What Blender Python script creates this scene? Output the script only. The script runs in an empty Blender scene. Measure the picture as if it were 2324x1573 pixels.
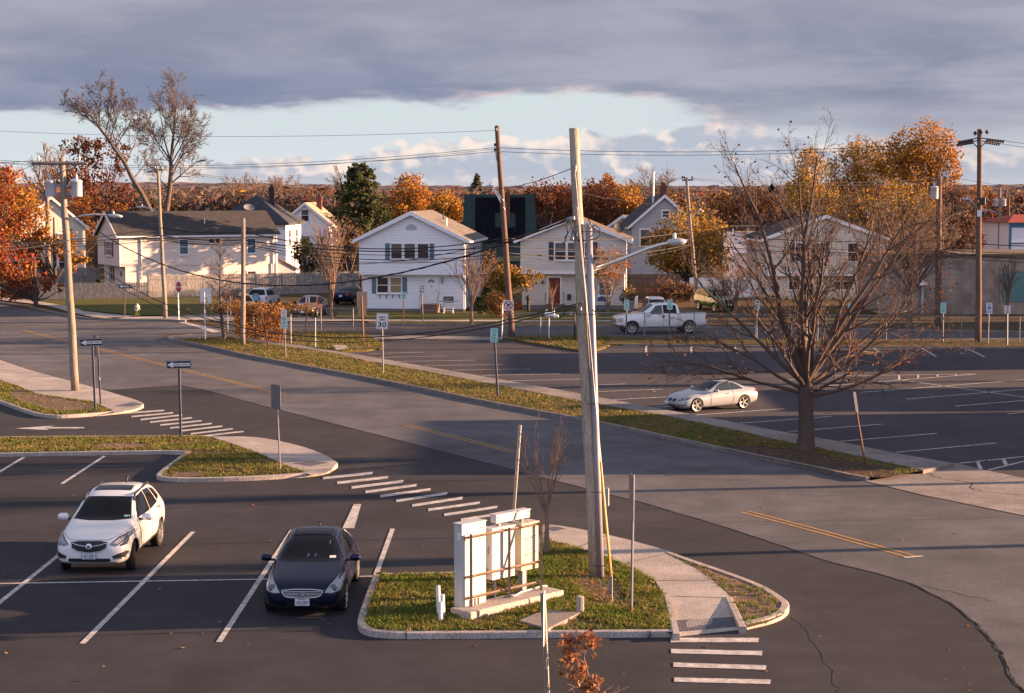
import bpy, bmesh, math, random
import numpy as np
from mathutils import Vector, Matrix
from mathutils.bvhtree import BVHTree
from mathutils.geometry import tessellate_polygon
R = math.radians
S = bpy.context.scene
COL = S.collection
# ------------------------------------------------------------------ camera
HC = 9.2; FP = 4000.0; CX = 1162.0; CY = 786.5; YH = 432.0
PITCH = math.atan((CY-YH)/FP)
cd = bpy.data.cameras.new('camera'); cam = bpy.data.objects.new('camera', cd); COL.objects.link(cam)
cam.location = (0, 0, HC); cam.rotation_euler = (math.pi/2-PITCH, 0, 0)
cd.sensor_width = 36.0; cd.lens = 36.0*FP/2324.0; cd.clip_start = 0.5; cd.clip_end = 12000
S.camera = cam
# ------------------------------------------------------------------ exposure, sun, sky
S.view_settings.view_transform = 'Standard'; S.view_settings.look = 'None'
S.view_settings.exposure = 2.2; S.view_settings.gamma = 1.0
SUN_EL = R(9.5); SUN_AZ = (0.992, 0.125)          # direction towards the sun in plan (camera right, a little ahead)
sl = bpy.data.lights.new('sun', 'SUN'); sl.energy = 5.0; sl.angle = R(0.5); sl.color = (1.0, 0.60, 0.34)
sun = bpy.data.objects.new('sun', sl); COL.objects.link(sun)
sd = Vector((SUN_AZ[0]*math.cos(SUN_EL), SUN_AZ[1]*math.cos(SUN_EL), math.sin(SUN_EL))).normalized()
sun.rotation_euler = (sd).to_track_quat('Z', 'Y').to_euler()
sun.location = (60, 0, 40)

def make_world():
    w = bpy.data.worlds.new('World'); S.world = w; w.use_nodes = True
    nt = w.node_tree; nt.nodes.clear(); N = nt.nodes; L = nt.links
    def nd(t, **k):
        n = N.new(t)
        for a, b in k.items(): setattr(n, a, b)
        return n
    def mth(op, a, b=None, c=None, clamp=False):
        n = nd('ShaderNodeMath', operation=op); n.use_clamp = clamp
        for i, x in enumerate((a, b, c)):
            if x is None: continue
            if isinstance(x, (int, float)): n.inputs[i].default_value = x
            else: L.new(x, n.inputs[i])
        return n.outputs[0]
    def sstep(x, lo, hi):
        n = nd('ShaderNodeMapRange', interpolation_type='SMOOTHSTEP')
        L.new(x, n.inputs[0])
        n.inputs[1].default_value = lo; n.inputs[2].default_value = hi
        return n.outputs[0]
    def mix(f, a, b):
        n = nd('ShaderNodeMix', data_type='RGBA')
        for i, x in ((0, f), (6, a), (7, b)):
            if isinstance(x, (int, float)): n.inputs[i].default_value = x
            elif isinstance(x, tuple): n.inputs[i].default_value = (*x, 1)
            else: L.new(x, n.inputs[i])
        return n.outputs[2]
    tc = nd('ShaderNodeTexCoord'); sp = nd('ShaderNodeSeparateXYZ'); L.new(tc.outputs['Generated'], sp.inputs[0])
    u = mth('ARCTAN2', sp.outputs[0], sp.outputs[1]); v = mth('ARCSINE', sp.outputs[2])
    def noise(su, sv, ou=0., ov=0., detail=6, rough=.55, off=0., dist=0.):
        cb = nd('ShaderNodeCombineXYZ')
        L.new(mth('MULTIPLY_ADD', u, su, ou), cb.inputs[0]); L.new(mth('MULTIPLY_ADD', v, sv, ov), cb.inputs[1]); cb.inputs[2].default_value = off
        n = nd('ShaderNodeTexNoise'); n.inputs['Scale'].default_value = 1; n.inputs['Detail'].default_value = detail
        n.inputs['Roughness'].default_value = rough; n.inputs['Distortion'].default_value = dist
        L.new(cb.outputs[0], n.inputs['Vector']); return n.outputs[0]
    sky = nd('ShaderNodeTexSky', sky_type='NISHITA'); sky.sun_disc = False; sky.sun_elevation = SUN_EL
    sky.sun_rotation = math.atan2(SUN_AZ[0], SUN_AZ[1]); sky.air_density = 1.0; sky.dust_density = 1.2
    # clear strip near the horizon: physical sky softened towards a pale cold blue
    clear = mix(.93, sky.outputs[0], (5.0, 5.6, 5.9))
    clear = mix(sstep(v, .040, .0), clear, (5.2, 5.5, 5.9))
    # deck edge height (radians) along azimuth
    rp = nd('ShaderNodeValToRGB'); L.new(mth('MULTIPLY_ADD', u, 1/.8, .5), rp.inputs[0])
    E = rp.color_ramp.elements; E[0].position = 0; E[0].color = (.42,)*3+(1,); E[1].position = 1; E[1].color = (.18,)*3+(1,)
    for px, py in ((0, 276), (420, 264), (800, 250), (1180, 230), (1330, 226), (1500, 248), (1720, 290), (2000, 338), (2324, 350)):
        e = E.new(((px-CX)/FP)/.8+.5); e.color = ((YH-py)/FP*10,)*3+(1,)
    edge = mth('MULTIPLY', rp.outputs[0], .1)
    n1 = noise(15, 70, detail=6, rough=.5, off=3.1, dist=.4)
    rel = mth('SUBTRACT', mth('ADD', v, mth('MULTIPLY', mth('SUBTRACT', n1, .5), .024)), edge)
    soft = sstep(u, .05, .22)
    deck_hard = sstep(rel, -.0015, .0055); deck_soft = sstep(rel, -.022, .03)
    deck = mth('ADD', mth('MULTIPLY', deck_hard, mth('SUBTRACT', 1, soft)), mth('MULTIPLY', deck_soft, soft))
    n2 = noise(7, 34, detail=5, off=9.2, dist=.4)
    n2b = noise(16, 70, detail=6, off=5.4, dist=.5)
    dcol = mix(sstep(mth('MULTIPLY_ADD', n2, .7, mth('MULTIPLY', n2b, .3)), .36, .64), (1.60, 1.82, 2.66), (3.05, 3.12, 3.75))
    dcol = mix(mth('MULTIPLY', sstep(v, .045, .11), .55), dcol, (2.75, 2.75, 3.40))
    # the deck's underside over the left is darker and bluer near its edge
    under = mth('MULTIPLY', sstep(rel, .035, .006), sstep(u, .06, -.08))
    dcol = mix(mth('MULTIPLY', under, .6), dcol, (1.65, 1.95, 2.95))
    # warm rim where the low sun reaches the deck's edge
    n3 = noise(38, 130, detail=5, off=1.7)
    rim = mth('MULTIPLY', mth('MULTIPLY', sstep(rel, .010, .001), sstep(n3, .40, .66)), mth('SUBTRACT', 1, mth('MULTIPLY', soft, .8)))
    dcol = mix(mth('MULTIPLY', rim, .85), dcol, (6.2, 4.9, 4.9))
    # far right: pinkish rain haze
    dcol = mix(mth('MULTIPLY', soft, mth('MULTIPLY', sstep(v, .07, .0), .55)), dcol, (4.0, 3.5, 4.2))
    # cumulus band
    c1 = noise(42, 72, detail=9, rough=.58, off=6.3, dist=.3); c1s = noise(42, 72, ou=-.35, ov=-.45, detail=9, rough=.58, off=6.3, dist=.3)
    def puff(su, sv, ou=0., ov=0., off=0.):                       # rounded heaps: inverted smooth cell distance
        cb = nd('ShaderNodeCombineXYZ'); w = noise(70, 70, detail=2, off=2.2)
        L.new(mth('ADD', mth('MULTIPLY_ADD', u, su, ou), mth('MULTIPLY', w, .9)), cb.inputs[0]); L.new(mth('ADD', mth('MULTIPLY_ADD', v, sv, ov), mth('MULTIPLY', w, .7)), cb.inputs[1]); cb.inputs[2].default_value = off
        n = nd('ShaderNodeTexVoronoi', feature='F1'); n.inputs['Scale'].default_value = 1; L.new(cb.outputs[0], n.inputs['Vector'])
        return mth('SUBTRACT', 1, n.outputs['Distance'])
    pf = mth('ADD', mth('MULTIPLY', puff(44, 80, off=1.3), .62), mth('MULTIPLY', puff(105, 190, off=4.1), .38))
    pfs = mth('ADD', mth('MULTIPLY', puff(44, 80, -.22, -.30, 1.3), .62), mth('MULTIPLY', puff(105, 190, -.30, -.40, 4.1), .38))
    c1 = mth('ADD', mth('MULTIPLY', pf, .5), mth('MULTIPLY', c1, .5)); c1s = mth('ADD', mth('MULTIPLY', pfs, .5), mth('MULTIPLY', c1s, .5))
    cenv = nd('ShaderNodeValToRGB'); L.new(mth('MULTIPLY_ADD', u, 1/.8, .5), cenv.inputs[0])
    E = cenv.color_ramp.elements; E[0].position = 0; E[0].color = (.12,)*3+(1,); E[1].position = 1; E[1].color = (.3,)*3+(1,)
    for px, py in ((0, 395), (380, 372), (560, 350), (760, 352), (900, 325), (1080, 315), (1300, 298), (1480, 284), (1620, 255), (1720, 280), (1900, 320), (2100, 330), (2324, 325)):
        e = E.new(((px-CX)/FP)/.8+.5); e.color = ((YH-py)/FP*10,)*3+(1,)
    ctop = mth('MULTIPLY', cenv.outputs[0], .1)
    relc = mth('SUBTRACT', ctop, mth('ADD', v, mth('MULTIPLY', mth('SUBTRACT', c1, .52), -.034)))
    cum = mth('MULTIPLY', sstep(relc, -.0005, .0045), .95)
    lit = sstep(mth('ADD', mth('MULTIPLY', mth('SUBTRACT', c1, c1s), 2.4), mth('MULTIPLY', sstep(relc, .018, .0), .50)), .08, .66)
    ccol = mix(lit, (3.5, 3.8, 4.5), (7.2, 6.1, 5.5))
    ccol = mix(mth('MULTIPLY', sstep(v, .012, .0), .6), ccol, (5.0, 4.6, 4.8))
    base = mix(cum, clear, ccol)
    out = mix(deck, base, dcol)
    out = mix(sstep(mth('MULTIPLY', sp.outputs[1], -1), -.15, .65), out, (5.2, 5.7, 7.6))   # brighter sky added behind the viewer to lift faces turned to the camera
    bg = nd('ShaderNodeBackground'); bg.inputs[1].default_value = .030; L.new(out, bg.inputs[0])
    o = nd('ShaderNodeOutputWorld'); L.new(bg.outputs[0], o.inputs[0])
make_world()

# ------------------------------------------------------------------ picture <-> place
_c, _s = math.cos(PITCH), math.sin(PITCH)
def ray(px, py):
    u = (px-CX)/FP; v = (CY-py)/FP
    return Vector((u, _c+v*_s, -_s+v*_c))
def G(px, py, z=0.0):
    d = ray(px, py); t = (z-HC)/d.z
    return Vector((d.x*t, d.y*t, z))
def at(px, py, Y):
    d = ray(px, py); t = Y/d.y
    return Vector((d.x*t, Y, HC+d.z*t))
def XZ(px, py, Y):
    p = at(px, py, Y); return p.x, p.z
def ppm(Y): return FP/Y
# ------------------------------------------------------------------ materials
MATS = {}
def M(name, col, rough=.75, metal=0., var=.18, sc=3., col2=None, bump=0., bsc=25., stretch=(1, 1, 1), coat=0., spec=.4, fine=0., big=0., lap=0., trans=0., mott=0.):
    if name in MATS: return MATS[name]
    m = bpy.data.materials.new(name); m.use_nodes = True; nt = m.node_tree; N = nt.nodes; L = nt.links
    b = N['Principled BSDF']
    b.inputs['Roughness'].default_value = rough; b.inputs['Metallic'].default_value = metal
    b.inputs['Specular IOR Level'].default_value = spec; b.inputs['Coat Weight'].default_value = coat; b.inputs['Coat Roughness'].default_value = .04
    tc = N.new('ShaderNodeTexCoord'); mp = N.new('ShaderNodeMapping'); mp.inputs['Scale'].default_value = stretch
    L.new(tc.outputs['Object'], mp.inputs[0])
    def nz(s, d=5, ro=.6):
        n = N.new('ShaderNodeTexNoise'); n.inputs['Scale'].default_value = s; n.inputs['Detail'].default_value = d; n.inputs['Roughness'].default_value = ro
        L.new(mp.outputs[0], n.inputs['Vector']); return n
    def rng(src, lo, hi, a=0., c=1.):
        r = N.new('ShaderNodeMapRange'); L.new(src, r.inputs[0])
        for i, x in enumerate((lo, hi, a, c)): r.inputs[i+1].default_value = x
        return r.outputs[0]
    c2 = col2 if col2 else tuple(max(0, x*(1-var)) for x in col)
    mx = N.new('ShaderNodeMix'); mx.data_type = 'RGBA'
    mx.inputs[6].default_value = (*col, 1); mx.inputs[7].default_value = (*c2, 1)
    L.new(rng(nz(sc).outputs[0], .35, .65), mx.inputs[0]); out = mx.outputs[2]
    def mul(src, fac):
        k = N.new('ShaderNodeMix'); k.data_type = 'RGBA'; k.blend_type = 'MULTIPLY'; k.inputs[0].default_value = 1
        L.new(src, k.inputs[6]); L.new(fac, k.inputs[7]); return k.outputs[2]
    if fine: out = mul(out, rng(nz(fine, 2, .7).outputs[0], .3, .7, .55, 1.45))
    if mott: out = mul(out, rng(nz(mott, 3, .55).outputs[0], .32, .68, .80, 1.14))
    if big: out = mul(out, rng(nz(big, 4, .6).outputs[0], .3, .7, .72, 1.22))
    L.new(out, b.inputs['Base Color'])
    hsrc = None
    if lap:
        sp = N.new('ShaderNodeSeparateXYZ'); L.new(tc.outputs['Object'], sp.inputs[0])
        d = N.new('ShaderNodeMath'); d.operation = 'DIVIDE'; L.new(sp.outputs[2], d.inputs[0]); d.inputs[1].default_value = lap
        f = N.new('ShaderNodeMath'); f.operation = 'FRACT'; L.new(d.outputs[0], f.inputs[0]); hsrc = f.outputs[0]
        bp = N.new('ShaderNodeBump'); bp.inputs['Strength'].default_value = 1.; bp.inputs['Distance'].default_value = .04; bp.invert = True
        L.new(hsrc, bp.inputs['Height']); L.new(bp.outputs[0], b.inputs['Normal'])
    elif bump:
        bp = N.new('ShaderNodeBump'); bp.inputs['Strength'].default_value = bump; bp.inputs['Distance'].default_value = .02
        L.new(nz(bsc, 4, .65).outputs[0], bp.inputs['Height']); L.new(bp.outputs[0], b.inputs['Normal'])
    if trans:
        tr = N.new('ShaderNodeBsdfTranslucent'); ms = N.new('ShaderNodeMixShader'); ms.inputs[0].default_value = trans
        L.new(out, tr.inputs[0]); L.new(b.outputs[0], ms.inputs[1]); L.new(tr.outputs[0], ms.inputs[2]); L.new(ms.outputs[0], N['Material Output'].inputs[0])
    MATS[name] = m; return m
def leafm(name, col, var=.35):
    return M(name, col, rough=.8, var=var, sc=1.3, trans=.3, spec=.15)
# ------------------------------------------------------------------ object helpers
def tag(o, label=None, cat=None, group=None, kind=None):
    if label: o['label'] = label
    if cat: o['category'] = cat
    if group: o['group'] = group
    if kind: o['kind'] = kind
    return o
def thing(name, label, cat, loc=(0, 0, 0), rz=0., group=None, tilt=(0, 0), sc=1.):
    o = bpy.data.objects.new(name, None); COL.objects.link(o); o.empty_display_size = .2
    o.location = loc; o.rotation_euler = (tilt[0], tilt[1], rz); o.scale = (sc, sc, sc)
    return tag(o, label, cat, group)
def copy_tree(o, parent=None):
    c = o.copy(); COL.objects.link(c); c.parent = parent
    for ch in list(o.children): copy_tree(ch, c)
    return c
def mesh_from(name, v, f, mats, parent=None, smooth=False, mi=None):
    me = bpy.data.meshes.new(name); me.from_pydata(v, [], f)
    for m in (mats if isinstance(mats, (list, tuple)) else [mats]): me.materials.append(m)
    if mi is not None and len(mi): me.polygons.foreach_set('material_index', mi)
    if smooth: me.polygons.foreach_set('use_smooth', [True]*len(me.polygons))
    me.update()
    o = bpy.data.objects.new(name, me); COL.objects.link(o)
    if parent: o.parent = parent
    return o
class MB:
    def __init__(s): s.v = []; s.f = []; s.m = []
    def add(s, v, f, m=0):
        n = len(s.v); s.v += [tuple(p) for p in v]
        for q in f: s.f.append(tuple(i+n for i in q)); s.m.append(m)
        return s
    def box(s, cx, cy, cz, sx, sy, sz, m=0, rz=0., ry=0., rx=0.):
        pts = [Vector((x*sx/2, y*sy/2, z*sz/2)) for x in (-1, 1) for y in (-1, 1) for z in (-1, 1)]
        if rx or ry or rz:
            mt = Matrix.Rotation(rz, 3, 'Z') @ Matrix.Rotation(ry, 3, 'Y') @ Matrix.Rotation(rx, 3, 'X'); pts = [mt @ p for p in pts]
        c = Vector((cx, cy, cz))
        return s.add([p+c for p in pts], [(0, 1, 3, 2), (4, 6, 7, 5), (0, 4, 5, 1), (2, 3, 7, 6), (0, 2, 6, 4), (1, 5, 7, 3)], m)
    def b2(s, x0, x1, y0, y1, z0, z1, m=0): return s.box((x0+x1)/2, (y0+y1)/2, (z0+z1)/2, x1-x0, y1-y0, z1-z0, m)
    def rbox(s, cx, cy, cz, sx, sy, sz, b=.02, m=0):          # box with chamfered vertical edges and top rim
        def ring(k, z):
            hx = sx/2-k; hy = sy/2-k; c = min(b, hx*.4, hy*.4)
            return [(cx+hx, cy-hy+c, z), (cx+hx, cy+hy-c, z), (cx+hx-c, cy+hy, z), (cx-hx+c, cy+hy, z), (cx-hx, cy+hy-c, z), (cx-hx, cy-hy+c, z), (cx-hx+c, cy-hy, z), (cx+hx-c, cy-hy, z)]
        z0, z1 = cz-sz/2, cz+sz/2
        rs = [ring(b, z0), ring(0, z0+b), ring(0, z1-b), ring(b, z1)]
        v = sum(rs, []); f = [tuple(range(7, -1, -1)), tuple(range(24, 32))]
        for k in range(3):
            for i in range(8): f.append((k*8+i, k*8+(i+1) % 8, k*8+8+(i+1) % 8, k*8+8+i))
        return s.add(v, f, m)
    def prism(s, poly, z0, z1, m=0, top=None):
        n = len(poly); area = sum(poly[i][0]*poly[(i+1) % n][1]-poly[(i+1) % n][0]*poly[i][1] for i in range(n))
        if area < 0: poly = poly[::-1]
        v = [(p[0], p[1], z0) for p in poly]+[(p[0], p[1], z1) for p in poly]
        s.add(v, [(i, (i+1) % n, n+(i+1) % n, n+i) for i in range(n)]+[tuple(range(n-1, -1, -1))], m)
        return s.flat(poly, z1, m if top is None else top)
    def flat(s, poly, z, m=0):
        tr = tessellate_polygon([[Vector((p[0], p[1], 0)) for p in poly]])
        f = []
        for a, b, c in tr:
            A, B, C = poly[a], poly[b], poly[c]
            f.append((a, b, c) if (B[0]-A[0])*(C[1]-A[1])-(B[1]-A[1])*(C[0]-A[0]) > 0 else (a, c, b))
        return s.add([(p[0], p[1], z if not callable(z) else z(p)) for p in poly], f, m)
    def tube(s, pts, rad, k=8, m=0, cap=True):
        pts = [Vector(p) for p in pts]; n = len(pts)
        if not hasattr(rad, '__len__'): rad = [rad]*n
        v = []; f = []; pu = None
        for i, p in enumerate(pts):
            t = (pts[min(i+1, n-1)]-pts[max(i-1, 0)]).normalized()
            if pu is None: a = Vector((0, 0, 1)) if abs(t.z) < .9 else Vector((1, 0, 0)); pu = (a-t*a.dot(t)).normalized()
            else: pu = (pu-t*pu.dot(t)).normalized()
            w = t.cross(pu)
            for j in range(k):
                an = 2*math.pi*j/k; v.append(p+(pu*math.cos(an)+w*math.sin(an))*rad[i])
        for i in range(n-1):
            for j in range(k): f.append((i*k+j, i*k+(j+1) % k, (i+1)*k+(j+1) % k, (i+1)*k+j))
        if cap: f.append(tuple(range(k-1, -1, -1))); f.append(tuple((n-1)*k+j for j in range(k)))
        return s.add(v, f, m)
    def lathe(s, prof, seg=16, c=(0, 0, 0), m=0, axis='Z'):
        v = []; f = []; n = len(prof)
        for j in range(seg):
            a = 2*math.pi*j/seg
            for r, z in prof:
                p = (r*math.cos(a), r*math.sin(a), z)
                if axis == 'Y': p = (r*math.cos(a), z, r*math.sin(a))
                v.append((p[0]+c[0], p[1]+c[1], p[2]+c[2]))
        for j in range(seg):
            for i in range(n-1):
                q = (j*n+i, ((j+1) % seg)*n+i, ((j+1) % seg)*n+i+1, j*n+i+1)
                f.append(q if axis == 'Z' else q[::-1])
        return s.add(v, f, m)
    def xzpoly(s, poly, y0, y1, m=0):                          # polygon in x-z pushed from y0 (front) to y1
        n = len(poly); area = sum(poly[i][0]*poly[(i+1) % n][1]-poly[(i+1) % n][0]*poly[i][1] for i in range(n))
        if area < 0: poly = poly[::-1]
        v = [(p[0], y0, p[1]) for p in poly]+[(p[0], y1, p[1]) for p in poly]
        f = [((i+1) % n, i, n+i, n+(i+1) % n) for i in range(n)]
        for a, b, c in tessellate_polygon([[Vector((p[0], p[1], 0)) for p in poly]]):
            A, B, C = poly[a], poly[b], poly[c]
            if (B[0]-A[0])*(C[1]-A[1])-(B[1]-A[1])*(C[0]-A[0]) < 0: b, c = c, b
            f.append((a, b, c)); f.append((n+a, n+c, n+b))
        return s.add(v, f, m)
    def build(s, name, mats, parent=None, smooth=False): return mesh_from(name, s.v, s.f, mats, parent, smooth, s.m)
def rect(x0, x1, z0, z1): return [(x0, z0), (x1, z0), (x1, z1), (x0, z1)]
def circ(cx, cz, r, n=20, a0=0, a1=2*math.pi):
    full = abs(a1-a0-2*math.pi) < 1e-6
    return [(cx+r*math.cos(a0+(a1-a0)*i/(n if full else n-1)), cz+r*math.sin(a0+(a1-a0)*i/(n if full else n-1))) for i in range(n)]
def rrect(x0, x1, z0, z1, r, n=4):
    p = []
    for cx, cz, a in ((x1-r, z0+r, -90), (x1-r, z1-r, 0), (x0+r, z1-r, 90), (x0+r, z0+r, 180)):
        for i in range(n+1): t = R(a+90*i/n); p.append((cx+r*math.cos(t), cz+r*math.sin(t)))
    return p
_txt = {}
def text_mesh(t, width=None, height=None, bold=.0):
    key = (t, bold)
    if key not in _txt:
        c = bpy.data.curves.new('t', 'FONT'); c.body = t; c.size = 1; c.resolution_u = 3; c.offset = bold
        o = bpy.data.objects.new('t', c); COL.objects.link(o); bpy.context.view_layer.update()
        me = bpy.data.meshes.new_from_object(o.evaluated_get(bpy.context.evaluated_depsgraph_get()))
        v = [(p.co.x, p.co.y) for p in me.vertices]; f = [tuple(p.vertices) for p in me.polygons]
        bpy.data.objects.remove(o); bpy.data.curves.remove(c); bpy.data.meshes.remove(me)
        x0 = min(p[0] for p in v); x1 = max(p[0] for p in v); y0 = min(p[1] for p in v); y1 = max(p[1] for p in v)
        _txt[key] = ([((a-x0)/(x1-x0)-.5, (b-y0)/(y1-y0)-.5) for a, b in v], f, (x1-x0)/(y1-y0))
    v, f, asp = _txt[key]
    h = height if height else width/asp; w = width if width else h*asp
    return [(a*w, b*h) for a, b in v], f
def put_text(mb, t, cx, cz, y, width=None, height=None, m=0, bold=.0):
    v, f = text_mesh(t, width, height, bold)
    mb.add([(cx+a, y, cz+b) for a, b in v], f, m); return mb
def poly2(lst, z=0.): return [(lambda q: (q.x, q.y))(G(p[0], p[1], p[2] if len(p) > 2 else z)) for p in lst]
def chaikin(p, it=1, closed=True):
    for _ in range(it):
        q = []; n = len(p)
        rngn = n if closed else n-1
        if not closed: q.append(p[0])
        for i in range(rngn):
            a, b = p[i], p[(i+1) % n]
            q.append((a[0]*.75+b[0]*.25, a[1]*.75+b[1]*.25)); q.append((a[0]*.25+b[0]*.75, a[1]*.25+b[1]*.75))
        if not closed: q.append(p[-1])
        p = q
    return p
def inpoly(x, y, poly):
    c = False; n = len(poly); j = n-1
    for i in range(n):
        xi, yi = poly[i]; xj, yj = poly[j]
        if (yi > y) != (yj > y) and x < (xj-xi)*(y-yi)/(yj-yi)+xi: c = not c
        j = i
    return c
def ribbon(path, w0, w1):                                     # strip along an open path, offsets to its left
    n = len(path); out = []
    for i in range(n):
        a = Vector(path[max(i-1, 0)]); b = Vector(path[min(i+1, n-1)]); t = (b-a).normalized(); nn = Vector((-t.y, t.x))
        p = Vector(path[i]); out.append((p+nn*w0, p+nn*w1))
    return out
# ------------------------------------------------------------------ ground, roads, kerbs, markings
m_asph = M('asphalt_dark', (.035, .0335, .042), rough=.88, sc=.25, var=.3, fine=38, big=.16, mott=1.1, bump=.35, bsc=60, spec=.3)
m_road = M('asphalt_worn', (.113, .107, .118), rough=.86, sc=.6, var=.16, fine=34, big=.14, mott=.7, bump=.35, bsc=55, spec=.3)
m_street = M('asphalt_street', (.082, .072, .076), rough=.86, sc=.5, var=.2, fine=20, big=.15, spec=.3)
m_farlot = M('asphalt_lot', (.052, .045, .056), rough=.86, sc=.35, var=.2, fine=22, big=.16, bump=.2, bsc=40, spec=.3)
m_conc = M('concrete', (.40, .345, .31), rough=.85, sc=.9, var=.16, fine=30, big=.5, bump=.15, bsc=40)
m_concw = M('concrete_weathered', (.25, .215, .20), rough=.88, sc=1.2, var=.25, fine=25, big=.4, bump=.2, bsc=30)
m_kerb = M('kerb_concrete', (.40, .345, .315), rough=.85, sc=2.2, var=.22, fine=25, bump=.2, bsc=30)
m_kerbw = M('kerb_old_concrete', (.24, .20, .185), rough=.9, sc=2.5, var=.35, fine=20, bump=.3, bsc=20)
m_soil = M('turf', (.075, .072, .024), rough=.95, sc=1.6, col2=(.13, .085, .045), fine=26, bump=.6, bsc=14, spec=.1)
m_turfw = M('turf_dry', (.12, .088, .032), rough=.95, sc=.8, col2=(.075, .066, .022), fine=16, bump=.6, bsc=10, spec=.1)
m_dirt = M('bare_dirt', (.21, .14, .105), rough=.95, sc=2.5, col2=(.15, .10, .075), fine=24, bump=.5, bsc=20, spec=.1)
m_mulch = M('dark_mulch', (.055, .036, .028), rough=.95, sc=4, col2=(.10, .065, .05), fine=18, bump=.7, bsc=16, spec=.1)
m_white = M('road_paint_white', (.58, .54, .52), rough=.85, sc=5, col2=(.33, .31, .30), fine=45, mott=2.2, spec=.2)
m_yel = M('road_paint_yellow', (.46, .24, .05), rough=.8, sc=6, col2=(.26, .17, .08), fine=40, spec=.3)
m_crack = M('tar_crack', (.040, .035, .038), rough=.8, fine=20)
m_earth = M('far_ground', (.07, .055, .03), rough=.95, sc=.05, col2=(.10, .065, .035), fine=.8, spec=.1)
m_tact = M('detectable_pad', (.10, .10, .13), rough=.7, sc=5)
def structure(o): o['kind'] = 'structure'; return o
def sheet(name, poly, z, m): return structure(MB().flat(poly, z).build(name, m))
structure(mesh_from('ground', [(-2500, -40, 0), (2500, -40, 0), (2500, 6000, 0), (-2500, 6000, 0)], [(0, 1, 2, 3)], m_earth))
# near parking lot: dark asphalt
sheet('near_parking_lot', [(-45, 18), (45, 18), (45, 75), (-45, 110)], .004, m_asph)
far_side = [(-60, 880), (0, 690), (154, 719), (255, 728.5), (369, 729), (550, 733), (838, 738), (1160, 741), (1400, 742)]
seam = [(246.8, 885.3), (408.6, 874), (454, 882.5), (595, 920.8), (617.6, 926.6), (930, 1006), (1249.4, 1089), (1445.7, 1138), (1617.4, 1187.3), (1766.3, 1236.4), (1889, 1277.3), (1980, 1299), (2060.8, 1322.3), (2154.8, 1367.3), (2216.2, 1416.3), (2250, 1455), (2273.4, 1481.8), (2289.8, 1530.8), (2324, 1571.7), (2420, 1640)]
kerbM = [(374.4, 769), (397.5, 775.5), (474, 789.6), (551, 808.8), (627.9, 822.9), (704.7, 838), (756, 847), (832.7, 861.5), (966.8, 888), (1067, 910), (1210, 937), (1364, 965), (1535.7, 1003), (1699, 1038), (1766, 1052), (1859.3, 1070.7), (1913.8, 1084), (1966, 1093)]
apron_edge = [(1966, 1093), (2093.5, 1124), (2324, 1171), (2600, 1228)]
road = poly2([(-150, 790)]+[(0, 815.8), (71, 841.3), (156, 862.6), (227, 882.5)]+seam+[(2700, 1640), (2700, 1250)]+apron_edge[::-1][1:-1]+[(p[0], p[1]) for p in kerbM[::-1]]+[(385, 759), (440, 756.5), (515, 755.5), (515, 745), (369, 729), (255, 728.5), (154, 719), (0, 690), (-150, 676)])
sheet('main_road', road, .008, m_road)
far_lot = poly2([(600, 760), (832, 757), (1139, 768), (1360, 765), (2324, 776), (2800, 780), (2800, 1180), (2324, 1087), (2227, 1067), (2165.8, 1052.5), (2033.6, 1029.6), (1907.7, 1003.5), (1766, 979), (1594.7, 945.5), (1492, 927.6), (1310.3, 893), (1159.3, 866), (1026, 843), (900.7, 821.3), (807, 804.7), (714.9, 790.6)])
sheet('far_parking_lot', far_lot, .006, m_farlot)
street = poly2([(500, 731), (838, 738.5), (1160, 741), (1400, 742.5), (1900, 749), (2324, 756), (2900, 765), (2900, 782), (2324, 773.5), (1766, 771), (1377, 764.5), (1138, 764), (832.7, 756.5), (515, 756.5), (505, 745)])
sheet('street', street, .012, m_street)
# concrete aprons
sheet('driveway_apron', poly2([(1966, 1093.5), (2093.5, 1124.5), (2324, 1171.5), (2600, 1228), (2600, 1140), (2324, 1086.5), (2227, 1066.5), (2168, 1052), (2095, 1067.5), (2010, 1086)]), .02, m_concw)
sheet('lot_apron', poly2([(836, 760.5), (1000, 763), (1139, 765.5), (1138.8, 772.5), (1000, 771), (850, 768.5)]), .02, m_concw)
# ---- islands
def kerb(name, path, w, h, mat, side=1):
    a = ribbon(path, 0, w*side); mb = MB()
    for i in range(len(a)-1):
        (o0, i0), (o1, i1) = a[i], a[i+1]
        P = [(o0.x, o0.y, 0), (o1.x, o1.y, 0), (o0.x, o0.y, h-.015), (o1.x, o1.y, h-.015)]
        e0 = o0+(i0-o0)*.13; e1 = o1+(i1-o1)*.13
        P += [(e0.x, e0.y, h), (e1.x, e1.y, h), (i0.x, i0.y, h), (i1.x, i1.y, h), (i0.x, i0.y, 0), (i1.x, i1.y, 0)]
        q = [(0, 1, 3, 2), (2, 3, 5, 4), (4, 5, 7, 6), (6, 7, 9, 8)]
        if side < 0: q = [x[::-1] for x in q]
        mb.add(P, [x[::-1] for x in q], 0)
    for e in (0, -1):
        o, i = a[e]; mb.add([(o.x, o.y, 0), (i.x, i.y, 0), (i.x, i.y, h), (o.x, o.y, h-.015)], [(0, 1, 2, 3)])
    return structure(mb.build(name, mat))
KH = .14
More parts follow.
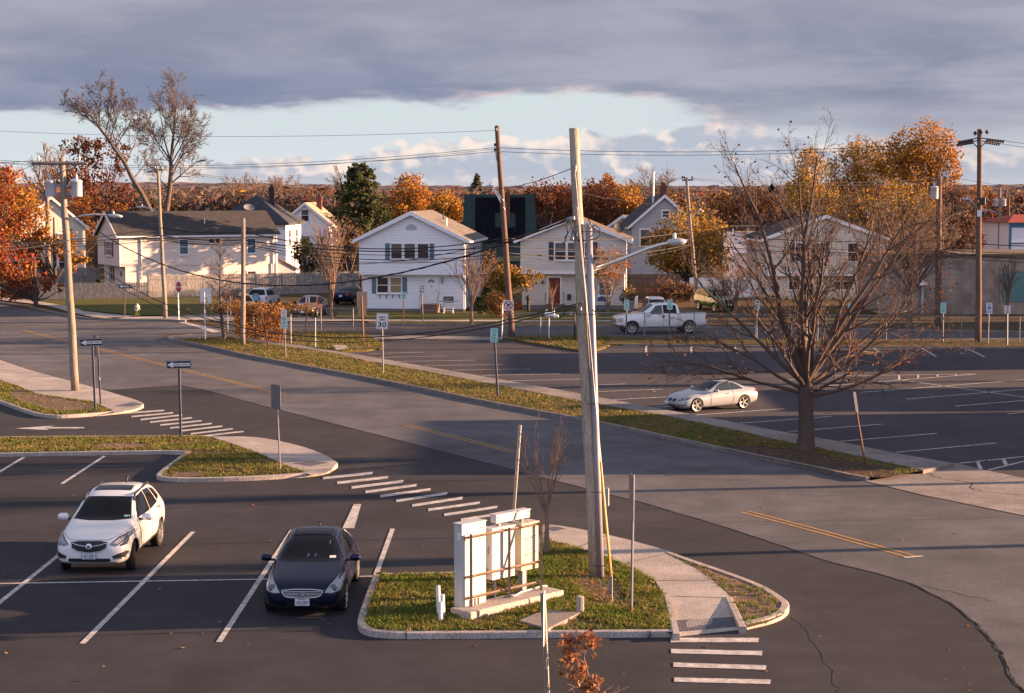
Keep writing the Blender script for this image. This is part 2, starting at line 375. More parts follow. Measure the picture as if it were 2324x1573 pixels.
# I1: near island with the cabinets
i1_front = chaikin(poly2([(1527.5, 1447), (1208.5, 1449), (923, 1452), (866, 1449.5), (828, 1443.5), (811, 1431), (812, 1412), (849, 1308.7, 0), (866, 1301, KH), (1044, 1297, KH), (1185, 1293, KH), (1215, 1250, KH), (1229, 1192, KH)]), 2, False)
kerb('island_kerb', i1_front, .17, KH, m_kerb, side=-1)
i1_road = chaikin(poly2([(1227, 1190.5, KH), (1261.7, 1190, KH), (1380, 1212, KH), (1503, 1244.6, KH), (1564, 1267, KH), (1670.7, 1303, KH), (1740, 1330, KH), (1780, 1359, KH*.8), (1794, 1385, 0), (1784, 1402, 0), (1752.5, 1417, 0), (1695, 1430, 0)]), 2, False)
kerb('island_kerb', i1_road, .17, KH, m_kerb, side=-1)
walk_in = [(1238, 1226), (1261.7, 1230), (1310, 1243), (1384, 1267), (1437.6, 1289.6), (1486.6, 1318), (1509, 1354)]
walk_out = [(1658.5, 1357), (1646, 1342.7), (1617.5, 1318), (1576.6, 1289.6), (1511, 1257), (1503, 1248), (1380, 1215), (1261.7, 1194), (1233, 1196)]
i1_walk = poly2(walk_in+walk_out, KH)
sheet('island_sidewalk', i1_walk, KH+.002, m_conc)
i1_grass = [(p.x, p.y) for p in [q[1] for q in ribbon(i1_front, 0, -.16)]]+poly2([(1242, 1222), (1262, 1229), (1310, 1242.5), (1384, 1266), (1437.6, 1289), (1486.6, 1317), (1508, 1353), (1524, 1437)], KH)
sheet('island_turf', i1_grass, KH-.02, m_soil)
i1_dirt = poly2([(1511, 1257), (1576.6, 1289.6), (1617.5, 1318), (1646, 1342.7), (1658.5, 1357), (1690, 1424), (1740, 1411), (1775, 1396), (1781, 1383), (1768, 1362), (1733, 1335), (1665, 1307), (1560, 1271)], KH)
sheet('island_dirt', i1_dirt, KH-.02, m_dirt)
rp = [G(1509, 1353, KH+.002), G(1658.5, 1356, KH+.002), G(1694, 1428, .012), G(1528, 1446, .012)]
structure(mesh_from('kerb_ramp', [tuple(p) for p in rp], [(3, 2, 1, 0)], m_conc))
def lerp(a, b, t): return a+(b-a)*t
def rampP(s, t, dz=.006): q = lerp(lerp(rp[0], rp[1], s), lerp(rp[3], rp[2], s), t); return (q.x, q.y, q.z+dz)
mb = MB(); mb.add([rampP(.07, .62), rampP(.90, .62), rampP(.90, .90), rampP(.07, .90)], [(0, 3, 2, 1)])
for i in range(26):
    for j in range(9):
        x, y, z = rampP(.085+.80*i/25, .635+.25*j/8)
        mb.lathe([(.021, 0), (.014, .009), (0, .009)], 6, (x, y, z))
structure(mb.build('detectable_warning', m_tact))
mb = MB(); q0 = G(1240, 1199, KH); mb.flat(poly2([(1236, 1200), (1262, 1195), (1285, 1200), (1258, 1206)], KH), KH+.006); structure(mb.build('detectable_warning', m_tact))
for a, b, sd_ in (((1507, 1352), (1527, 1440), 1), ((1661, 1356), (1694, 1424), -1)):
    A, B = G(*a, KH), G(*b, KH); kerb('ramp_kerb', [(A.x, A.y), ((A.x+B.x)/2, (A.y+B.y)/2), (B.x, B.y)], .14, KH+.015, m_kerb, side=sd_)
mb = MB()                                                     # joints across the walk
for a, b in (((1509, 1353), (1658, 1357)), ((1487, 1318), (1617, 1317.5)), ((1412, 1280), (1511, 1257)), ((1310, 1243), (1380, 1215))):
    A, B = G(*a, KH), G(*b, KH); t = (B-A).normalized(); n = Vector((-t.y, t.x, 0))*.012
    mb.add([tuple(x) for x in (A-n, B-n, B+n, A+n)], [(0, 1, 2, 3)])
for f in mb.v: pass
o = structure(mb.build('walk_joints', m_crack)); o.location.z = .007
mb = MB()
for px in (922, 1476):
    P = G(px, 1451.5); mb.box(P.x, P.y+.075, KH/2, .014, .19, KH+.012)
structure(mb.build('kerb_joints', m_crack))
# I2: island at left with the one way sign
i2_back = poly2([(-80, 991.5, KH), (0, 990.5, KH), (150, 989.5, KH), (397, 988, KH), (453, 987.4, KH)])
i2_nose = chaikin(poly2([(453, 987.4, KH), (489.6, 990, KH), (560, 990, KH), (610, 995, KH), (690, 1013, KH), (745, 1034, KH), (766, 1049, KH), (767, 1062), (745, 1077), (700, 1084), (560, 1092.5), (420, 1095.5), (375, 1094), (357, 1090), (353, 1084), (422, 1033)]), 2, False)
kerb('island_kerb', i2_back+i2_nose[1:], .16, KH, m_kerb, side=-1)
kerb('island_kerb', poly2([(422, 1033), (367, 1031.5), (0, 1037.5), (-80, 1039)]), .16, KH, m_kerb, side=-1)
i2_walk = poly2([(484, 993), (560, 991), (610, 997), (690, 1015), (740, 1034.5), (760, 1051), (757, 1062), (740, 1073), (706, 1078), (660, 1060), (600, 1034), (540, 1011)], KH)
sheet('island_sidewalk', i2_walk, KH+.002, m_conc)
i2_grass = poly2([(-80, 993), (0, 992), (397, 989), (455, 989), (484, 993), (540, 1011), (600, 1034), (660, 1060), (704, 1070), (560, 1080), (420, 1082.5), (378, 1081), (368, 1075), (430, 1021), (367, 1020), (0, 1026), (-80, 1027.5)], KH)
sheet('island_turf', i2_grass, KH-.02, m_soil)
mb = MB(); mb.flat(poly2([(664, 1052), (706, 1046), (748, 1050), (704, 1058)], KH), KH+.006); structure(mb.build('detectable_warning', m_tact))
# I3: island at upper left with the transformer pole
i3 = chaikin(poly2([(-60, 798, KH), (0, 815.8, KH), (71, 841.3, KH), (156, 862.6, KH), (227, 882.5, KH), (283.7, 899.5, KH), (315, 909, KH), (327.7, 920.8, .05), (323.4, 928), (300.7, 936), (255.4, 942), (156, 949.5), (113.5, 950.5), (71, 943.5), (0, 917), (-60, 893)]), 2, False)
kerb('island_kerb', i3, .16, KH, m_kerb, side=-1)
i3_walk = poly2([(-60, 800), (0, 817.5), (71, 843), (156, 864.5), (227, 884.5), (283.7, 901.5), (313, 911), (322, 920), (318, 925), (298, 931), (258, 937), (255.4, 932), (210, 911), (85, 894), (42.6, 876.8), (0, 862.6), (-60, 845)], KH)
sheet('island_sidewalk', i3_walk, KH+.002, m_conc)
i3_grass = poly2([(-60, 845), (0, 862.6), (42.6, 876.8), (85, 894), (210, 911), (255.4, 932), (258, 932.5), (156, 939.5), (113.5, 939.5), (75, 932.5), (0, 906.5), (-60, 884)], KH)
sheet('island_turf', i3_grass, KH-.02, m_soil)
mb = MB(); mb.flat(poly2([(258, 922), (300, 913), (325, 917), (300, 923)], KH), KH+.006); structure(mb.build('detectable_warning', m_tact))
# dirt worn into the turf
def patch(name, pts, z, m, seed=0):
    rd = random.Random(seed); p = chaikin([(x+rd.uniform(-.12, .12), y+rd.uniform(-.12, .12)) for x, y in poly2(pts, z)], 2)
    return sheet(name, p, z, m)
patch('bare_dirt', [(35, 882), (90, 897), (190, 912), (215, 922), (190, 932), (120, 930), (60, 916), (20, 896)], KH-.012, m_dirt, 1)
patch('bare_dirt', [(200, 1008), (300, 1003), (345, 1010), (300, 1016), (235, 1018)], KH-.012, m_dirt, 2)
patch('bare_dirt', [(390, 1074), (450, 1068), (470, 1078), (430, 1084), (395, 1083)], KH-.012, m_dirt, 3)
patch('mulch_ring', [(1312, 1300), (1350, 1293), (1392, 1306), (1412, 1338), (1385, 1362), (1335, 1350), (1308, 1325)], KH-.012, m_dirt, 4)
patch('mulch_ring', [(1218, 1266), (1240, 1256), (1270, 1262), (1278, 1274), (1250, 1282), (1222, 1278)], KH-.012, m_dirt, 5)
# M: long planted median with its footpath
kM = chaikin(poly2([(430, 757.5, KH), (395, 761, KH), (378, 765, .06)]+kerbM), 1, False)
kerb('median_kerb', kM, .17, KH, m_kerbw, side=1)
sw_far = [(535.7, 757.6), (602.3, 773), (679, 783), (714.9, 789.6), (807, 803.7), (900.7, 820.3), (1026, 842), (1159.3, 865), (1310.3, 892), (1492, 926.6), (1594.7, 944.5), (1766, 978), (1907.7, 1002.5), (2033.6, 1028.6), (2165.8, 1051.6)]
sw_near = [(515, 762.7), (563.9, 773), (627.9, 783), (704.7, 793.4), (756, 801), (836.7, 819), (960, 841), (1059.4, 860), (1156.7, 879), (1256.5, 898.4), (1400, 924), (1518, 944.5), (1697, 981.6), (1766, 998.4), (1852.3, 1014.7), (1957, 1036), (2095, 1067)]
kerb('median_kerb', poly2([(679, 782, KH)]+[(a, b, KH) for a, b in sw_far[3:]]), .15, KH, m_kerbw, side=-1)
structure(MB().prism(poly2(sw_far+sw_near[::-1]+[(440, 768), (392, 770), (381, 766), (398, 761.5), (440, 758), (500, 757)], KH), .0, KH+.003).build('median_footpath', m_concw))
m_turf = poly2([(441, 768), (515, 763)]+sw_near[1:]+[(2080, 1069), (2010, 1082)], KH)+[(q[1].x, q[1].y) for q in ribbon(kM, 0, .16)[::-1][:-7]]
sheet('median_turf', m_turf, KH-.02, m_turfw)
mulchp = poly2([(1640, 1014), (1720, 1012), (1840, 1022), (1900, 1040), (1960, 1052), (2040, 1064), (2000, 1080), (1930, 1074), (1860, 1060), (1740, 1036)], KH)
patch('dark_mulch', [(1600, 1008), (1720, 1012), (1840, 1022), (1900, 1040), (1960, 1052), (2040, 1066), (2060, 1074), (2000, 1086), (1930, 1079), (1860, 1064), (1740, 1040), (1640, 1019)], KH-.010, m_mulch, 6)
# I4 / I5: turf beside the street
i4 = poly2([(515, 756), (643, 753.8), (807, 753.8), (832.7, 760), (871, 783), (868, 790), (832.7, 794), (775, 797.5), (730, 790), (680, 783.5), (604, 773), (538, 758)], .1)
structure(MB().prism(i4, 0, .10).build('verge_turf', m_turfw))
i5 = poly2([(1138.8, 767), (1139, 762), (1377, 761.5), (1390, 778), (1377, 786), (1352, 794), (1323, 796), (1240, 783)], .1)
structure(MB().prism(i5, 0, .10).build('verge_turf', m_turfw))
i6 = poly2([(1352, 782), (1377, 763), (1766, 769.5), (2324, 772), (2900, 778), (2900, 797), (2324, 787.5), (1766, 784), (1500, 780)], .1)
structure(MB().prism(i6, 0, .10).build('verge_turf', m_turfw))
kerb('lot_kerb', poly2([(2900, 797.5, .12), (2324, 788, .12), (1766, 784.6, .12), (1377, 780, .12)]), .15, .12, m_kerbw, side=-1)
kerb('lot_kerb', poly2([(1139, 768), (1240, 784), (1323, 797), (1353, 796), (1378, 788)]), .14, .12, m_kerbw, side=1)
patch('bare_dirt', [(735, 785), (800, 782), (850, 786), (862, 790), (820, 793), (770, 793)], .112, m_dirt, 7)
mb = MB(); mb.prism(poly2([(755, 783.5), (783, 783.5), (791, 791), (762, 792)], .14), .1, .16); structure(mb.build('broken_slab', m_conc))
# lawns and walks along the houses
lawn_m = M('lawn', (.085, .10, .028), rough=.95, sc=.7, col2=(.11, .085, .03), fine=10, bump=.5, bsc=8, spec=.1)
sheet('lawn', poly2([(90, 683), (310, 677), (470, 674), (560, 690), (548, 716), (452, 718), (310, 716), (180, 705), (120, 694)]), .05, lawn_m)
sheet('lawn', poly2([(770, 700), (1060, 708), (1440, 700), (1440, 728), (840, 727), (760, 722)]), .05, lawn_m)
sheet('verge_turf', poly2([(835, 730.5), (1400, 731.5), (1400, 740.5), (838, 737.5)]), .06, m_turfw)
sheet('sidewalk', poly2([(433, 718), (540, 716), (640, 722), (840, 727.5), (1400, 729), (1400, 732), (838, 731), (620, 730), (500, 730), (369, 727.5), (260, 726), (240, 723)]), .07, m_conc)
sheet('sidewalk', poly2([(-60, 668), (0, 676), (85, 685), (160, 698), (190, 708), (262, 716), (310, 718.5), (260, 726), (215, 722), (165, 712), (100, 694), (0, 682.5), (-60, 676)]), .07, m_conc)
kerb('street_kerb', poly2([(-60, 679), (0, 689), (60, 698), (154.6, 718.5), (200, 725), (255, 728), (369, 728.7), (420, 731)]), .16, .13, m_kerbw, side=1)
kerb('street_kerb', poly2([(640, 734), (838, 738.3), (1160, 740.8), (1400, 742.3), (1900, 748.8), (2324, 755.8)]), .16, .13, m_kerbw, side=1)
# ---- painted markings
def seg(mb, a, b, w=.115, z=.014, m=0):
    A, B = G(*a), G(*b); t = (B-A).normalized(); n = Vector((-t.y, t.x, 0))*(w/2)
    mb.add([(q.x, q.y, z) for q in (A-n, B-n, B+n, A+n)], [(0, 1, 2, 3)], m)
def quadm(mb, pts, z=.014): mb.flat(poly2(pts), z)
mb = MB()
for a, b in (((438, 1208), (187, 1462)), ((663, 1204), (497, 1458)), ((199, 1208), (-117, 1462)), ((891, 1201), (853, 1306)), ((55, 1038), (-40, 1095)), ((237, 1036), (140, 1099))): seg(mb, a, b, .125)
structure(mb.build('parking_lines', m_white))
mb = MB(); quadm(mb, [(803, 1145), (820, 1145), (804, 1200), (777, 1200)]); structure(mb.build('stop_bar', m_white))
mb = MB(); seg(mb, (-60, 1327), (600, 1316), .10, .018); seg(mb, (600, 1316), (846, 1309), .10, .018); structure(mb.build('parking_lines', m_white))
mb = MB(); quadm(mb, [(32.6, 973), (125, 966.5), (108, 970.2), (191.5, 970.2), (191.5, 973), (104, 973.4), (111, 977)]); structure(mb.build('road_arrow', m_white))
cwA = [((278, 939.2), (373, 932.1)), ((297.9, 946.3), (393, 937.8)), ((319, 953.4), (414, 942.6)), ((340.4, 959), (435.5, 949)), ((363, 965.6), (458, 955.7)), ((385.8, 972.4), (480.9, 961.9)), ((408.5, 979), (505, 968)), ((432.6, 985.5), (529, 974)), ((455, 991), (553, 980))]
cwB = [((733, 1086), (846, 1074.5)), ((765, 1097), (881, 1084)), ((797.8, 1107.6), (916, 1093)), ((829.5, 1117.6), (946, 1102)), ((862.8, 1127.3), (977.8, 1111.5)), ((899, 1137.8), (1015.6, 1120.6)), ((935.4, 1148.4), (1050.4, 1131.2)), ((971.7, 1158.4), (1089.7, 1141.8)), ((1008, 1169.6), (1129, 1151.5)), ((1046, 1181), (1168, 1162))]
cwC = [((1522, 1454), (1723, 1454)), ((1523, 1479), (1731, 1484)), ((1528, 1510), (1739.4, 1516.5)), ((1530, 1544), (1749.6, 1549))]
for cw, h in ((cwA, 3.3), (cwB, 5.8), (cwC, 10.)):
    mb = MB()
    for (x0, y0), (x1, y1) in cw: quadm(mb, [(x0, y0-h/2), (x1, y1-h/2), (x1-h*.2, y1+h/2), (x0, y0+h/2)])
    structure(mb.build('crosswalk_stripes', m_white))
mb = MB(); quadm(mb, [(403, 731.5), (423, 731.5), (460, 741), (502, 753.4), (482.3, 755.4), (445, 742.5)], .02); structure(mb.build('stop_bar', m_white))
mb = MB()
for pl in ([(49.6, 749.1), (157.5, 776), (227, 793), (377, 830), (595, 884), (645.8, 895.8)], [(922, 965), (1045, 996), (1172, 1028)], [(1690, 1162), (1880, 1212), (2068, 1264)]):
    pp = poly2(pl)
    for o0, o1 in ((-.185, -.085), (.085, .185)):
        rb = ribbon(pp, o0, o1)
        for i in range(len(rb)-1): mb.add([(q.x, q.y, .014) for q in (rb[i][0], rb[i+1][0], rb[i+1][1], rb[i][1])], [(0, 1, 2, 3)])
structure(mb.build('centre_line', m_yel))
mb = MB(); seg(mb, (2052, 1267), (2095, 1263), .12, .018); structure(mb.build('centre_line_end', m_white))
def z3b(x, y): return (836.7+x/3.906, 632.2+y/3.906)
def z4a(x, y): return (1338.7+x/3.906, 632.2+y/3.906)
def z5(x, y): return (1766.3+x/3.254, 632.2+y/3.254)
mb = MB()
for f, a, b in ((z3b, (0, 668), (490, 655)), (z3b, (90, 703), (705, 688)), (z3b, (250, 738), (935, 726)), (z3b, (500, 773), (1183, 765)), (z3b, (740, 815), (1435, 803)), (z3b, (1000, 862), (1705, 848)), (z3b, (1255, 910), (1925, 893)), (z3b, (1540, 962), (2280, 937)), (z4a, (-80, 1012), (640, 983)), (z4a, (200, 1078), (985, 1035)), (z4a, (580, 1144), (1360, 1095)), (z4a, (940, 1213), (1725, 1157)), (z4a, (1335, 1285), (2140, 1225)), (z5, (75, 1133), (765, 1078)), (z5, (455, 1205), (1170, 1146)), (z5, (870, 1286), (1612, 1217)),
                (z5, (1340, 1367), (2100, 1288)), (z5, (1550, 1418), (2100, 1282)), (z5, (10, 757), (400, 722)), (z5, (330, 797), (1462, 708)), (z5, (380, 722), (1462, 707)), (z5, (605, 843), (1990, 736)), (z5, (945, 893), (2100, 797)), (z5, (1305, 945), (2100, 880)), (z5, (1690, 1002), (2300, 950)), (z5, (860, 745), (1990, 902)), (z5, (1055, 513), (1165, 578)), (z5, (1395, 518), (1525, 582)), (z5, (700, 515), (785, 562))):
    seg(mb, f(*a), f(*b), .12, .016)
for q in ([z4a(490, 585), z4a(510, 585), z4a(507, 662), z4a(487, 662)], [z4a(884, 588), z4a(904, 588), z4a(910, 662), z4a(890, 662)], [z4a(1266, 592), z4a(1284, 592), z4a(1320, 667), z4a(1302, 667)], [z4a(1690, 612), z4a(1708, 612), z4a(1742, 670), z4a(1724, 670)], [z5(1460, 1358), z5(1485, 1356), z5(1510, 1412), z5(1482, 1414)], [z5(1650, 1338), z5(1675, 1336), z5(1700, 1380), z5(1672, 1386)], [z5(880, 712), z5(896, 712), z5(902, 748), z5(886, 750)], [z5(1024, 710), z5(1040, 710), z5(1040, 736), z5(1024, 737)], [z5(1162, 710), z5(1178, 710), z5(1188, 724), z5(1172, 726)], [z5(1300, 709), z5(1314, 709), z5(1320, 717), z5(1306, 718)]): quadm(mb, q, .016)
structure(mb.build('parking_lines', m_white))
# ---- cracks and seams in the asphalt
def crack(mb, pts, w, seed, z=.0125, jit=.05, n=7):
    rd = random.Random(seed); p = [Vector(q) for q in poly2(pts)]; out = []
    for i in range(len(p)-1):
        for k in range(n): out.append(p[i].lerp(p[i+1], k/n)+Vector((rd.gauss(0, jit), rd.gauss(0, jit))))
    out.append(p[-1]); rb = ribbon([(q.x, q.y) for q in out], -.5, .5)
    for i in range(len(rb)-1):
        c0 = (rb[i][0]+rb[i][1])/2; c1 = (rb[i+1][0]+rb[i+1][1])/2; d0 = (rb[i][1]-rb[i][0])*w*rd.uniform(.5, 1.2)/2; d1 = (rb[i+1][1]-rb[i+1][0])*w*rd.uniform(.5, 1.2)/2
        mb.add([(q.x, q.y, z) for q in (c0-d0, c1-d1, c1+d1, c0+d0)], [(0, 1, 2, 3)])
mb = MB()
crack(mb, seam[2:], .055, 1, jit=.012)
crack(mb, [(2060, 1322), (2154, 1367), (2216, 1416), (2250, 1455), (2273, 1482), (2290, 1531), (2324, 1572)], .032, 2, jit=.024)
crack(mb, [(1800, 1400), (1840, 1440), (1870, 1490), (1895, 1530), (1905, 1573)], .026, 3, jit=.035)
crack(mb, [(1230, 1010), (1320, 1045), (1420, 1052), (1540, 1085), (1700, 1092)], .04, 4, jit=.06)
crack(mb, [(1966, 1094), (2093, 1125), (2324, 1172)], .05, 5, jit=.02)
crack(mb, [(2040, 1321), (2140, 1340), (2260, 1368)], .03, 6, jit=.06)
crack(mb, [(1380, 1190), (1800, 1184), (2324, 1176)], .03, 13, jit=.02)
structure(mb.build('asphalt_cracks', m_crack))
mb = MB()
crack(mb, [(2080, 1068), (2130, 1085), (2205, 1098), (2205, 1110), (2240, 1118), (2324, 1125)], .05, 7, z=.0245, jit=.05)
crack(mb, [(2205, 1098), (2260, 1092), (2320, 1080)], .02, 8, z=.0245, jit=.05)
structure(mb.build('apron_cracks', m_crack))
# ---- grass blades (a few metres round the camera side) and litter
m_bl = [leafm('grass_blade_green', (.140, .185, .034)), leafm('grass_blade_olive', (.21, .19, .05)), leafm('grass_blade_straw', (.29, .215, .09))]
def grass(name, poly, z, dens, h, seed, mixw=(.55, .3, .15), avoid=(), w=.018):
    rd = random.Random(seed); xs = [p[0] for p in poly]; ys = [p[1] for p in poly]
    x0, x1, y0, y1 = max(min(xs), -45), min(max(xs), 60), min(ys), max(ys)
    n = int(dens*(x1-x0)*(y1-y0)); v = []; f = []; mi = []
    import mathutils.noise as mn
    for _ in range(n):
        x = rd.uniform(x0, x1); y = rd.uniform(y0, y1)
        if not inpoly(x, y, poly): continue
        d = mn.noise(Vector((x*.7, y*.7, seed)))
        if d < -.30 and rd.random() < .85: continue
        if any(inpoly(x, y, a) for a in avoid) and rd.random() < .9: continue
        dry = d*.5+rd.random()
        m = 0 if dry > 1-mixw[0] else (1 if dry > 1-mixw[0]-mixw[1] else 2)
        for k in range(3):
            a = rd.uniform(0, 6.28); hh = h*rd.uniform(.5, 1.3); ww = w*rd.uniform(.7, 1.5); lx = rd.gauss(0, .5)*hh; ly = rd.gauss(0, .5)*hh
            cx = x+rd.uniform(-.05, .05); cy = y+rd.uniform(-.05, .05); i = len(v)
            v += [(cx-ww*math.cos(a), cy-ww*math.sin(a), z), (cx+ww*math.cos(a), cy+ww*math.sin(a), z), (cx+lx, cy+ly, z+hh)]
            f.append((i, i+1, i+2)); mi.append(m)
    o = mesh_from(name, v, f, m_bl, None, False, mi)
    return tag(o, kind='stuff')
dirt1 = poly2([(1312, 1300), (1350, 1293), (1392, 1306), (1412, 1338), (1385, 1362), (1335, 1350), (1308, 1325)], KH)
tag(grass('grass', i1_grass, KH-.02, 330, .085, 1, (.55, .28, .17), [dirt1]), 'short tufted green grass with dry patches on the kerbed island round the metal cabinets', 'grass')
tag(grass('grass', [p for p in i1_dirt], KH-.02, 60, .07, 2, (.5, .3, .2)), 'sparse grass on the bare dirt nose of the near island', 'grass')
tag(grass('grass', i2_grass, KH-.02, 120, .075, 3, (.30, .38, .32), [poly2([(200, 1008), (300, 1003), (345, 1010), (300, 1016), (235, 1018)], KH), poly2([(390, 1074), (450, 1068), (470, 1078), (430, 1084), (395, 1083)], KH)]), 'worn grass on the kerbed island under the near one way sign', 'grass')
tag(grass('grass', i3_grass, KH-.02, 80, .09, 4, (.4, .35, .25), [poly2([(35, 882), (90, 897), (190, 912), (215, 922), (190, 932), (120, 930), (60, 916), (20, 896)], KH)]), 'patchy grass beside the walk at the transformer pole island', 'grass')
tag(grass('grass', m_turf, KH-.02, 55, .065, 5, (.15, .42, .43), [mulchp], w=.022), 'dry autumn grass along the long road median', 'grass')
for pl, dsc in ((i4, 'yellowed grass on the verge by the vine covered fence'), (i5, 'grass on the verge under the leaning lamp pole')):
    tag(grass('grass', pl, .10, 34, .08, 6, (.25, .40, .35), w=.035), dsc, 'grass')
def litter(name, regions, seed, label, sz=(.03, .065)):
    rd = random.Random(seed); v = []; f = []; mi = []
    for poly, z, n in regions:
        xs = [p[0] for p in poly]; ys = [p[1] for p in poly]; k = 0
        while k < n:
            x = rd.uniform(min(xs), max(xs)); y = rd.uniform(min(ys), max(ys))
            if not inpoly(x, y, poly): k += .2; continue
            k += 1; s = rd.uniform(*sz); a = rd.uniform(0, 6.28); i = len(v); ti = rd.uniform(0, .6)
            for j in range(5):
                t = a+j*1.2566; rr = s*rd.uniform(.6, 1); v.append((x+rr*math.cos(t), y+rr*math.sin(t), z+.006+max(0, math.sin(t-a))*ti*s))
            f.append(tuple(range(i, i+5))); mi.append(rd.choice((0, 0, 1, 2)))
    o = mesh_from(name, v, f, [leafm('litter_orange', (.42, .17, .05)), leafm('litter_tan', (.45, .28, .14)), leafm('litter_brown', (.20, .09, .05))], None, False, mi)
    return tag(o, label, 'leaves', kind='stuff')
lotpoly = poly2([(0, 1110), (860, 1110), (1240, 1190), (1790, 1360), (2200, 1420), (2320, 1570), (1300, 1570), (0, 1570)])
litter('fallen_leaves', [(lotpoly, .006, 90), (poly2([(700, 900), (1900, 1100), (2300, 1250), (2300, 1400), (1200, 1085)]), .012, 40), (i1_grass, KH+.03, 420), (i2_grass, KH+.03, 120), (i3_grass, KH+.03, 60), (dirt1, KH+.0, 120)], 3, 'scattered dry leaves lying on the asphalt and the grass islands')
litter('fallen_leaves', [(m_turf, KH+.05, 800), (i4, .16, 260), (i5, .16, 300), (i6, .13, 900), (far_lot, .010, 120)], 4, 'dry orange leaves lying along the road median and the lot edges', (.05, .11))
# ------------------------------------------------------------------ houses
m_sidw = M('siding_white', (.78, .77, .80), rough=.6, sc=.7, var=.06, lap=.2)
m_sidb = M('siding_beige', (.62, .56, .50), rough=.7, sc=.8, var=.14, lap=.25)
m_sidc = M('siding_cream', (.74, .63, .55), rough=.6, sc=.7, var=.08, lap=.2)
m_sidg = M('siding_grey', (.40, .37, .38), rough=.7, sc=.8, var=.1, lap=.2)
m_sidy = M('siding_yellow', (.64, .56, .46), rough=.7, sc=.8, var=.1, lap=.2)
m_trim = M('trim_white', (.80, .79, .80), rough=.5, var=.06)
m_shin = M('shingle_grey', (.17, .145, .13), rough=.9, sc=2.5, var=.3, fine=9, bump=.5, bsc=12)
m_shind = M('shingle_dark', (.055, .048, .048), rough=.9, sc=1.6, var=.3, fine=7, bump=.5, bsc=10)
m_shinb = M('shingle_brown', (.14, .095, .07), rough=.9, sc=2.5, var=.35, fine=9, bump=.5, bsc=12)
m_shins = M('slate_blue', (.045, .048, .062), rough=.75, sc=2, var=.3, fine=7, bump=.4, bsc=10)
m_shing = M('shingle_green', (.022, .046, .044), rough=.85, sc=3, var=.45, fine=8, bump=.4, bsc=10)
m_tan = M('roof_tan', (.36, .27, .19), rough=.85, sc=1.5, var=.15)
m_solar = M('solar_panel', (.004, .004, .007), rough=.5, var=.1, spec=.06)
m_glassw = M('window_glass', (.045, .035, .04), rough=.12, var=.3, sc=2, spec=.5)
m_glassb = M('window_blue', (.10, .16, .19), rough=.1, var=.3, sc=2, spec=.5)
m_curt = M('curtain', (.40, .30, .17), rough=.9, sc=9, var=.45, stretch=(4, 1, .3))
m_shutb = M('shutter_slate', (.13, .19, .24), rough=.6, var=.1)
m_shutn = M('shutter_navy', (.045, .05, .075), rough=.6, var=.1)
m_shutr = M('shutter_maroon', (.16, .05, .05), rough=.6, var=.1)
m_doorr = M('door_red', (.17, .03, .018), rough=.5, var=.12)
m_brick = M('chimney_brick', (.17, .075, .05), rough=.9, sc=14, var=.45, bump=.5, bsc=30)
m_step = M('brick_step', (.19, .13, .11), rough=.9, sc=8, var=.35)
m_found = M('foundation', (.22, .20, .20), rough=.9, sc=4)
m_gdoor = M('roller_door', (.06, .19, .22), rough=.55, var=.1, lap=.35)
m_stucco = M('stucco_grey', (.31, .265, .235), rough=.9, sc=.5, col2=(.20, .175, .16), big=.9, bump=.2, bsc=12)
m_metalg = M('galvanized', (.30, .30, .33), rough=.5, metal=.6, sc=6, var=.2)
m_metald = M('dark_metal', (.05, .048, .05), rough=.5, metal=.4)
m_gut = M('downspout', (.62, .60, .62), rough=.5)
m_tile = M('roof_tile_red', (.38, .06, .035), rough=.7, sc=5, var=.35, lap=.25)
m_trimb = M('trim_blue', (.06, .16, .26), rough=.6)
def place(o, x, y, z, rz=0): o.location = (x, y, z); o.rotation_euler = (0, 0, rz); return o
def win(par, x, z0, w, h, y=0., face=0., glass=None, rail=True, sash=1, frame=.09, sill=False, label=None):
    """window in a wall: pane with a frame; face rotates it about z (0 = facing -y)"""
    p = MB().xzpoly(rect(-w/2, w/2, 0, h), -.012, .03).build('window', glass or m_glassw, par)
    place(p, x, y, z0, face)
    mb = MB()
    for a in ((-w/2-frame, -w/2, -frame, h+frame), (w/2, w/2+frame, -frame, h+frame), (-w/2, w/2, h, h+frame), (-w/2, w/2, -frame, 0)):
        mb.b2(a[0], a[1], -.06, .01, a[2], a[3])
    hsh = (x*7.3+z0*3.1+par.location.x) % 1.
    if hsh < .65 and h > .7 and not glass: MB().xzpoly(rect(-w/2, w/2, h*(.35+.5*hsh), h), -.016, -.013).build('blind', M('window_blind', (.16, .135, .12), rough=.4, lap=.05), p)
    if rail: mb.b2(-w/2, w/2, -.035, .0, h*.5-.025, h*.5+.025)
    for k in range(1, sash): mb.b2(-w/2+w*k/sash-.03, -w/2+w*k/sash+.03, -.036, .0, 0, h)
    mb.build('frame', m_trim, p)
    if sill: MB().b2(-w/2-frame-.04, w/2+frame+.04, -.11, .0, -frame-.06, -frame).build('sill', m_trim, p)
    if label: p['label'] = label
    return p
def shutter(par, x, z0, w, h, m, y=0., face=0.):
    mb = MB().b2(-w/2, w/2, -.05, .0, 0, h)
    for k in range(int(h/.12)): mb.b2(-w/2+.05, w/2-.05, -.062, -.05, .06+k*.12, .12+k*.12)
    return place(mb.build('shutter', m, par), x, y, z0, face)
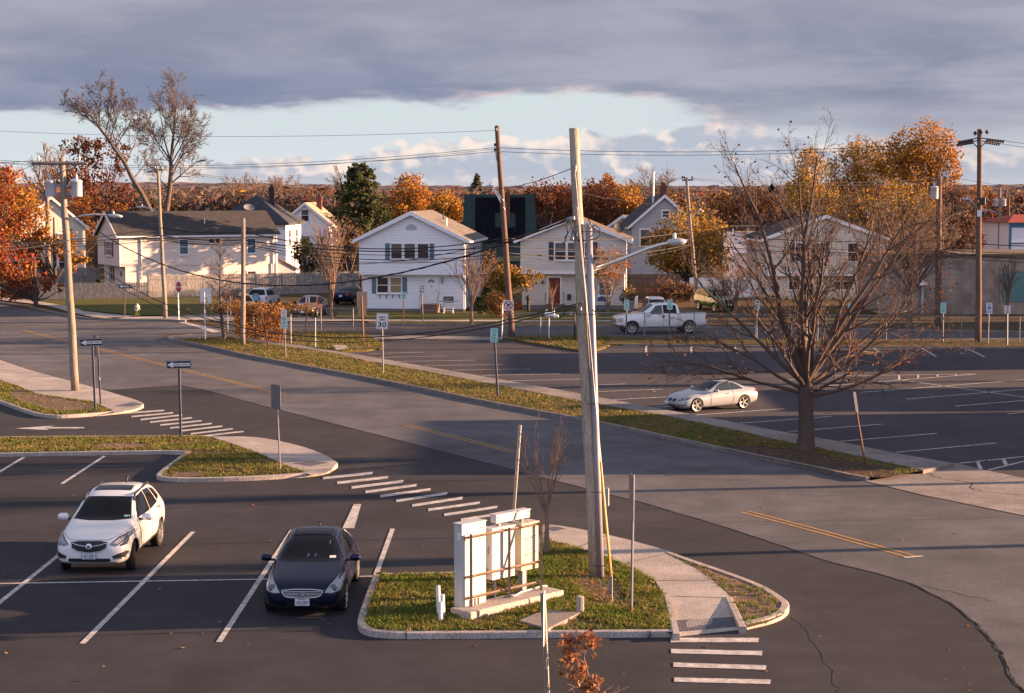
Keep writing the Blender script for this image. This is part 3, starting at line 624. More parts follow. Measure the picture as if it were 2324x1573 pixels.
def gable_roof(par, x0, x1, y0, y1, ze, zr, ov=.35, th=.16, mroof=None, mtrim=None, name='roof', fov=.3):
    xm = (x0+x1)/2; sl = (zr-ze)/(xm-x0)
    pts = [(x0-ov, ze-ov*sl), (xm, zr), (x1+ov, ze-ov*sl), (x1+ov, ze-ov*sl+th), (xm, zr+th*1.1), (x0-ov, ze-ov*sl+th)]
    r = MB().xzpoly(pts, y0-fov, y1+fov).build(name, mroof, par)
    if mtrim:
        q = [(x0-ov-.03, ze-ov*sl-.10), (xm, zr-.12), (x1+ov+.03, ze-ov*sl-.10), (x1+ov+.03, ze-ov*sl+th+.02), (xm, zr+th*1.1+.03), (x0-ov-.03, ze-ov*sl+th+.02)]
        mb = MB().xzpoly(q, y0-fov-.05, y0-fov-.003)
        for xx, s in ((x0-ov, -1), (x1+ov, 1)): mb.b2(xx-.06+s*.065, xx+.06+s*.065, y0-fov, y1+fov, ze-ov*sl-.05, ze-ov*sl+.09)
        mb.build('fascia', mtrim, r)
    return r
def gable_wall(x0, x1, y0, y1, zb, ze, zr):
    xm = (x0+x1)/2
    return MB().xzpoly([(x0, zb), (x1, zb), (x1, ze), (xm, zr), (x0, ze)], y0, y1)
def brick_chimney(par, x, y, z0, z1, w=.6, d=.6, m=None):
    mb = MB().b2(x-w/2, x+w/2, y-d/2, y+d/2, z0, z1).b2(x-w/2-.06, x+w/2+.06, y-d/2-.06, y+d/2+.06, z1-.25, z1-.1).b2(x-w/4, x+w/4, y-d/4, y+d/4, z1, z1+.25)
    return mb.build('chimney', m or m_brick, par)
def vent_half(par, x, z, r, y): return place(MB().xzpoly(circ(0, 0, r, 14, 0, math.pi), -.05, .01).build('gable_vent', M('vent_grey', (.45, .45, .50), rough=.6, lap=.08), par), x, y, z)
# ---- white two storey house
def white_house():
    W, D = 8.0, 10.0; a = R(-6)
    p = G(1055, 709); o = thing('house', 'white clapboard two storey house with slate blue shutters and a white front door', 'house', (p.x-W*math.cos(a), p.y-W*math.sin(a), 0), a)
    w = MB(); w.b2(.15, W-.08, 0, D, .25, 2.95); w.build('lower_wall', m_sidw, o)
    gable_wall(0, W, -.5, D, 2.9, 5.5, 7.45).build('upper_wall', m_sidw, o)
    MB().b2(.2, W-.12, .04, D-.1, 0, .25).build('foundation', m_found, o)
    MB().b2(.0, W, -.53, -.5, 2.84, 2.98).build('band_board', m_trim, o)
    r = gable_roof(o, 0, W, -.5, D, 5.5, 7.45, .42, mroof=m_shin, mtrim=m_trim)
    MB().lathe([(.06, 6.3), (.06, 7.1), (0, 7.1)], 8, (6.3, 2.2, 0)).build('vent_pipe', m_trim, r); MB().lathe([(.05, 6.8), (.05, 7.6), (0, 7.6)], 8, (5.4, 6.8, 0)).build('vent_pipe', m_metald, r)
    for x in (2.88, 3.89, 4.91): win(o, x, 4.07, .80, 1.10, -.5, sill=True)
    for x in (2.20, 5.57): shutter(o, x, 4.0, .36, 1.22, m_shutb, -.5)
    for x in (1.72, 2.73): win(o, x, 1.48, .80, 1.10, 0, glass=m_curt if x > 2 else m_glassw, sill=True)
    for x in (1.07, 3.40): shutter(o, x, 1.40, .36, 1.25, m_shutb, 0)
    for k in range(4): MB().b2(1.5+k*.5-.02, 1.5+k*.5+.02, -.09, 0, 1.05, 1.32).build('box_bracket', m_metald, o)
    vent_half(o, 4.0, 6.25, .42, -.5)
    d = MB().b2(-.42, .42, -.03, .02, 0, 1.98); d = place(d.build('door', m_trim, o), 5.46, 0, .66)
    mb = MB()
    for x0, x1, z0, z1 in ((-.33, -.06, .2, .8), (.06, .33, .2, .8), (-.33, -.06, .95, 1.4), (.06, .33, .95, 1.4)): mb.b2(x0, x1, -.043, -.03, z0, z1)
    mb.build('door_panel', m_trim, d)
    mb = MB()
    for k in range(5):
        t0, t1 = math.pi*k/5+.06, math.pi*(k+1)/5-.06; mb.xzpoly([(.07*math.cos((t0+t1)/2), 1.58+.07*math.sin((t0+t1)/2)), (.25*math.cos(t0), 1.58+.25*math.sin(t0)), (.25*math.cos(t1), 1.58+.25*math.sin(t1))], -.045, -.03)
    mb.build('fanlight', m_glassw, d); put_text(MB(), '16', 0, 1.32, -.05, height=.16).build('house_number', m_metald, d)
    MB().lathe([(0, -.10), (.035, -.09), (.035, -.05), (.012, -.03)], 8, (.34, 0, .95), axis='Y').build('handle', m_metald, d)
    mb = MB()
    for a4 in ((-.54, -.42, -.06, 2.1), (.42, .54, -.06, 2.1)): mb.b2(a4[0], a4[1], -.07, .01, a4[2], a4[3])
    mb.b2(-.42, .42, -.07, .01, 1.98, 2.1); mb.build('door_frame', m_trim, d)
    MB().b2(4.75, 6.15, -1.5, 0, 0, .22).b2(4.75, 6.15, -1.15, 0, .22, .43).b2(4.75, 6.15, -.8, 0, .43, .63).build('front_steps', m_step, o)
    for x in (4.78, 6.12):
        mb = MB()
        for y, z in ((-1.4, .22), (-.75, .63)): mb.tube([(x, y, z), (x, y, z+.9)], .02, 6)
        mb.tube([(x, -1.4, 1.12), (x, -.75, 1.53), (x, 0, 1.55)], .02, 6); mb.build('handrail', m_metald, o)
    MB().b2(6.2, 6.36, -.14, 0, 2.25, 2.62).build('porch_light', m_metalg, o)
    for x, y in ((W+.03, -.42), (W+.03, 9.7)): MB().tube([(x+.35, y, 5.3), (x+.02, y, 4.95), (x+.02, y, .3)], .06, 6).build('downspout', m_gut, o)
    win(o, W+.0, 3.9, .7, 1.0, 5.2, face=R(90)); win(o, W-.08, 1.3, .7, 1.0, 6.2, face=R(90))
    MB().b2(W-.01, W+.09, 2.1, 2.2, 3.2, 4.6).build('service_mast', m_metald, o)
white_house()
# ---- beige house with red door
def beige_house():
    W, D = 8.1, 9.5; a = R(-4); p = G(1182, 702.5)
    o = thing('house', 'weathered beige two storey house with navy shutters and a dark red front door', 'house', (p.x, p.y, 0), a)
    MB().b2(.1, W-.1, 0, D, .35, 2.9).build('lower_wall', m_sidb, o)
    gable_wall(0, W, -.5, D, 2.86, 5.42, 7.05).build('upper_wall', m_sidb, o)
    MB().b2(.14, W-.14, .04, D-.1, 0, .35).build('foundation', m_found, o)
    MB().b2(0, W, -.54, -.5, 2.78, 3.0).build('band_board', m_trim, o)
    gable_roof(o, 0, W, -.5, D, 5.42, 7.05, .42, mroof=m_shinb, mtrim=m_trim)
    for x in (3.08, 4.06, 5.03): win(o, x, 3.90, .80, 1.26, -.5, sill=True)
    for x in (2.37, 5.74): shutter(o, x, 3.82, .36, 1.42, m_shutn, -.5)
    vent_half(o, 4.05, 5.95, .42, -.5)
    win(o, 6.5, 1.15, .85, .95, 0, glass=m_glassb, sill=True); shutter(o, 5.55, 1.05, .3, 1.25, m_shutn)
    d = place(MB().b2(-.45, .45, -.03, .02, 0, 2.0).build('door', m_doorr, o), 2.6, 0, .47)
    mb = MB()
    for x0, x1, z0, z1 in ((-.35, -.06, .2, .85), (.06, .35, .2, .85), (-.35, -.06, 1.0, 1.8), (.06, .35, 1.0, 1.8)): mb.b2(x0, x1, -.045, -.03, z0, z1)
    mb.build('door_panel', m_doorr, d); MB().lathe([(0, -.10), (.035, -.09), (.035, -.05), (.012, -.03)], 8, (.37, 0, .95), axis='Y').build('handle', m_metalg, d)
    MB().b2(-.58, -.45, -.07, .01, -.05, 2.13).b2(.45, .58, -.07, .01, -.05, 2.13).b2(-.45, .45, -.07, .01, 2.0, 2.13).build('door_frame', m_trim, d)
    MB().b2(1.9, 3.4, -1.3, 0, 0, .22).b2(1.9, 3.4, -.9, 0, .22, .44).build('front_steps', m_step, o)
    for x in (1.95, 3.35):
        mb = MB()
        for y, z in ((-1.2, .22), (-.6, .44)): mb.tube([(x, y, z), (x, y, z+.9)], .022, 6)
        mb.tube([(x, -1.2, 1.12), (x, -.6, 1.34), (x, 0, 1.36)], .022, 6); mb.build('handrail', m_metald, o)
    MB().b2(1.62, 1.76, -.16, 0, 2.0, 2.25).build('porch_light', m_metald, o)
    MB().rbox(3.75, -.1, 1.0, .3, .2, .42, .05).build('mailbox', m_metald, o)
    MB().tube([(W+.05, -.45, 5.2), (W+.02, -.45, 4.9), (W+.02, -.45, .3)], .06, 6).build('downspout', m_gut, o)
    dsh = MB(); dsh.lathe([(0, .10), (.25, .06), (.45, 0), (.46, .01), (.25, .09), (0, .13)], 16, (0, 0, 0), axis='Y')
    q = place(dsh.build('satellite_dish', m_metald, o), W-.5, 1.5, 6.35); q.rotation_euler = (R(-20), 0, R(20))
    MB().tube([(0, .1, 0), (0, .3, -.55)], .03, 6).build('dish_mount', m_metalg, q)
beige_house()
# ---- cream house (long side lit by the sun)
def cream_house():
    a = R(28); p = at(271, 600, 160); L, D = 15.2, 7.4
    o = thing('house', 'long cream sided house with a dark roof and maroon shutters behind the wooden fence', 'house', (p.x, p.y, 0), a)
    # local x along the long wall, y into depth; gable end at x = 0
    ze, zr = 5.1, 7.1
    def gw(x0, x1, z0):
        n = [(0, z0), (D, z0), (D, ze), (D/2, zr), (0, ze)]
        mb = MB(); v = [(x0, y, z) for y, z in n]+[(x1, y, z) for y, z in n]
        mb.add(v, [(0, 1, 2, 3, 4)[::-1], (5, 6, 7, 8, 9)]+[(i, (i+1) % 5, 5+(i+1) % 5, 5+i) for i in range(5)]); return mb
    gw(0, L, 2.3).build('upper_wall', m_sidc, o)
    MB().b2(.55, L, .05, D-.05, 0, 2.3).build('lower_wall', m_sidc, o)
    ov = .3; sl = (zr-ze)/(D/2); th = .15
    n = [(-ov, ze-ov*sl), (D/2, zr), (D+ov, ze-ov*sl), (D+ov, ze-ov*sl+th), (D/2, zr+th*1.1), (-ov, ze-ov*sl+th)]
    v = [(-.3, y, z) for y, z in n]+[(L+.25, y, z) for y, z in n]
    r = MB().add(v, [(0, 1, 4, 5)[::-1], (1, 2, 3, 4)[::-1], (6, 7, 10, 11), (7, 8, 9, 10)]+[(i, (i+1) % 6, 6+(i+1) % 6, 6+i) for i in range(6)]).build('roof', m_shind, o)
    n2 = [(-ov-.02, ze-ov*sl-.1), (D/2, zr-.1), (D+ov+.02, ze-ov*sl-.1), (D+ov+.02, ze-ov*sl+th+.02), (D/2, zr+th*1.1+.03), (-ov-.02, ze-ov*sl+th+.02)]
    v = [(-.36, y, z) for y, z in n2]+[(-.303, y, z) for y, z in n2]
    MB().add(v, [(0, 1, 4, 5)[::-1], (1, 2, 3, 4)[::-1], (6, 7, 10, 11), (7, 8, 9, 10)]+[(i, (i+1) % 6, 6+(i+1) % 6, 6+i) for i in range(6)]).b2(-.3, L+.25, -ov-.12, -ov-.003, ze-ov*sl-.03, ze-ov*sl+.12).build('fascia', m_trim, r)
    MB().lathe([(.05, 5.9), (.05, 6.6), (0, 6.6)], 8, (8.6, 1.6, 0)).build('vent_pipe', m_trim, r)
    gf = R(-90)                                               # gable end faces -x
    g = win(o, 0, 3.25, 1.9, 1.15, D*.46, face=gf, sash=3, sill=True)
    for dy in (-1.25, 1.25): shutter(o, 0, 3.15, .36, 1.35, m_shutr, D*.46+dy, face=gf)
    win(o, .55, .9, .8, 1.2, D*.62, face=gf)
    for dy in (-.65, .65): shutter(o, .55, .8, .3, 1.4, m_shutr, D*.62+dy, face=gf)
    dd = place(MB().b2(-.45, .45, -.03, .02, 0, 2.0).build('door', m_trim, o), .55, D*.18, .05, gf); MB().b2(-.2, .2, -.05, -.03, 1.3, 1.75).build('door_pane', m_glassw, dd)
    for x, z, w, h, gl in ((6.05, 3.35, .75, 1.3, m_glassb), (12.6, 3.35, .75, 1.3, m_glassb), (6.0, .35, .8, .9, m_glassw), (12.6, .7, .8, .9, m_glassw)): win(o, x, z, w, h, 0 if z > 2 else .05, glass=gl, sill=True)
    win(o, 9.0, 4.35, 1.1, .35, 0, rail=False, sash=2)
    for x in (2.0, 14.7): MB().tube([(x, -.3, 5.0), (x, -.06, 4.75), (x, -.06, .2)], .06, 6).build('downspout', m_gut, o)
    MB().b2(.02, .16, -.03, -.0, 2.3, 5.0).build('corner_board', m_trim, o); MB().b2(L-.16, L-.02, -.03, 0, 0, 5.0).build('corner_board', m_trim, o)
    # lean-to at the far end
    x0, x1 = L, L+2.0; v = [(x0, .4, 0), (x1, .4, 0), (x1, .4, 1.7), (x0, .4, 2.75), (x0, D-.5, 0), (x1, D-.5, 0), (x1, D-.5, 1.7), (x0, D-.5, 2.75)]
    MB().add(v, [(0, 1, 2, 3), (7, 6, 5, 4), (1, 5, 6, 2)]).build('lean_to_wall', m_sidg, o)
    v = [(x0, .2, 2.8), (x1+.25, .2, 1.6), (x1+.25, D-.3, 1.6), (x0, D-.3, 2.8)]; v += [(a_, b, c+.14) for a_, b, c in v]
    MB().add(v, [(3, 2, 1, 0), (4, 5, 6, 7), (0, 1, 5, 4), (1, 2, 6, 5)]).build('lean_to_roof', m_shin, o)
cream_house()
# ---- generic houses further back
def hip_house():
    Y = 185.; x0 = at(478, 500, Y).x; a = R(-6); W, D = 8.0, 8.0; ze, zr = 5.9, 8.75
    o = thing('house', 'old white house with a dark slate hip roof and a rooftop dish', 'house', (x0, Y+.6, 0), a)
    MB().b2(.4, W-.2, .3, D-.3, 0, ze).build('wall', m_sidw, o)
    v = [(-.1, -.2, ze-.1), (W+.3, -.2, ze-.1), (W+.3, D+.2, ze-.1), (-.1, D+.2, ze-.1), (W/2, D*.42, zr), (W/2, D*.6, zr), (-.1, -.2, ze-.3), (W+.3, -.2, ze-.3), (W+.3, D+.2, ze-.3), (-.1, D+.2, ze-.3)]
    r = MB().add(v, [(0, 1, 4), (1, 2, 5, 4), (2, 3, 5), (3, 0, 4, 5), (6, 7, 1, 0), (7, 8, 2, 1), (9, 8, 7, 6), (8, 9, 3, 2), (9, 6, 0, 3)]).build('roof', m_shins, o)
    brick_chimney(r, W*.68, D*.55, 7.4, 9.55, .55, .55, M('chimney_dark', (.05, .035, .04), rough=.9))
    q = place(MB().lathe([(0, .12), (.3, .08), (.55, 0), (.56, .02), (.3, .1), (0, .15)], 16, axis='Y').build('satellite_dish', m_found, r), W*.49, D*.05, 7.45); q.rotation_euler = (R(-55), 0, R(25))
    MB().tube([(0, .1, 0), (0, .25, -.6)], .03, 6).build('dish_mount', m_metalg, q)
    for y in (2.2, 5.5): win(o, W-.2, 3.4, .9, 1.6, y, face=R(90))
    win(o, 5.6, 3.6, .9, 1.4, .3); MB().tube([(W-.15, .2, ze-.2), (W-.15, .2, 0)], .07, 6).build('downspout', m_gut, o)
hip_house()
def gable_house(label, px, Y, W, D, ze, zr, rz, msid, mroof, wins=(), chim=None, ov=.35, mtrim=None, cat='house', name='house'):
    p = at(px, 600, Y); a = R(rz)
    o = thing(name, label, cat, (p.x-W/2*math.cos(a), p.y-W/2*math.sin(a), 0), a)
    gable_wall(0, W, 0, D, 0, ze, zr).build('wall', msid, o)
    r = gable_roof(o, 0, W, 0, D, ze, zr, ov, mroof=mroof, mtrim=mtrim or m_trim)
    for x, z, w, h in wins: win(o, x, z, w, h, 0, frame=.12)
    if chim: brick_chimney(r, *chim)
    return o
gable_house('small white gabled house with a sunlit tan roof beside the evergreen', 693.6, 200., 5.4, 9, 5.5, 7.65, -2, m_sidw, m_tan, ((2.7, 5.75, .8, 1.25), (2.75, 2.3, .9, 1.7), (4.5, 2.3, .9, 1.7)), (3.6, 5, 6.6, 8.5, .6, .6))
h7 = gable_house('tall grey gabled house with a brick chimney left of the yellow tree', 1506.8, 175., 6.5, 9, 5.75, 8.6, 3, m_sidg, m_shind, ((1.35, 3.7, .9, 1.6), (3.4, 6.55, .65, .6), (3.9, 3.7, .9, 1.6)), (3.25, 1.0, 8.0, 9.7, .65, .65))
MB().lathe([(.11, 6.5), (.11, 11.05), (0, 11.05)], 10, (2.35, 1.6, 0)).build('flue_pipe', m_trim, h7)
h8 = gable_house('wide cream house seen through the bare tree on the right', 1872, 150., 10.4, 9, 5.05, 6.95, 2, m_sidy, m_shind, ((3.2, 3.2, 1.0, 1.5), (4.6, 3.2, 1.0, 1.5), (7.6, 3.2, .9, 1.5), (2.6, .8, .9, 1.4), (6.8, .8, 1.6, 1.4)))
vent_half(h8, 5.2, 5.75, .5, 0); MB().b2(0, 10.4, -.45, -.0, 1.95, 2.15).build('band_board', m_trim, h8)
for x in (2.45, 5.35): shutter(h8, x, 3.1, .4, 1.7, m_shutn, 0)
gable_house('tiny beige gabled house far off between the green roof and the beige house', 1228, 260., 1.6, 4, 3.6, 5.2, -8, m_sidb, m_tan, ((.8, 3.3, .4, .9),))
gable_house('white house with a dark roof half hidden behind the beige house', 1416, 190., 4.2, 6, 5.0, 6.4, -25, m_sidw, m_shins, ((2.6, 4.0, .5, .9),))
gable_house('low far garage with a grey roof and a sunlit white gable end', 497, 235., 4.6, 3.2, 5.5, 6.6, 62, m_sidw, m_shins)
h11 = gable_house('old yellow house behind the red trees at far left', 118, 190., 7.2, 8, 5.3, 8.4, 24, m_sidy, m_shin, ((2.0, 3.0, .9, 1.5), (4.8, 3.0, .9, 1.5), (2.0, .8, .9, 1.4), (4.8, .8, .9, 1.4)), (1.0, 6.5, 6, 9.3, .6, .6))
win(h11, 7.2, 3.0, .9, 1.5, 2.5, face=R(90)); win(h11, 7.2, .8, .9, 1.5, 5.0, face=R(90))
# ---- dark green house with solar panels
def green_house():
    Y = 175.; p = at(1050, 500, Y); q = at(1216, 500, Y); W = q.x-p.x; o = thing('house', 'dark green steep roofed house covered with black solar panels', 'house', (p.x, Y, 0), 0)
    ze, zr, run, D = 3.9, 8.8, 3.2, 8.0
    v = [(.1, .2, 0), (W-.1, .2, 0), (W-.1, D-.2, 0), (.1, D-.2, 0), (.1, .2, ze), (W-.1, .2, ze), (W-.1, D-.2, ze), (.1, D-.2, ze), (.1, run, zr-.2), (W-.1, run, zr-.2), (.1, D-run, zr-.2), (W-.1, D-run, zr-.2)]
    MB().add(v, [(0, 1, 5, 4), (2, 3, 7, 6), (1, 2, 6, 11, 9, 5), (3, 0, 4, 8, 10, 7)]).build('wall', M('siding_green', (.10, .13, .12), lap=.2), o)
    def slope(x0, x1, t0, t1, off): return [(x0+.25*(1-t0) if 0 else x0, lerp_(-.2, run, t0), lerp_(ze-.3, zr, t0)+off) for t0 in (t0,)]+[(x1, lerp_(-.2, run, t0), lerp_(ze-.3, zr, t0)+off), (x1, lerp_(-.2, run, t1), lerp_(ze-.3, zr, t1)+off), (x0, lerp_(-.2, run, t1), lerp_(ze-.3, zr, t1)+off)]
    v = [(-.15, -.2, ze-.3), (W+.15, -.2, ze-.3), (W-.1, run, zr), (.1, run, zr), (W-.1, D-run, zr), (.1, D-run, zr), (W+.15, D+.2, ze-.3), (-.15, D+.2, ze-.3)]
    v += [(a, b, c-.18) for a, b, c in v]
    r = MB().add(v, [(0, 1, 2, 3), (3, 2, 4, 5), (5, 4, 6, 7), (8, 9, 1, 0), (9, 10, 2, 1), (10, 12, 4, 2), (12, 14, 6, 4), (11, 8, 0, 3), (13, 11, 3, 5), (15, 13, 5, 7)]).build('roof', m_shing, o)
    cols = 5; rows = 3; xa, xb = W*.165, W*.86
    for i in range(cols):
        for j in range(rows):
            if j == 1 and i in (2, 3): continue
            x0, x1 = xa+(xb-xa)*i/cols+.02, xa+(xb-xa)*(i+1)/cols-.02; t0, t1 = .06+.86*j/rows+.004, .06+.86*(j+1)/rows-.004
            a = slope(x0, x1, t0, t1, .06); b = slope(x0, x1, t0, t1, .14)
            MB().add(a+b, [(4, 5, 6, 7), (0, 1, 5, 4), (1, 2, 6, 5), (2, 3, 7, 6), (3, 0, 4, 7)]).build('solar_panel', m_solar, r)
    brick_chimney(r, W*.62, 1.6, 5.5, 9.05, .38, .5)
    # low front wing
    MB().b2(W*.2, W*.82, -3.4, .1, 0, 2.3).build('wing_wall', M('siding_green', (.10, .13, .12), lap=.2), o)
    v = [(W*.16, -3.7, 2.2), (W*.86, -3.7, 2.2), (W*.86, .15, 3.6), (W*.16, .15, 3.6)]; v += [(a, b, c+.14) for a, b, c in v]
    MB().add(v, [(3, 2, 1, 0), (4, 5, 6, 7), (0, 1, 5, 4), (1, 2, 6, 5), (3, 0, 4, 7)]).build('wing_roof', m_shing, o)
def lerp_(a, b, t): return a+(b-a)*t
green_house()
# ---- commercial buildings at right
def garage():
    p = at(1999, 700, 131.); o = thing('garage_building', 'low grey stucco workshop with a teal roller door at right', 'workshop', (p.x, 131., 0), R(-1))
    W = 22.; MB().b2(0, W, 0, 10, 0, 4.3).build('wall', m_stucco, o)
    MB().b2(-.15, W+.15, -.15, 10.15, 4.303, 4.5).build('roof', m_shinb, o)
    d = place(MB().b2(0, 3.4, -.04, .02, 0, 2.25).build('roller_door', m_gdoor, o), 8.95, 0, .95)
    MB().b2(-.15, 0, -.06, .02, -.1, 2.4).b2(3.4, 3.55, -.06, .02, -.1, 2.4).b2(0, 3.4, -.06, .02, 2.25, 2.4).build('door_frame', m_stucco, d)
    MB().b2(2.45, 3.3, -.6, 0, 2.2, 2.42).build('awning', m_trim, o)
    MB().tube([(3.05, -.08, 4.3), (3.05, -.08, .1)], .07, 6).build('downspout', m_gut, o); MB().b2(3.7, 5.2, -.05, 0, .15, .75).build('low_louvre', M('louvre_red', (.25, .14, .13), rough=.8, lap=.2), o)
garage()
def shop():
    p = at(2290, 560, 205.); o = thing('shop_building', 'white building with a red tiled roof and blue trim at the right edge', 'building', (p.x, 205., 0), R(8))
    MB().b2(0, 12, 0, 8, 0, 5.5).build('wall', m_sidw, o)
    MB().b2(-.05, 12.1, -.06, -.003, 4.9, 5.4).b2(-.05, .25, -.07, -.003, 0, 4.9).b2(-.05, 12, -.07, -.003, 3.0, 3.15).build('trim', m_trimb, o)
    v = [(-.4, -.4, 5.5), (12.4, -.4, 5.5), (12.4, 8.4, 5.5), (-.4, 8.4, 5.5), (2, 3.5, 6.35), (10, 3.5, 6.35), (10, 4.5, 6.35), (2, 4.5, 6.35)]
    MB().add(v, [(0, 1, 5, 4), (1, 2, 6, 5), (2, 3, 7, 6), (3, 0, 4, 7), (4, 5, 6, 7), (3, 2, 1, 0)]).build('roof', m_tile, o)
shop()
def porch():
    p = at(1662, 540, 178.); o = thing('porch', 'white slatted upper porch of a house half hidden by the yellow tree', 'porch', (p.x, 178., 0), R(6))
    MB().b2(0, 3.2, .9, 4, 0, 5.0).build('wall', m_sidw, o); MB().b2(-.1, 3.3, -.1, 4, 2.9, 3.1).build('deck', m_trim, o)
    mb = MB()
    for k in range(14): mb.b2(.02+k*.24, .08+k*.24, -.05, .0, 3.1, 4.1)
    mb.b2(-.05, 3.25, -.07, .02, 4.1, 4.2); mb.build('railing', m_trim, o)
    for x in (0, 1.55, 3.1): MB().b2(x, x+.14, -.08, .06, 0, 5.4).build('post', m_trim, o)
    MB().b2(-.3, 3.5, -.3, 4.2, 5.4, 5.6).build('roof', m_shind, o)
porch()
# ------------------------------------------------------------------ fences
m_fw = M('fence_wood_grey', (.26, .24, .235), rough=.9, sc=5, var=.3, stretch=(1, 1, .2), fine=14)
m_fb = M('fence_wood_brown', (.16, .095, .06), rough=.9, sc=5, var=.3, stretch=(1, 1, .2))
def fence(label, A, B, h, m, pw=.14, point=True, name='fence', cat='fence', seed=0, posts=2.4):
    A, B = Vector((A[0], A[1])), Vector((B[0], B[1])); d = B-A; L = d.length; rd = random.Random(seed)
    o = thing(name, label, cat, (A.x, A.y, 0), math.atan2(d.y, d.x)); mb = MB(); n = int(L/pw)
    for k in range(n):
        x0, x1 = k*pw+.008, (k+1)*pw-.008; hh = h+rd.uniform(-.025, .025)
        if point: mb.xzpoly([(x0, .03), (x1, .03), (x1, hh-.08), ((x0+x1)/2, hh), (x0, hh-.08)], -.02, 0)
        else: mb.b2(x0, x1, -.02, 0, .03, hh)
    mb.build('pickets', m, o)
    for z in (.4, h-.4): MB().b2(0, L, .002, .06, z-.05, z+.05).build('rail', m, o)
    k = 0
    while k*posts <= L: MB().b2(k*posts-.05, k*posts+.05, .062, .16, 0, h-.05).build('post', m, o); k += 1
    return o
def at0(px, py): q = G(px, py); return (q.x, q.y)
def atY(px, Y): return (at(px, 600, Y).x, Y)
fence('grey picket fence in shade left of the stop sign', at0(88, 681), at0(336, 678), 1.45, m_fw, seed=1)
fence('long grey picket fence behind the parked white suv', at0(337, 676.5), at0(818, 664), 1.95, m_fw, seed=2)
fence('tall grey picket fence in front of the yellow house', atY(80, 166), atY(226, 166), 2.0, m_fw, seed=3)
fence('brown board fence right of the beige house', atY(1426, 152), atY(1545, 152), 2.0, m_fb, point=False, seed=4)
fence('white board fence behind the green car', atY(1566, 152), atY(1722, 151), 1.7, m_trim, .2, False, seed=5)
fence('white picket gate at the corner of the beige house', at0(1426, 701), at0(1447, 701), 1.05, m_trim, .16, seed=6, posts=.7, name='picket_gate', cat='gate')
def chain_fence(label, pts, h, posts, seed=0, pr=.03):
    p = poly2(pts, .1); o = thing('chain_link_fence', label, 'fence', (p[0][0], p[0][1], .1)); base = Vector(p[0]); q = [Vector(a)-base for a in p]
    Ls = [(q[i+1]-q[i]).length for i in range(len(q)-1)]; T = sum(Ls)
    def pos(s):
        for i, l in enumerate(Ls):
            if s <= l+1e-6: return q[i].lerp(q[i+1], max(0, min(1, s/l)))
            s -= l
        return q[-1]
    for s in posts:
        c = pos(s*T); MB().tube([(c.x, c.y, 0), (c.x, c.y, h+.04)], pr, 6).build('post', m_metalg, o)
    MB().tube([(v.x, v.y, h) for v in q], .022, 6).build('rail', m_metalg, o)
    mb = MB(); st = .16; n = int(T/st)
    for k in range(-int(h/st), n):
        for sgn in (1, -1):
            s0, s1 = k*st, k*st+h
            z0, z1 = 0., h
            if s0 < 0: z0 = -s0; s0 = 0
            if s1 > T: z1 = h-(s1-T); s1 = T
            if z1-z0 < .05: continue
            steps = max(2, int((s1-s0)/1.)+1); prev = None
            for i in range(steps):
                t = i/(steps-1); c = pos(s0+(s1-s0)*t); z = z0+(z1-z0)*t
                if sgn < 0: z = h-z
                cur = (c.x, c.y, z)
                if prev: a = .004; mb.add([(prev[0], prev[1], prev[2]-a), (cur[0], cur[1], cur[2]-a), (cur[0], cur[1], cur[2]+a), (prev[0], prev[1], prev[2]+a)], [(0, 1, 2, 3)])
                prev = cur
    mb.build('mesh', m_metalg, o); return o
chain_fence('chain link fence along the street behind the vine hedge', [(517, 752.5), (640, 754), (817, 754.5)], 1.55, (0, .42, .71, .95))
chain_fence('chain link fence along the footpath under the vine hedge', [(576, 765), (640, 776), (716, 789)], 1.7, (0, .25, .62, 1))
chain_fence('long chain link fence between the street and the far parking lot', [(1139.5, 768), (1377, 766), (1716, 771), (2162, 776), (2286, 777.5), (2420, 779)], 1.55, (0, .07, .26, .35, .46, .57, .69, .82, .92, 1))
# ------------------------------------------------------------------ utility poles, lamps, wires
m_pole = M('pole_wood_pale', (.28, .235, .195), rough=.9, sc=6, col2=(.18, .148, .122), stretch=(3, 3, .25), fine=30, bump=.5, bsc=30)
m_poleb = M('pole_wood_brown', (.17, .105, .075), rough=.9, sc=6, col2=(.10, .06, .045), stretch=(3, 3, .25), fine=30, bump=.5, bsc=30)
m_poleg = M('pole_wood_grey', (.27, .22, .19), rough=.9, sc=6, col2=(.17, .135, .11), stretch=(3, 3, .25), fine=30, bump=.5, bsc=30)
m_can = M('transformer_grey', (.55, .55, .58), rough=.45, var=.12, sc=3)
m_lamp = M('lamp_grey', (.50, .49, .50), rough=.4, metal=.3)
m_alu = M('brushed_aluminium', (.62, .60, .58), rough=.33, metal=.9, var=.1)
m_wire = M('cable_black', (.018, .016, .018), rough=.7)
m_insul = M('insulator_dark', (.05, .03, .03), rough=.35)
m_porc = M('porcelain', (.62, .62, .62), rough=.3)
m_riser = M('riser_grey', (.30, .29, .32), rough=.5, metal=.3, sc=2, var=.12)
m_guard = M('guy_guard_yellow', (.60, .34, .03), rough=.5)
m_rust = M('rusty_steel', (.105, .052, .038), rough=.85, sc=9, col2=(.09, .04, .03))
m_pole5 = M('pole_wood_weathered', (.40, .33, .26), rough=.9, sc=6, col2=(.28, .235, .19), stretch=(3, 3, .2), fine=30, bump=.5, bsc=30)
POLES = {}
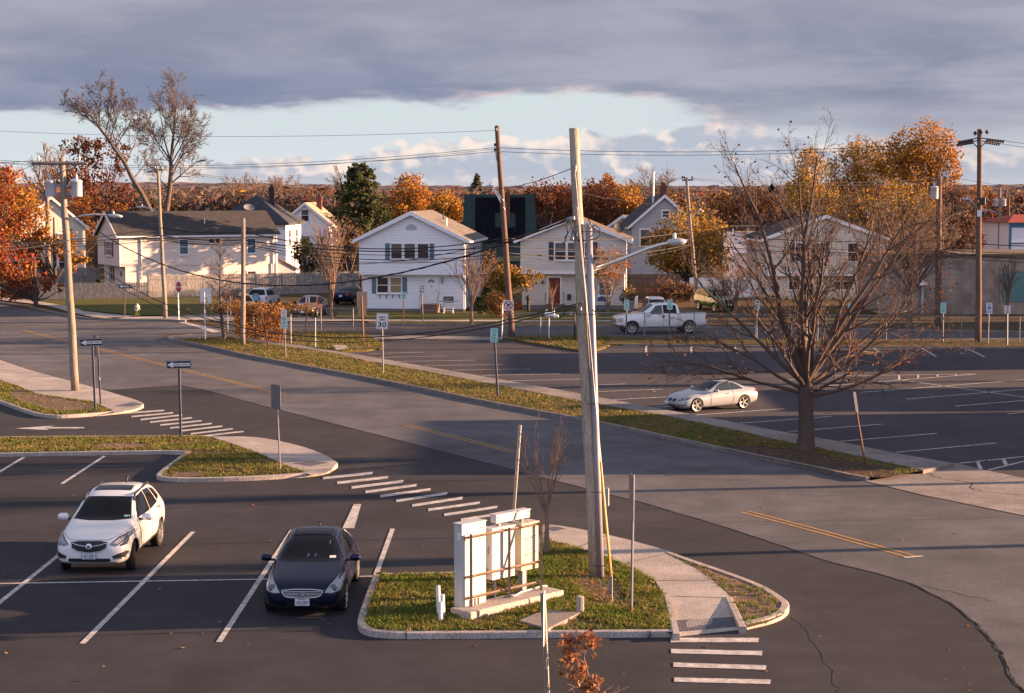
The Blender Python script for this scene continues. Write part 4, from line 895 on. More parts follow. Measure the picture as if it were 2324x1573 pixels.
def pole(key, label, base, top, r0, r1, m, zb=0., seg=12):
    B = G(base[0], base[1], zb); T = at(top[0], top[1], B.y); t = T-B
    o = thing('utility_pole', label, 'utility pole', tuple(B)); n = 9; rd = random.Random(key)
    pts = [t*(i/n)+Vector((rd.gauss(0, .012), rd.gauss(0, .012), 0))*(1 if 0 < i < n else 0) for i in range(n+1)]; pts[0] = t*0-Vector((0, 0, .02))
    MB().tube(pts, [r0+(r1-r0)*i/n for i in range(n+1)], seg).build('pole', m, o, True)
    POLES[key] = (o, B, T)
    return o
def loc(key, px, py, dY=0.):                                  # a point of the picture at this pole's distance, in the pole's own coordinates
    o, B, T = POLES[key]; return at(px, py, B.y+dY)-B
def wpos(key, px, py, dY=0.): o, B, T = POLES[key]; return at(px, py, B.y+dY)
def lamp_head(par, p, d, L=.62, w=.17):
    d = Vector(d).normalized(); s = Vector((-d.y, d.x, 0)).normalized(); up = Vector((0, 0, 1)); v = []; f = []
    prof = [(-.05, .25, .04, .04), (.0, .45, .07, .06), (.3, .9, .09, .09), (.6, 1., .09, .10), (.85, .8, .06, .08), (1., .35, .02, .04)]
    k = 10
    for t, ww, hu, hd in prof:
        for j in range(k):
            a = 2*math.pi*j/k; c, q = math.cos(a), math.sin(a)
            v.append(Vector(p)+d*(t*L)+s*(c*w*ww)+up*(q*(hu if q > 0 else hd)))
    for i in range(len(prof)-1):
        for j in range(k): f.append((i*k+j, i*k+(j+1) % k, (i+1)*k+(j+1) % k, (i+1)*k+j))
    f += [tuple(range(k-1, -1, -1)), tuple(range((len(prof)-1)*k, len(prof)*k))]
    h = MB().add(v, f).build('lamp_head', m_lamp, par, True)
    c = Vector(p)+d*L*.35+up*.08; MB().lathe([(.045, 0), (.045, .10), (.02, .13), (0, .13)], 8, tuple(c)).build('photocell', m_porc, h)
    return h
def transformer(par, p, r, h):
    c = MB().lathe([(0, 0), (r*.9, 0), (r, .04), (r, h-.05), (r*1.06, h-.04), (r*1.06, h), (r*.8, h+.05), (0, h+.07)], 16, tuple(p)).build('transformer', m_can, par, True)
    q = Vector(p)+Vector((0, 0, h+.05)); MB().lathe([(.05, 0), (.07, .03), (.05, .06), (.07, .10), (.05, .14), (.065, .18), (.03, .24), (0, .30)], 8, tuple(q)).build('bushing', m_porc, c, True)
    return c
def insulator(par, p, h=.22, r=.07, m=None):
    return MB().lathe([(.03, 0), (.03, h*.3), (r, h*.35), (r*.6, h*.55), (r*.8, h*.6), (r*.5, h*.9), (0, h)], 8, tuple(p)).build('insulator', m or m_insul, par, True)
# left pole with two transformers
o = pole('P1', 'wooden pole with two white transformers and a lamp arm on the left island', (171, 886), (140, 358), .19, .14, m_pole, KH)
c0, c1 = loc('P1', 74, 371), loc('P1', 200, 371); ca = MB(); d = c1-c0; L = d.length; ca.tube([c0+Vector((0, -.17, 0)), c1+Vector((0, -.17, 0))], .075, 4).build('crossarm', m_poleg, o)
for px in (90, 182): insulator(o, loc('P1', px, 367)+Vector((0, -.17, 0)), .28, .07, m_porc)
for s in (-1, 1): MB().tube([loc('P1', 141+s*28, 373)+Vector((0, -.2, 0)), loc('P1', 145, 390)+Vector((0, -.2, 0))], .02, 4).build('arm_brace', m_metalg, o)
for px in (115, 174.5): transformer(o, loc('P1', px, 446.5), .245, .70)
for py in (420, 440): MB().tube([loc('P1', 127, py), loc('P1', 163, py)], .05, 6).build('mounting_bracket', m_metalg, o)
a0, a1 = loc('P1', 158, 499), loc('P1', 250, 489)
MB().tube([a0, a0.lerp(a1, .3)+Vector((0, 0, .13)), a0.lerp(a1, .6)+Vector((0, 0, .13)), a1], [.05, .045, .04, .035], 8).build('lamp_arm', m_lamp, o, True); lamp_head(o, a1-Vector((.06, 0, 0)), (1, -.05, -.06), .62, .15)
MB().tube([loc('P1', 143, 352), loc('P1', 128, 395, -.25), loc('P1', 118, 405, -.2)], .015, 4).build('jumper_wire', m_wire, o)
# pale pole with lamp behind the hydrant
o = pole('P2', 'pale wooden pole with a small lamp on the lawn near the hydrant', (375.5, 723), (358, 383), .16, .11, m_pole, .05)
MB().tube([loc('P2', 335, 389), loc('P2', 371, 386)], .05, 4).build('crossarm', m_poleg, o)
for px in (337, 352, 368): insulator(o, loc('P2', px, 386), .25, .08, m_porc)
a0, a1 = loc('P2', 365, 486), loc('P2', 329, 470); MB().tube([a0, a0.lerp(a1, .5)+Vector((0, 0, .08)), a1], [.05, .045, .04], 8).build('lamp_arm', m_lamp, o, True); lamp_head(o, a1, (-1, 0, .02), .6, .16)
MB().rbox(*tuple(loc('P2', 363, 571)), .22, .2, .35, .04).build('meter', m_can, o)
# short stub pole on the median
o = pole('P3', 'short bare wooden stub pole on the median by the vine hedge', (551.5, 782), (552, 496), .145, .12, m_poleg, KH)
# leaning pole in the middle distance
o = pole('P4', 'leaning brown pole with a pale bracket lamp between the white and beige houses', (1162, 765), (1127.5, 285), .20, .14, m_poleb, .1)
a = loc('P4', 1118, 423); b0, b1 = loc('P4', 1143, 456), loc('P4', 1146, 477)
MB().tube([b0+Vector((0, -.12, 0)), a], .035, 6).tube([b1+Vector((0, -.12, 0)), a+Vector((0, 0, -.05))], .035, 6).tube([b0.lerp(a, .45)+Vector((0, -.07, 0)), b1.lerp(a, .35)+Vector((0, -.07, 0))], .025, 6).build('lamp_bracket', m_trim, o, True)
lamp_head(o, a, (-1, 0, 0), .5, .16)
for py in (334, 345): insulator(o, loc('P4', 1123.5, py), .25, .1)
MB().tube([loc('P4', 1124, 342), loc('P4', 1127, 365)], .03, 5).build('cutout', m_porc, o)
insulator(o, loc('P4', 1127, 297, -.2), .16, .06, m_porc)
# near pole with steel riser, lamp arm and guy
o = pole('P5', 'leaning pole with a grey steel riser and long lamp arm on the near island', (1349.5, 1310), (1302.5, 291), .135, .112, m_pole5, KH-.02, 16)
o5, B5, T5 = POLES['P5']
pts = [loc('P5', 1336+ (1363-1336)*t, 507+(1312-507)*t, -.09)+Vector((.0, 0, 0)) for t in (0, .33, .66, 1)]
MB().tube(pts, [.075, .08, .085, .088], 14).build('conduit_riser', m_riser, o, True)
for t in (.02, .25, .5, .75, .96):
    p = pts[0].lerp(pts[-1], t); MB().tube([p+Vector((-.24, .06, -.02)), p+Vector((-.1, -.13, -.02)), p+Vector((.08, -.12, -.02)), p+Vector((.13, .04, -.02))], .008, 4).build('strap', m_metald, o)
a0 = loc('P5', 1344, 614); pth = [a0, loc('P5', 1420, 584.5), loc('P5', 1468, 565), loc('P5', 1500, 555), loc('P5', 1524, 550.5), loc('P5', 1536, 549)]
MB().tube(pth, [.055, .05, .045, .043, .04, .04], 12).build('lamp_arm', m_alu, o, True)
MB().b2(-.035, .035, -.03, .03, -.32, .3).build('arm_plate', m_alu, o).location = a0+Vector((-.03, 0, 0))
lamp_head(o, loc('P5', 1516, 550), (1, -.05, .07), .42, .12)
MB().tube([loc('P5', 1545, 548), loc('P5', 1562, 546)], [.05, .03], 8).build('lamp_tip', m_lamp, o)
MB().rbox(0, 0, 0, .11, .10, .46, .03).build('sign_panel_back', m_riser, o).location = loc('P5', 1377, 1128)  # narrow grey box for a sign panel facing away
mb = MB()                                                     # the tangle of clamps and cable loops on the pole
rd = random.Random(5)
for q in ([(1297, 496), (1290, 500), (1286, 512), (1289, 528), (1284, 540)], [(1303, 500), (1294, 497), (1297, 515), (1305, 530), (1311, 540), (1302, 547), (1297, 538), (1301, 520), (1309, 512)], [(1334, 495), (1344, 515), (1352, 524), (1346, 532), (1340, 538)], [(1336, 520), (1350, 510), (1362, 520), (1362, 535), (1352, 542), (1338, 545)], [(1312, 546), (1320, 544), (1330, 547)], [(1276, 553), (1283, 548), (1283, 537)], [(1318, 686), (1296, 696), (1282, 700), (1279, 716), (1270, 722)], [(1320, 692), (1312, 702), (1308, 712), (1316, 716), (1320, 708)], [(1345, 702), (1353, 712), (1358, 722)]):
    mb.tube([loc('P5', x, y, -.16-rd.uniform(0, .1)) for x, y in q], .014, 5)
mb.build('cable_loops', m_wire, o, True)
for px, py in ((1300, 495), (1291, 498), (1306, 532), (1298, 541), (1316, 701), (1296, 712)): MB().rbox(*tuple(loc('P5', px, py, -.18)), .09, .08, .10, .02).build('cable_clamp', m_metalg, o)
MB().rbox(*tuple(loc('P5', 1305, 382, -.14)), .07, .06, .16, .02).build('guy_clamp', m_metalg, o)
# right pole
o = pole('P6', 'tall brown pole with dark insulator strings and a floodlight at right', (2220, 776), (2223, 293), .20, .14, m_poleb, .1)
for y0, xs in ((319, (2173, 2281)), (325, (2170, 2270))):
    a, b = loc('P6', xs[0], y0+3, -.3 if y0 < 320 else .3), loc('P6', xs[1], y0+1, -.3 if y0 < 320 else .3); m_ = loc('P6', 2222, y0-6, -.1)
    MB().tube([a, m_, b], .035, 5).build('crossarm', m_insul, o)
    for s in (0, 1):
        for k in range(7):
            t = .08+.1*k; p = (a.lerp(m_, t) if s == 0 else b.lerp(m_, t)); MB().lathe([(.02, -.09), (.09, -.05), (.10, -.02), (.04, .02), (.02, .06), (0, .06)], 8, tuple(p-Vector((0, 0, .05)))).build('insulator', m_insul, o, True)
for px, py in ((2213, 309), (2226, 305), (2240, 306)): insulator(o, loc('P6', px, py, -.1), .3, .14)
for s in (-1, 1): MB().tube([loc('P6', 2222+s*17, 321, -.15), loc('P6', 2222+s*3, 335, -.15)], .03, 4).build('arm_brace', m_metald, o)
MB().rbox(0, 0, 0, .48, .22, .44, .03).b2(-.18, .18, -.13, -.11, -.16, .0, 0).build('floodlight', m_metald, o).location = loc('P6', 2227, 457, -.28)
MB().b2(-.17, .17, -.15, -.13, -.02, .12).build('lens', m_porc, o.children[-1])
a0, a1 = loc('P6', 2217, 470), loc('P6', 2200, 453); MB().tube([a0, a1], [.05, .045], 8).build('lamp_arm', m_lamp, o); lamp_head(o, a1, (-1, 0, .1), .4, .14)
MB().b2(-.14, .14, -.03, 0, -.2, .2).build('pole_plate', m_trim, o).location = loc('P6', 2223, 484, -.17)
# dark pole behind the big tree
o = pole('P7', 'dark brown pole with one transformer behind the big bare tree', (2128, 745), (2132, 400), .22, .17, m_poleb, .06)
transformer(o, loc('P7', 2120, 452, -.1), .27, .80); MB().tube([loc('P7', 2120, 440, -.1), loc('P7', 2132, 440)], .05, 5).build('mounting_bracket', m_metalg, o)
# small pole by the yellow tree
o = pole('P8', 'thin weathered pole with a small crossarm in front of the yellow tree', (1583.5, 697), (1557.5, 403), .16, .11, m_poleg, .02)
MB().tube([loc('P8', 1548, 409), loc('P8', 1573, 408)], .07, 4).build('crossarm', m_pole, o)
for px in (1549, 1553, 1571): insulator(o, loc('P8', px, 406), .22, .1)
MB().tube([loc('P8', 1569, 496), loc('P8', 1577, 484), loc('P8', 1587, 480)], .04, 6).build('lamp_arm', m_lamp, o); lamp_head(o, loc('P8', 1585, 479), (1, 0, 0), .4, .13)
# far poles at the right edge
Yf = 208.
def far_pole(key, label, px0, px1, py1, r, m):
    p = at(px0, 600, Yf); B = Vector((p.x, Yf, 0)); T = at(px1, py1, Yf)
    o = thing('utility_pole', label, 'utility pole', tuple(B)); MB().tube([Vector((0, 0, 0)), (T-B)*.5, T-B], [r, r*.9, r*.75], 8).build('pole', m, o, True); POLES[key] = (o, B, T); return o
o = far_pole('P9', 'far pale pole with twin transformers and a lamp beside the red roofed building', 2268, 2269.5, 427, .2, m_pole)
for px in (2260, 2277): transformer(o, loc('P9', px, 468), .32, .75)
MB().tube([loc('P9', 2252, 433), loc('P9', 2281, 432)], .07, 4).build('crossarm', m_poleg, o)
a0, a1 = loc('P9', 2265, 486), loc('P9', 2243, 477); MB().tube([a0, a0.lerp(a1, .5)+Vector((0, 0, .12)), a1], .06, 6).build('lamp_arm', m_lamp, o, True); lamp_head(o, a1, (-1, 0, 0), .6, .16)
far_pole('P10', 'thin dark pole standing before the red roofed building', 2289, 2290, 446, .14, m_poleb)
# guy of the near pole
ga = G(1391, 1370, KH-.02); g0 = wpos('P5', 1304.6, 380, -.15); o = thing('guy_wire', 'steel guy of the near pole with a yellow plastic guard', 'guy wire', tuple(ga))
eye = at(1386, 1314, ga.y+.0)
MB().tube([g0-ga, eye-ga+Vector((0, 0, .12))], .006, 5).tube([wpos('P5', 1310, 470, -.17)-ga, eye-ga+Vector((.03, 0, .12))], .005, 5).build('cable', m_metalg, o)
t0 = at(1356.5, 1061, (g0.y+ga.y)/2-.5); u = (g0-eye).normalized(); gl = 2.6
MB().tube([eye-ga+Vector((0, -.02, .05)), eye-ga+u*gl+Vector((0, -.02, 0))], .023, 8).build('guard', m_guard, o, True)
MB().tube([Vector((0, 0, -.05)), eye-ga+Vector((0, 0, -.1))], .014, 6).tube([eye-ga+Vector((-.03, 0, .1)), eye-ga+Vector((-.03, 0, -.32))], .012, 5).tube([eye-ga+Vector((.03, 0, .1)), eye-ga+Vector((.03, 0, -.32))], .012, 5).build('anchor_rod', m_metalg, o)
# ---- wires
def wire(label, pts3, r, sag=0., group='overhead wires', twist=False, n=14):
    """cable through the given 3-D points, hanging by sag metres in every span"""
    out = []
    for i in range(len(pts3)-1):
        a, b = Vector(pts3[i]), Vector(pts3[i+1]); sg = sag[i] if isinstance(sag, (list, tuple)) else sag
        for k in range(n+(1 if i == len(pts3)-2 else 0)):
            t = k/n; p = a.lerp(b, t); p.z -= sg*4*t*(1-t); out.append(p)
    mb = MB(); mb.tube(out, r, 5)
    if twist:
        L = sum((out[i+1]-out[i]).length for i in range(len(out)-1)); q = []; m = int(L/.12)
        for k in range(m+1):
            s = k/m*(len(out)-1); i = min(int(s), len(out)-2); p = out[i].lerp(out[i+1], s-i); a = k*.55; q.append(p+Vector((0, math.cos(a), math.sin(a)))*r*1.1)
        mb.tube(q, r*.55, 4)
    c = out[0].copy(); mb.v = [(x-c.x, y-c.y, z-c.z) for x, y, z in mb.v]
    o = mb.build('overhead_wire', m_wire, None, True); o.location = c
    return tag(o, label, 'wire', group)
W = wpos
# top line and twin conductors on the middle pole
g1 = 'conductors on the leaning pole'
wire('topmost thin wire running left from the leaning pole top', [at(-200, 286, 128), W('P4', 1127, 296)], .012, .55, g1)
wire('upper conductor sagging left of the leaning pole', [at(-260, 340, 132), W('P4', 1124, 335)], .016, 1.15, g1)
wire('lower conductor sagging left of the leaning pole', [at(-260, 347, 132), W('P4', 1124, 344)], .016, 1.05, g1)
wire('middle conductor sagging left of the leaning pole', [at(-260, 344, 134), W('P4', 1126, 338)], .012, 1.3, g1)
wire('upper conductor between the leaning pole and the right pole', [W('P4', 1126, 335), W('P6', 2170, 322, -.3)], .018, .42, g1)
wire('lower conductor between the leaning pole and the right pole', [W('P4', 1126, 344), W('P6', 2167, 329, .3)], .016, .40, g1)
g2 = 'conductors on the right pole'
wire('upper conductor running off right of the insulator strings', [W('P6', 2281, 320, -.3), at(2700, 332, 100)], .014, .3, g2)
wire('lower conductor running off right of the insulator strings', [W('P6', 2270, 326, .3), at(2700, 350, 100)], .014, .3, g2)
# thin far lines
g3 = 'thin far distribution lines'
wire('thin far line from the pale lawn pole over the slate roof, upper', [W('P2', 368, 384), at(760, 419, 175), at(1130, 428, 200)], .013, .25, g3)
wire('thin far line from the pale lawn pole over the slate roof, lower', [W('P2', 368, 387), at(760, 424, 175), at(1130, 433, 200)], .013, .25, g3)
wire('thin far line from the weathered small pole towards the right poles, upper', [W('P8', 1571, 405), at(2140, 404, 170)], .014, .4, g3)
wire('thin far line from the weathered small pole towards the right poles, lower', [W('P8', 1571, 408), at(2140, 412, 170)], .014, .4, g3)
wire('far line between the oak trees and the weathered small pole, upper', [at(1240, 432, 190), W('P8', 1549, 402)], .013, .35, g3)
wire('far line between the oak trees and the weathered small pole, lower', [at(1240, 436, 190), W('P8', 1549, 406)], .013, .35, g3)
wire('far line falling right behind the insulator pole, upper', [at(2150, 400, 150), at(2500, 440, 150)], .014, .3, g3)
wire('far line falling right behind the insulator pole, lower', [at(2150, 411, 150), at(2500, 452, 150)], .014, .3, g3)
wire('service line from the near pole top down left to the far houses', [W('P5', 1300, 381), at(1060, 425, 70), at(780, 466, 130)], .010, .25, g3)
wire('pale service line from the near pole right to the grey house', [at(1290, 425, 60), at(1400, 452, 90), W('P8', 1566, 470)], .010, .1, g3)
# black bundles in front of the houses
g4 = 'black cable bundles in front of the houses'
wire('upper black bundle from far left over the cream house roof to the leaning pole', [at(-150, 560, 118), W('P2', 364, 517), at(553, 526, 121), W('P4', 1145, 541)], .036, [.35, .2, .9], g4)
wire('black bundle along the cream house eave to the leaning pole', [at(-150, 545, 120), W('P2', 366, 535), at(553, 545, 121), W('P4', 1147, 558)], .04, [.3, .15, .55], g4)
wire('thin cable just below the cream house eave to the leaning pole', [at(-150, 551, 120), W('P2', 366, 540), at(553, 550, 121), W('P4', 1148, 566)], .022, [.3, .15, .6], g4)
wire('lowest black bundle across the cream house to the leaning pole', [at(-150, 558, 120), W('P2', 367, 545), at(553, 553, 121), W('P4', 1149, 574)], .03, [.3, .15, .75], g4)
wire('cable across the white house upper windows, above', [W('P2', 367, 548), at(553, 557, 121), W('P4', 1149, 580)], .018, [.1, .8], g4)
wire('upper bundle from the leaning pole past the beige house to the small pole', [W('P4', 1145, 541), W('P8', 1573, 525)], .038, .35, g4)
wire('middle bundle from the leaning pole past the beige house to the small pole', [W('P4', 1147, 558), W('P8', 1574, 541)], .022, .5, g4)
wire('thick bundle from the leaning pole across the red door house to the small pole', [W('P4', 1149, 574), W('P8', 1575, 553)], .045, .55, g4)
wire('thin bundle from the leaning pole to the small pole, lowest', [W('P4', 1149, 580), W('P8', 1576, 556)], .018, .75, g4)
for i, (ya, yb, r) in enumerate(((525, 545, .03), (541, 563, .022), (553, 569, .03), (556, 575, .02))):
    wire('%s cable from the small pole behind the bare tree to the dark pole' % ('highest', 'second', 'third', 'lowest')[i], [W('P8', 1574, ya), W('P7', 2128, yb)], r, .4, g4)
    wire('%s cable from the dark pole along the workshop roof to the right' % ('highest', 'second', 'third', 'lowest')[i], [W('P7', 2130, yb+(0, 2, 3, 5)[i]), at(2600, yb+(8, 2, 14, 18)[i], 110)], r, .3, g4)
# near twisted cables between left and near pole
g5 = 'near cables slung between the left and the near pole'
wire('thick twisted cable sagging low across the white house to the near pole', [W('P1', 150, 470, -.2), W('P5', 1297, 495, -.15)], .020, 2.45, g5, True, 30)
wire('low cable sagging across the vine hedge, upper', [W('P1', 160, 558, -.2), W('P5', 1318, 688, -.15)], .017, 2.15, g5, False, 30)
wire('low cable sagging across the vine hedge, lower', [W('P1', 161, 574, -.2), W('P5', 1319, 694, -.15)], .014, 2.15, g5, False, 30)
wire('low cable above the vine hedge from the stub pole', [at(553, 540, 96), W('P5', 1296, 500, -.15)], .012, 1.2, g5, False, 24)
wire('upper of three cables leaving the left pole leftwards', [W('P1', 158, 545, -.1), at(-200, 562, 70)], .02, .3, g5)
wire('middle of three cables leaving the left pole leftwards', [W('P1', 160, 570, -.1), at(-200, 590, 70)], .015, .3, g5)
wire('drop wire from the left pole crossarm falling left', [W('P1', 78, 374), at(-200, 420, 70)], .014, .3, g5)
wire('thin wire from the left pole top leftwards', [W('P1', 92, 364), at(-260, 352, 78)], .012, .2, g5)
# ------------------------------------------------------------------ signs
m_sgw = M('sign_white', (.72, .70, .70), rough=.5, var=.05)
m_sgb = M('sign_black', (.02, .02, .022), rough=.5)
m_sgr = M('sign_red', (.50, .035, .03), rough=.5)
m_sgt = M('sign_teal', (.42, .66, .62), rough=.5, var=.08)
m_sgtd = M('sign_teal_ink', (.06, .26, .23), rough=.5)
m_sgblue = M('sign_blue', (.02, .08, .36), rough=.5)
m_sgback = M('sign_back', (.20, .195, .215), rough=.6, metal=.35, sc=3)
m_tanb = M('sign_back_tan', (.42, .30, .20), rough=.7, var=.12)
m_post = M('sign_post_steel', (.12, .12, .155), rough=.7, metal=.0, sc=5)
m_postd = M('sign_post_dark', (.10, .11, .14), rough=.6, metal=.3)
m_blk = M('post_black', (.015, .015, .016), rough=.6)
def signpost(label, base, top, zb=0., m=None, r=.03, cat='sign', group=None, name='street_sign', kind='square', dY=0.):
    B = G(base[0], base[1], zb); T = at(top[0], top[1], B.y+dY); t = T-B
    o = thing(name, label, cat, tuple(B), 0, group)
    mb = MB()
    if kind == 'square': mb.tube([-t*.01, t], r, 4)
    else:                                                     # U channel
        for dx in (-r, r): mb.tube([Vector((dx, 0, -.02)), t+Vector((dx, 0, 0))], r*.42, 4)
        mb.tube([Vector((0, r*.6, -.02)), t+Vector((0, r*.6, 0))], r*.8, 4)
    mb.build('post', m or m_post, o)
    o['_y'] = B.y
    return o, B
def panel(o, B, px, py, w, h, m, rz=0., rr=.03, th=.012, dy=-.045, name='panel', dY=0., back=None, tilt=0.):
    """sign panel centred on a picture point at the post's distance"""
    p = at(px, py, B.y+dY)-B
    q = MB().xzpoly(rrect(-w/2, w/2, -h/2, h/2, rr), -th/2, th/2).build(name, m, o); q.location = p+Vector((dy*-math.sin(rz), dy*math.cos(rz), 0)); q.rotation_euler = (0, tilt, rz)
    return q
def letter(q, lines, m, y=-.010):
    mb = MB()
    for t, cx, cz, wd, ht in lines: put_text(mb, t, cx, cz, y, wd, ht, 0, .02)
    return mb.build('lettering', m, q)
def shape(q, poly, m, name, y0=-.010, y1=-.006): return MB().xzpoly(poly, y0, y1).build(name, m, q)
def oneway(q, w, h):
    for a in (rrect(-w/2+.012, w/2-.012, -h/2+.012, h/2-.012, .03),):
        mb = MB(); n = len(a); b = [(x*(1-.028), z*(1-.075)) for x, z in a]
        v = [(x, -.0095, z) for x, z in a]+[(x, -.0095, z) for x, z in b]; mb.add(v, [(i, (i+1) % n, n+(i+1) % n, n+i) for i in range(n)]).build('border', m_sgw, q)
    shape(q, [(-w*.455, 0), (-w*.23, h*.36), (-w*.23, h*.19), (w*.43, h*.19), (w*.43, -h*.19), (-w*.23, -h*.19), (-w*.23, -h*.36)], m_sgw, 'arrow', -.0095, -.005)
    letter(q, [('ONE WAY', w*.10, 0, w*.60, h*.24)], m_sgb, -.0105)
g = 'black one way arrow signs'
o, B = signpost('one way arrow sign on twin steel posts beside the transformer pole', (216, 930), (209, 770), KH, r=.035, kind='u', group=g); oneway(panel(o, B, 208, 777, .97, .33, m_sgb, tilt=R(-2.5)), .97, .33)
o, B = signpost('one way arrow sign standing alone on the grass island by the crosswalk', (410.5, 992), (406, 822), KH-.02, r=.035, kind='u', group=g); oneway(panel(o, B, 406, 827.5, .93, .31, m_sgb, tilt=R(-1.5)), .93, .31)
o, B = signpost('far small one way arrow sign on a black post by the picket fence', (283, 721), (283, 643), .06, m_blk, .045, group=g); oneway(panel(o, B, 284, 650, .98, .31, m_sgb), .98, .31)
g = 'sign seen from behind'
o, B = signpost('tall grey sign seen from behind near the curved walk of the left island', (636, 1065), (627, 872), KH, m_post, .03); q = panel(o, B, 626, 901, .60, .80, m_sgback, R(-52), .05, dy=.0); shape(q, rrect(-.035, .035, -.4, .4, .01), m_post, 'stiffener', .006, .05)
o, B = signpost('grey sign seen from behind on a thin post right of the transformer pole', (228.5, 919), (220, 760), KH, m_post, .028, kind='u'); panel(o, B, 219, 785, .5, .92, m_sgback, R(-62), .04); MB().rbox(*tuple(at(223.5, 859.5, B.y-.05)-B), .14, .06, .13, .015).build('clamp', m_riser, o)
o, B = signpost('edge on sign with a tall narrow panel beside the near leaning pole', (1433, 1393), (1438, 1078), KH-.02, m_post, .03); q = panel(o, B, 1437.5, 1128, .46, 1.0, m_sgback, R(-83), .04); MB().tube([Vector((0, 0, 0)), Vector((0, 0, .16))], .038, 4).build('post_sleeve', m_rust, o)
o, B = signpost('pale edge on sign in the foreground in front of the cabinets', (1247, 1700), (1232, 1346), 0, m_alu, .032, kind='u'); panel(o, B, 1228.5, 1404, .46, .86, m_sgw, R(86), .05)
o, B = signpost('thin leaning post rising behind the metal cabinets', (1162, 1218), (1180.5, 965), 0, m_alu, .028, kind='u')
o, B = signpost('white speed limit 30 sign on the median', (870, 846), (867, 716), KH-.02, m_postd, .04); q = panel(o, B, 867.5, 729, .60, .80, m_sgw, R(4), .05, tilt=R(3))
mb = MB(); a = rrect(-.28, .28, -.38, .38, .04); n = len(a); b = [(x*.95, z*.965) for x, z in a]; mb.add([(x, -.0095, z) for x, z in a]+[(x, -.0095, z) for x, z in b], [(i, (i+1) % n, n+(i+1) % n, n+i) for i in range(n)]).build('border', m_sgb, q)
letter(q, [('SPEED', 0, .20, .36, .09), ('LIMIT', 0, .075, .30, .09), ('30', 0, -.17, .42, .26)], m_sgb)
def bars(q, w, h, rows, m):                                   # unreadable small print, as at this distance: short rules
    mb = MB()
    for z, ww in rows: mb.xzpoly(rect(-w*ww/2, w*ww/2, h*z-.014, h*z+.014), -.010, -.006)
    return mb.build('small_print', m, q)
def darrow(q, w, z, m):
    shape(q, [(-w/2, z), (-w/2+.04, z+.03), (-w/2+.04, z+.010), (w/2-.04, z+.010), (w/2-.04, z+.03), (w/2, z), (w/2-.04, z-.03), (w/2-.04, z-.010), (-w/2+.04, z-.010), (-w/2+.04, z-.03)], m, 'double_arrow')
o, B = signpost('teal parking notice with a double arrow in the middle of the median', (1129.8, 901), (1121, 746), KH-.02, m_post, .035, kind='u'); q = panel(o, B, 1121.5, 761, .33, .63, m_sgt, R(3), .03, tilt=R(2)); bars(q, .33, .63, ((.40, .6), (.30, .75), (.17, .4), (.08, .5), (-.02, .5), (-.28, .75), (-.40, .75)), m_sgtd); darrow(q, .20, -.10, m_sgb)
o, B = signpost('teal notice below a white one on one post in front of the vine hedge', (648.4, 811), (644.5, 703), KH-.02, m_post, .04); q = panel(o, B, 645, 732.5, .33, .62, m_sgt, 0, .03); bars(q, .33, .62, ((.38, .7), (.28, .7), (.15, .4), (.05, .5), (-.08, .55), (-.3, .6)), m_sgtd)
q = panel(o, B, 643.8, 711, .30, .44, m_sgw, 0, .03); bars(q, .30, .44, ((.3, .6), (.1, .7), (-.1, .4)), m_sgr); darrow(q, .18, -.17, m_sgr)
o, B = signpost('rusty leaning post without a sign at the near end of the vine hedge', (611, 793), (591, 702), KH, m_rust, .05, cat='post', name='sign_post')
o, B = signpost('rusty leaning post with a small white sign left of the vase shaped tree', (693.5, 753), (699, 673), .1, m_rust, .045); q = panel(o, B, 698.5, 681, .26, .42, m_sgw, 0, .02); shape(q, rrect(-.04, .04, -.19, .19, .01), m_rust, 'stiffener')
o, B = signpost('tan board seen from behind on a brown post left of the white house', (825, 766), (821, 672), .1, m_poleb, .06); q = panel(o, B, 821.5, 680, .66, .98, m_tanb, 0, .01, dy=.08); panel(o, B, 822, 708, .50, .55, m_tanb, 0, .01, dy=.09, name='lower_panel')
o, B = signpost('small teal sign before the reddish shrub of the white house', (915, 733), (916.5, 664), .07, m_rust, .04); q = panel(o, B, 917, 671, .30, .50, m_sgt, 0, .03); bars(q, .3, .5, ((.3, .6), (-.3, .6)), m_sgtd); shape(q, rect(-.05, .05, -.06, .06), m_sgtd, 'symbol')
o, B = signpost('white vertical one way sign in front of the white house', (960, 734), (957, 646), .07, m_post, .045); q = panel(o, B, 957.5, 656.5, .46, .60, m_sgw, 0, .03); letter(q, [('ONE', 0, .19, .28, .12), ('WAY', 0, .02, .32, .12)], m_sgb); shape(q, [(-.16, -.17), (-.06, -.10), (-.06, -.145), (.16, -.145), (.16, -.195), (-.06, -.195), (-.06, -.24)], m_sgb, 'arrow')
o, B = signpost('red and white no right turn sign on the fence end', (1139, 768), (1141, 688), .1, m_sgw, .04); q = panel(o, B, 1153.5, 693, .66, .64, m_sgw, 0, .02)
mb = MB(); ring = circ(0, 0, .27, 28); rin = circ(0, 0, .215, 28); n = 28; mb.add([(x, -.013, z) for x, z in ring]+[(x, -.013, z) for x, z in rin], [(i, (i+1) % n, n+(i+1) % n, n+i) for i in range(n)])
mb.xzpoly([(-.19, .14), (-.14, .19), (.19, -.14), (.14, -.19)], -.0135, -.008).build('prohibition_ring', m_sgr, q)
shape(q, [(-.09, -.17), (-.03, -.17), (-.03, .03), (.06, .03), (.06, -.02), (.17, .07), (.06, .16), (.06, .10), (-.09, .10)], m_sgb, 'arrow', -.0105, -.006)
o, B = signpost('short brown stake beside the fence end under the leaning pole', (1155, 765), (1155, 717), .1, m_rust, .05, cat='post', name='wooden_stake')
o, B = signpost('slim black post in the verge left of the near leaning pole', (1304.5, 771), (1304, 712), .1, m_blk, .05, cat='post', name='sign_post')
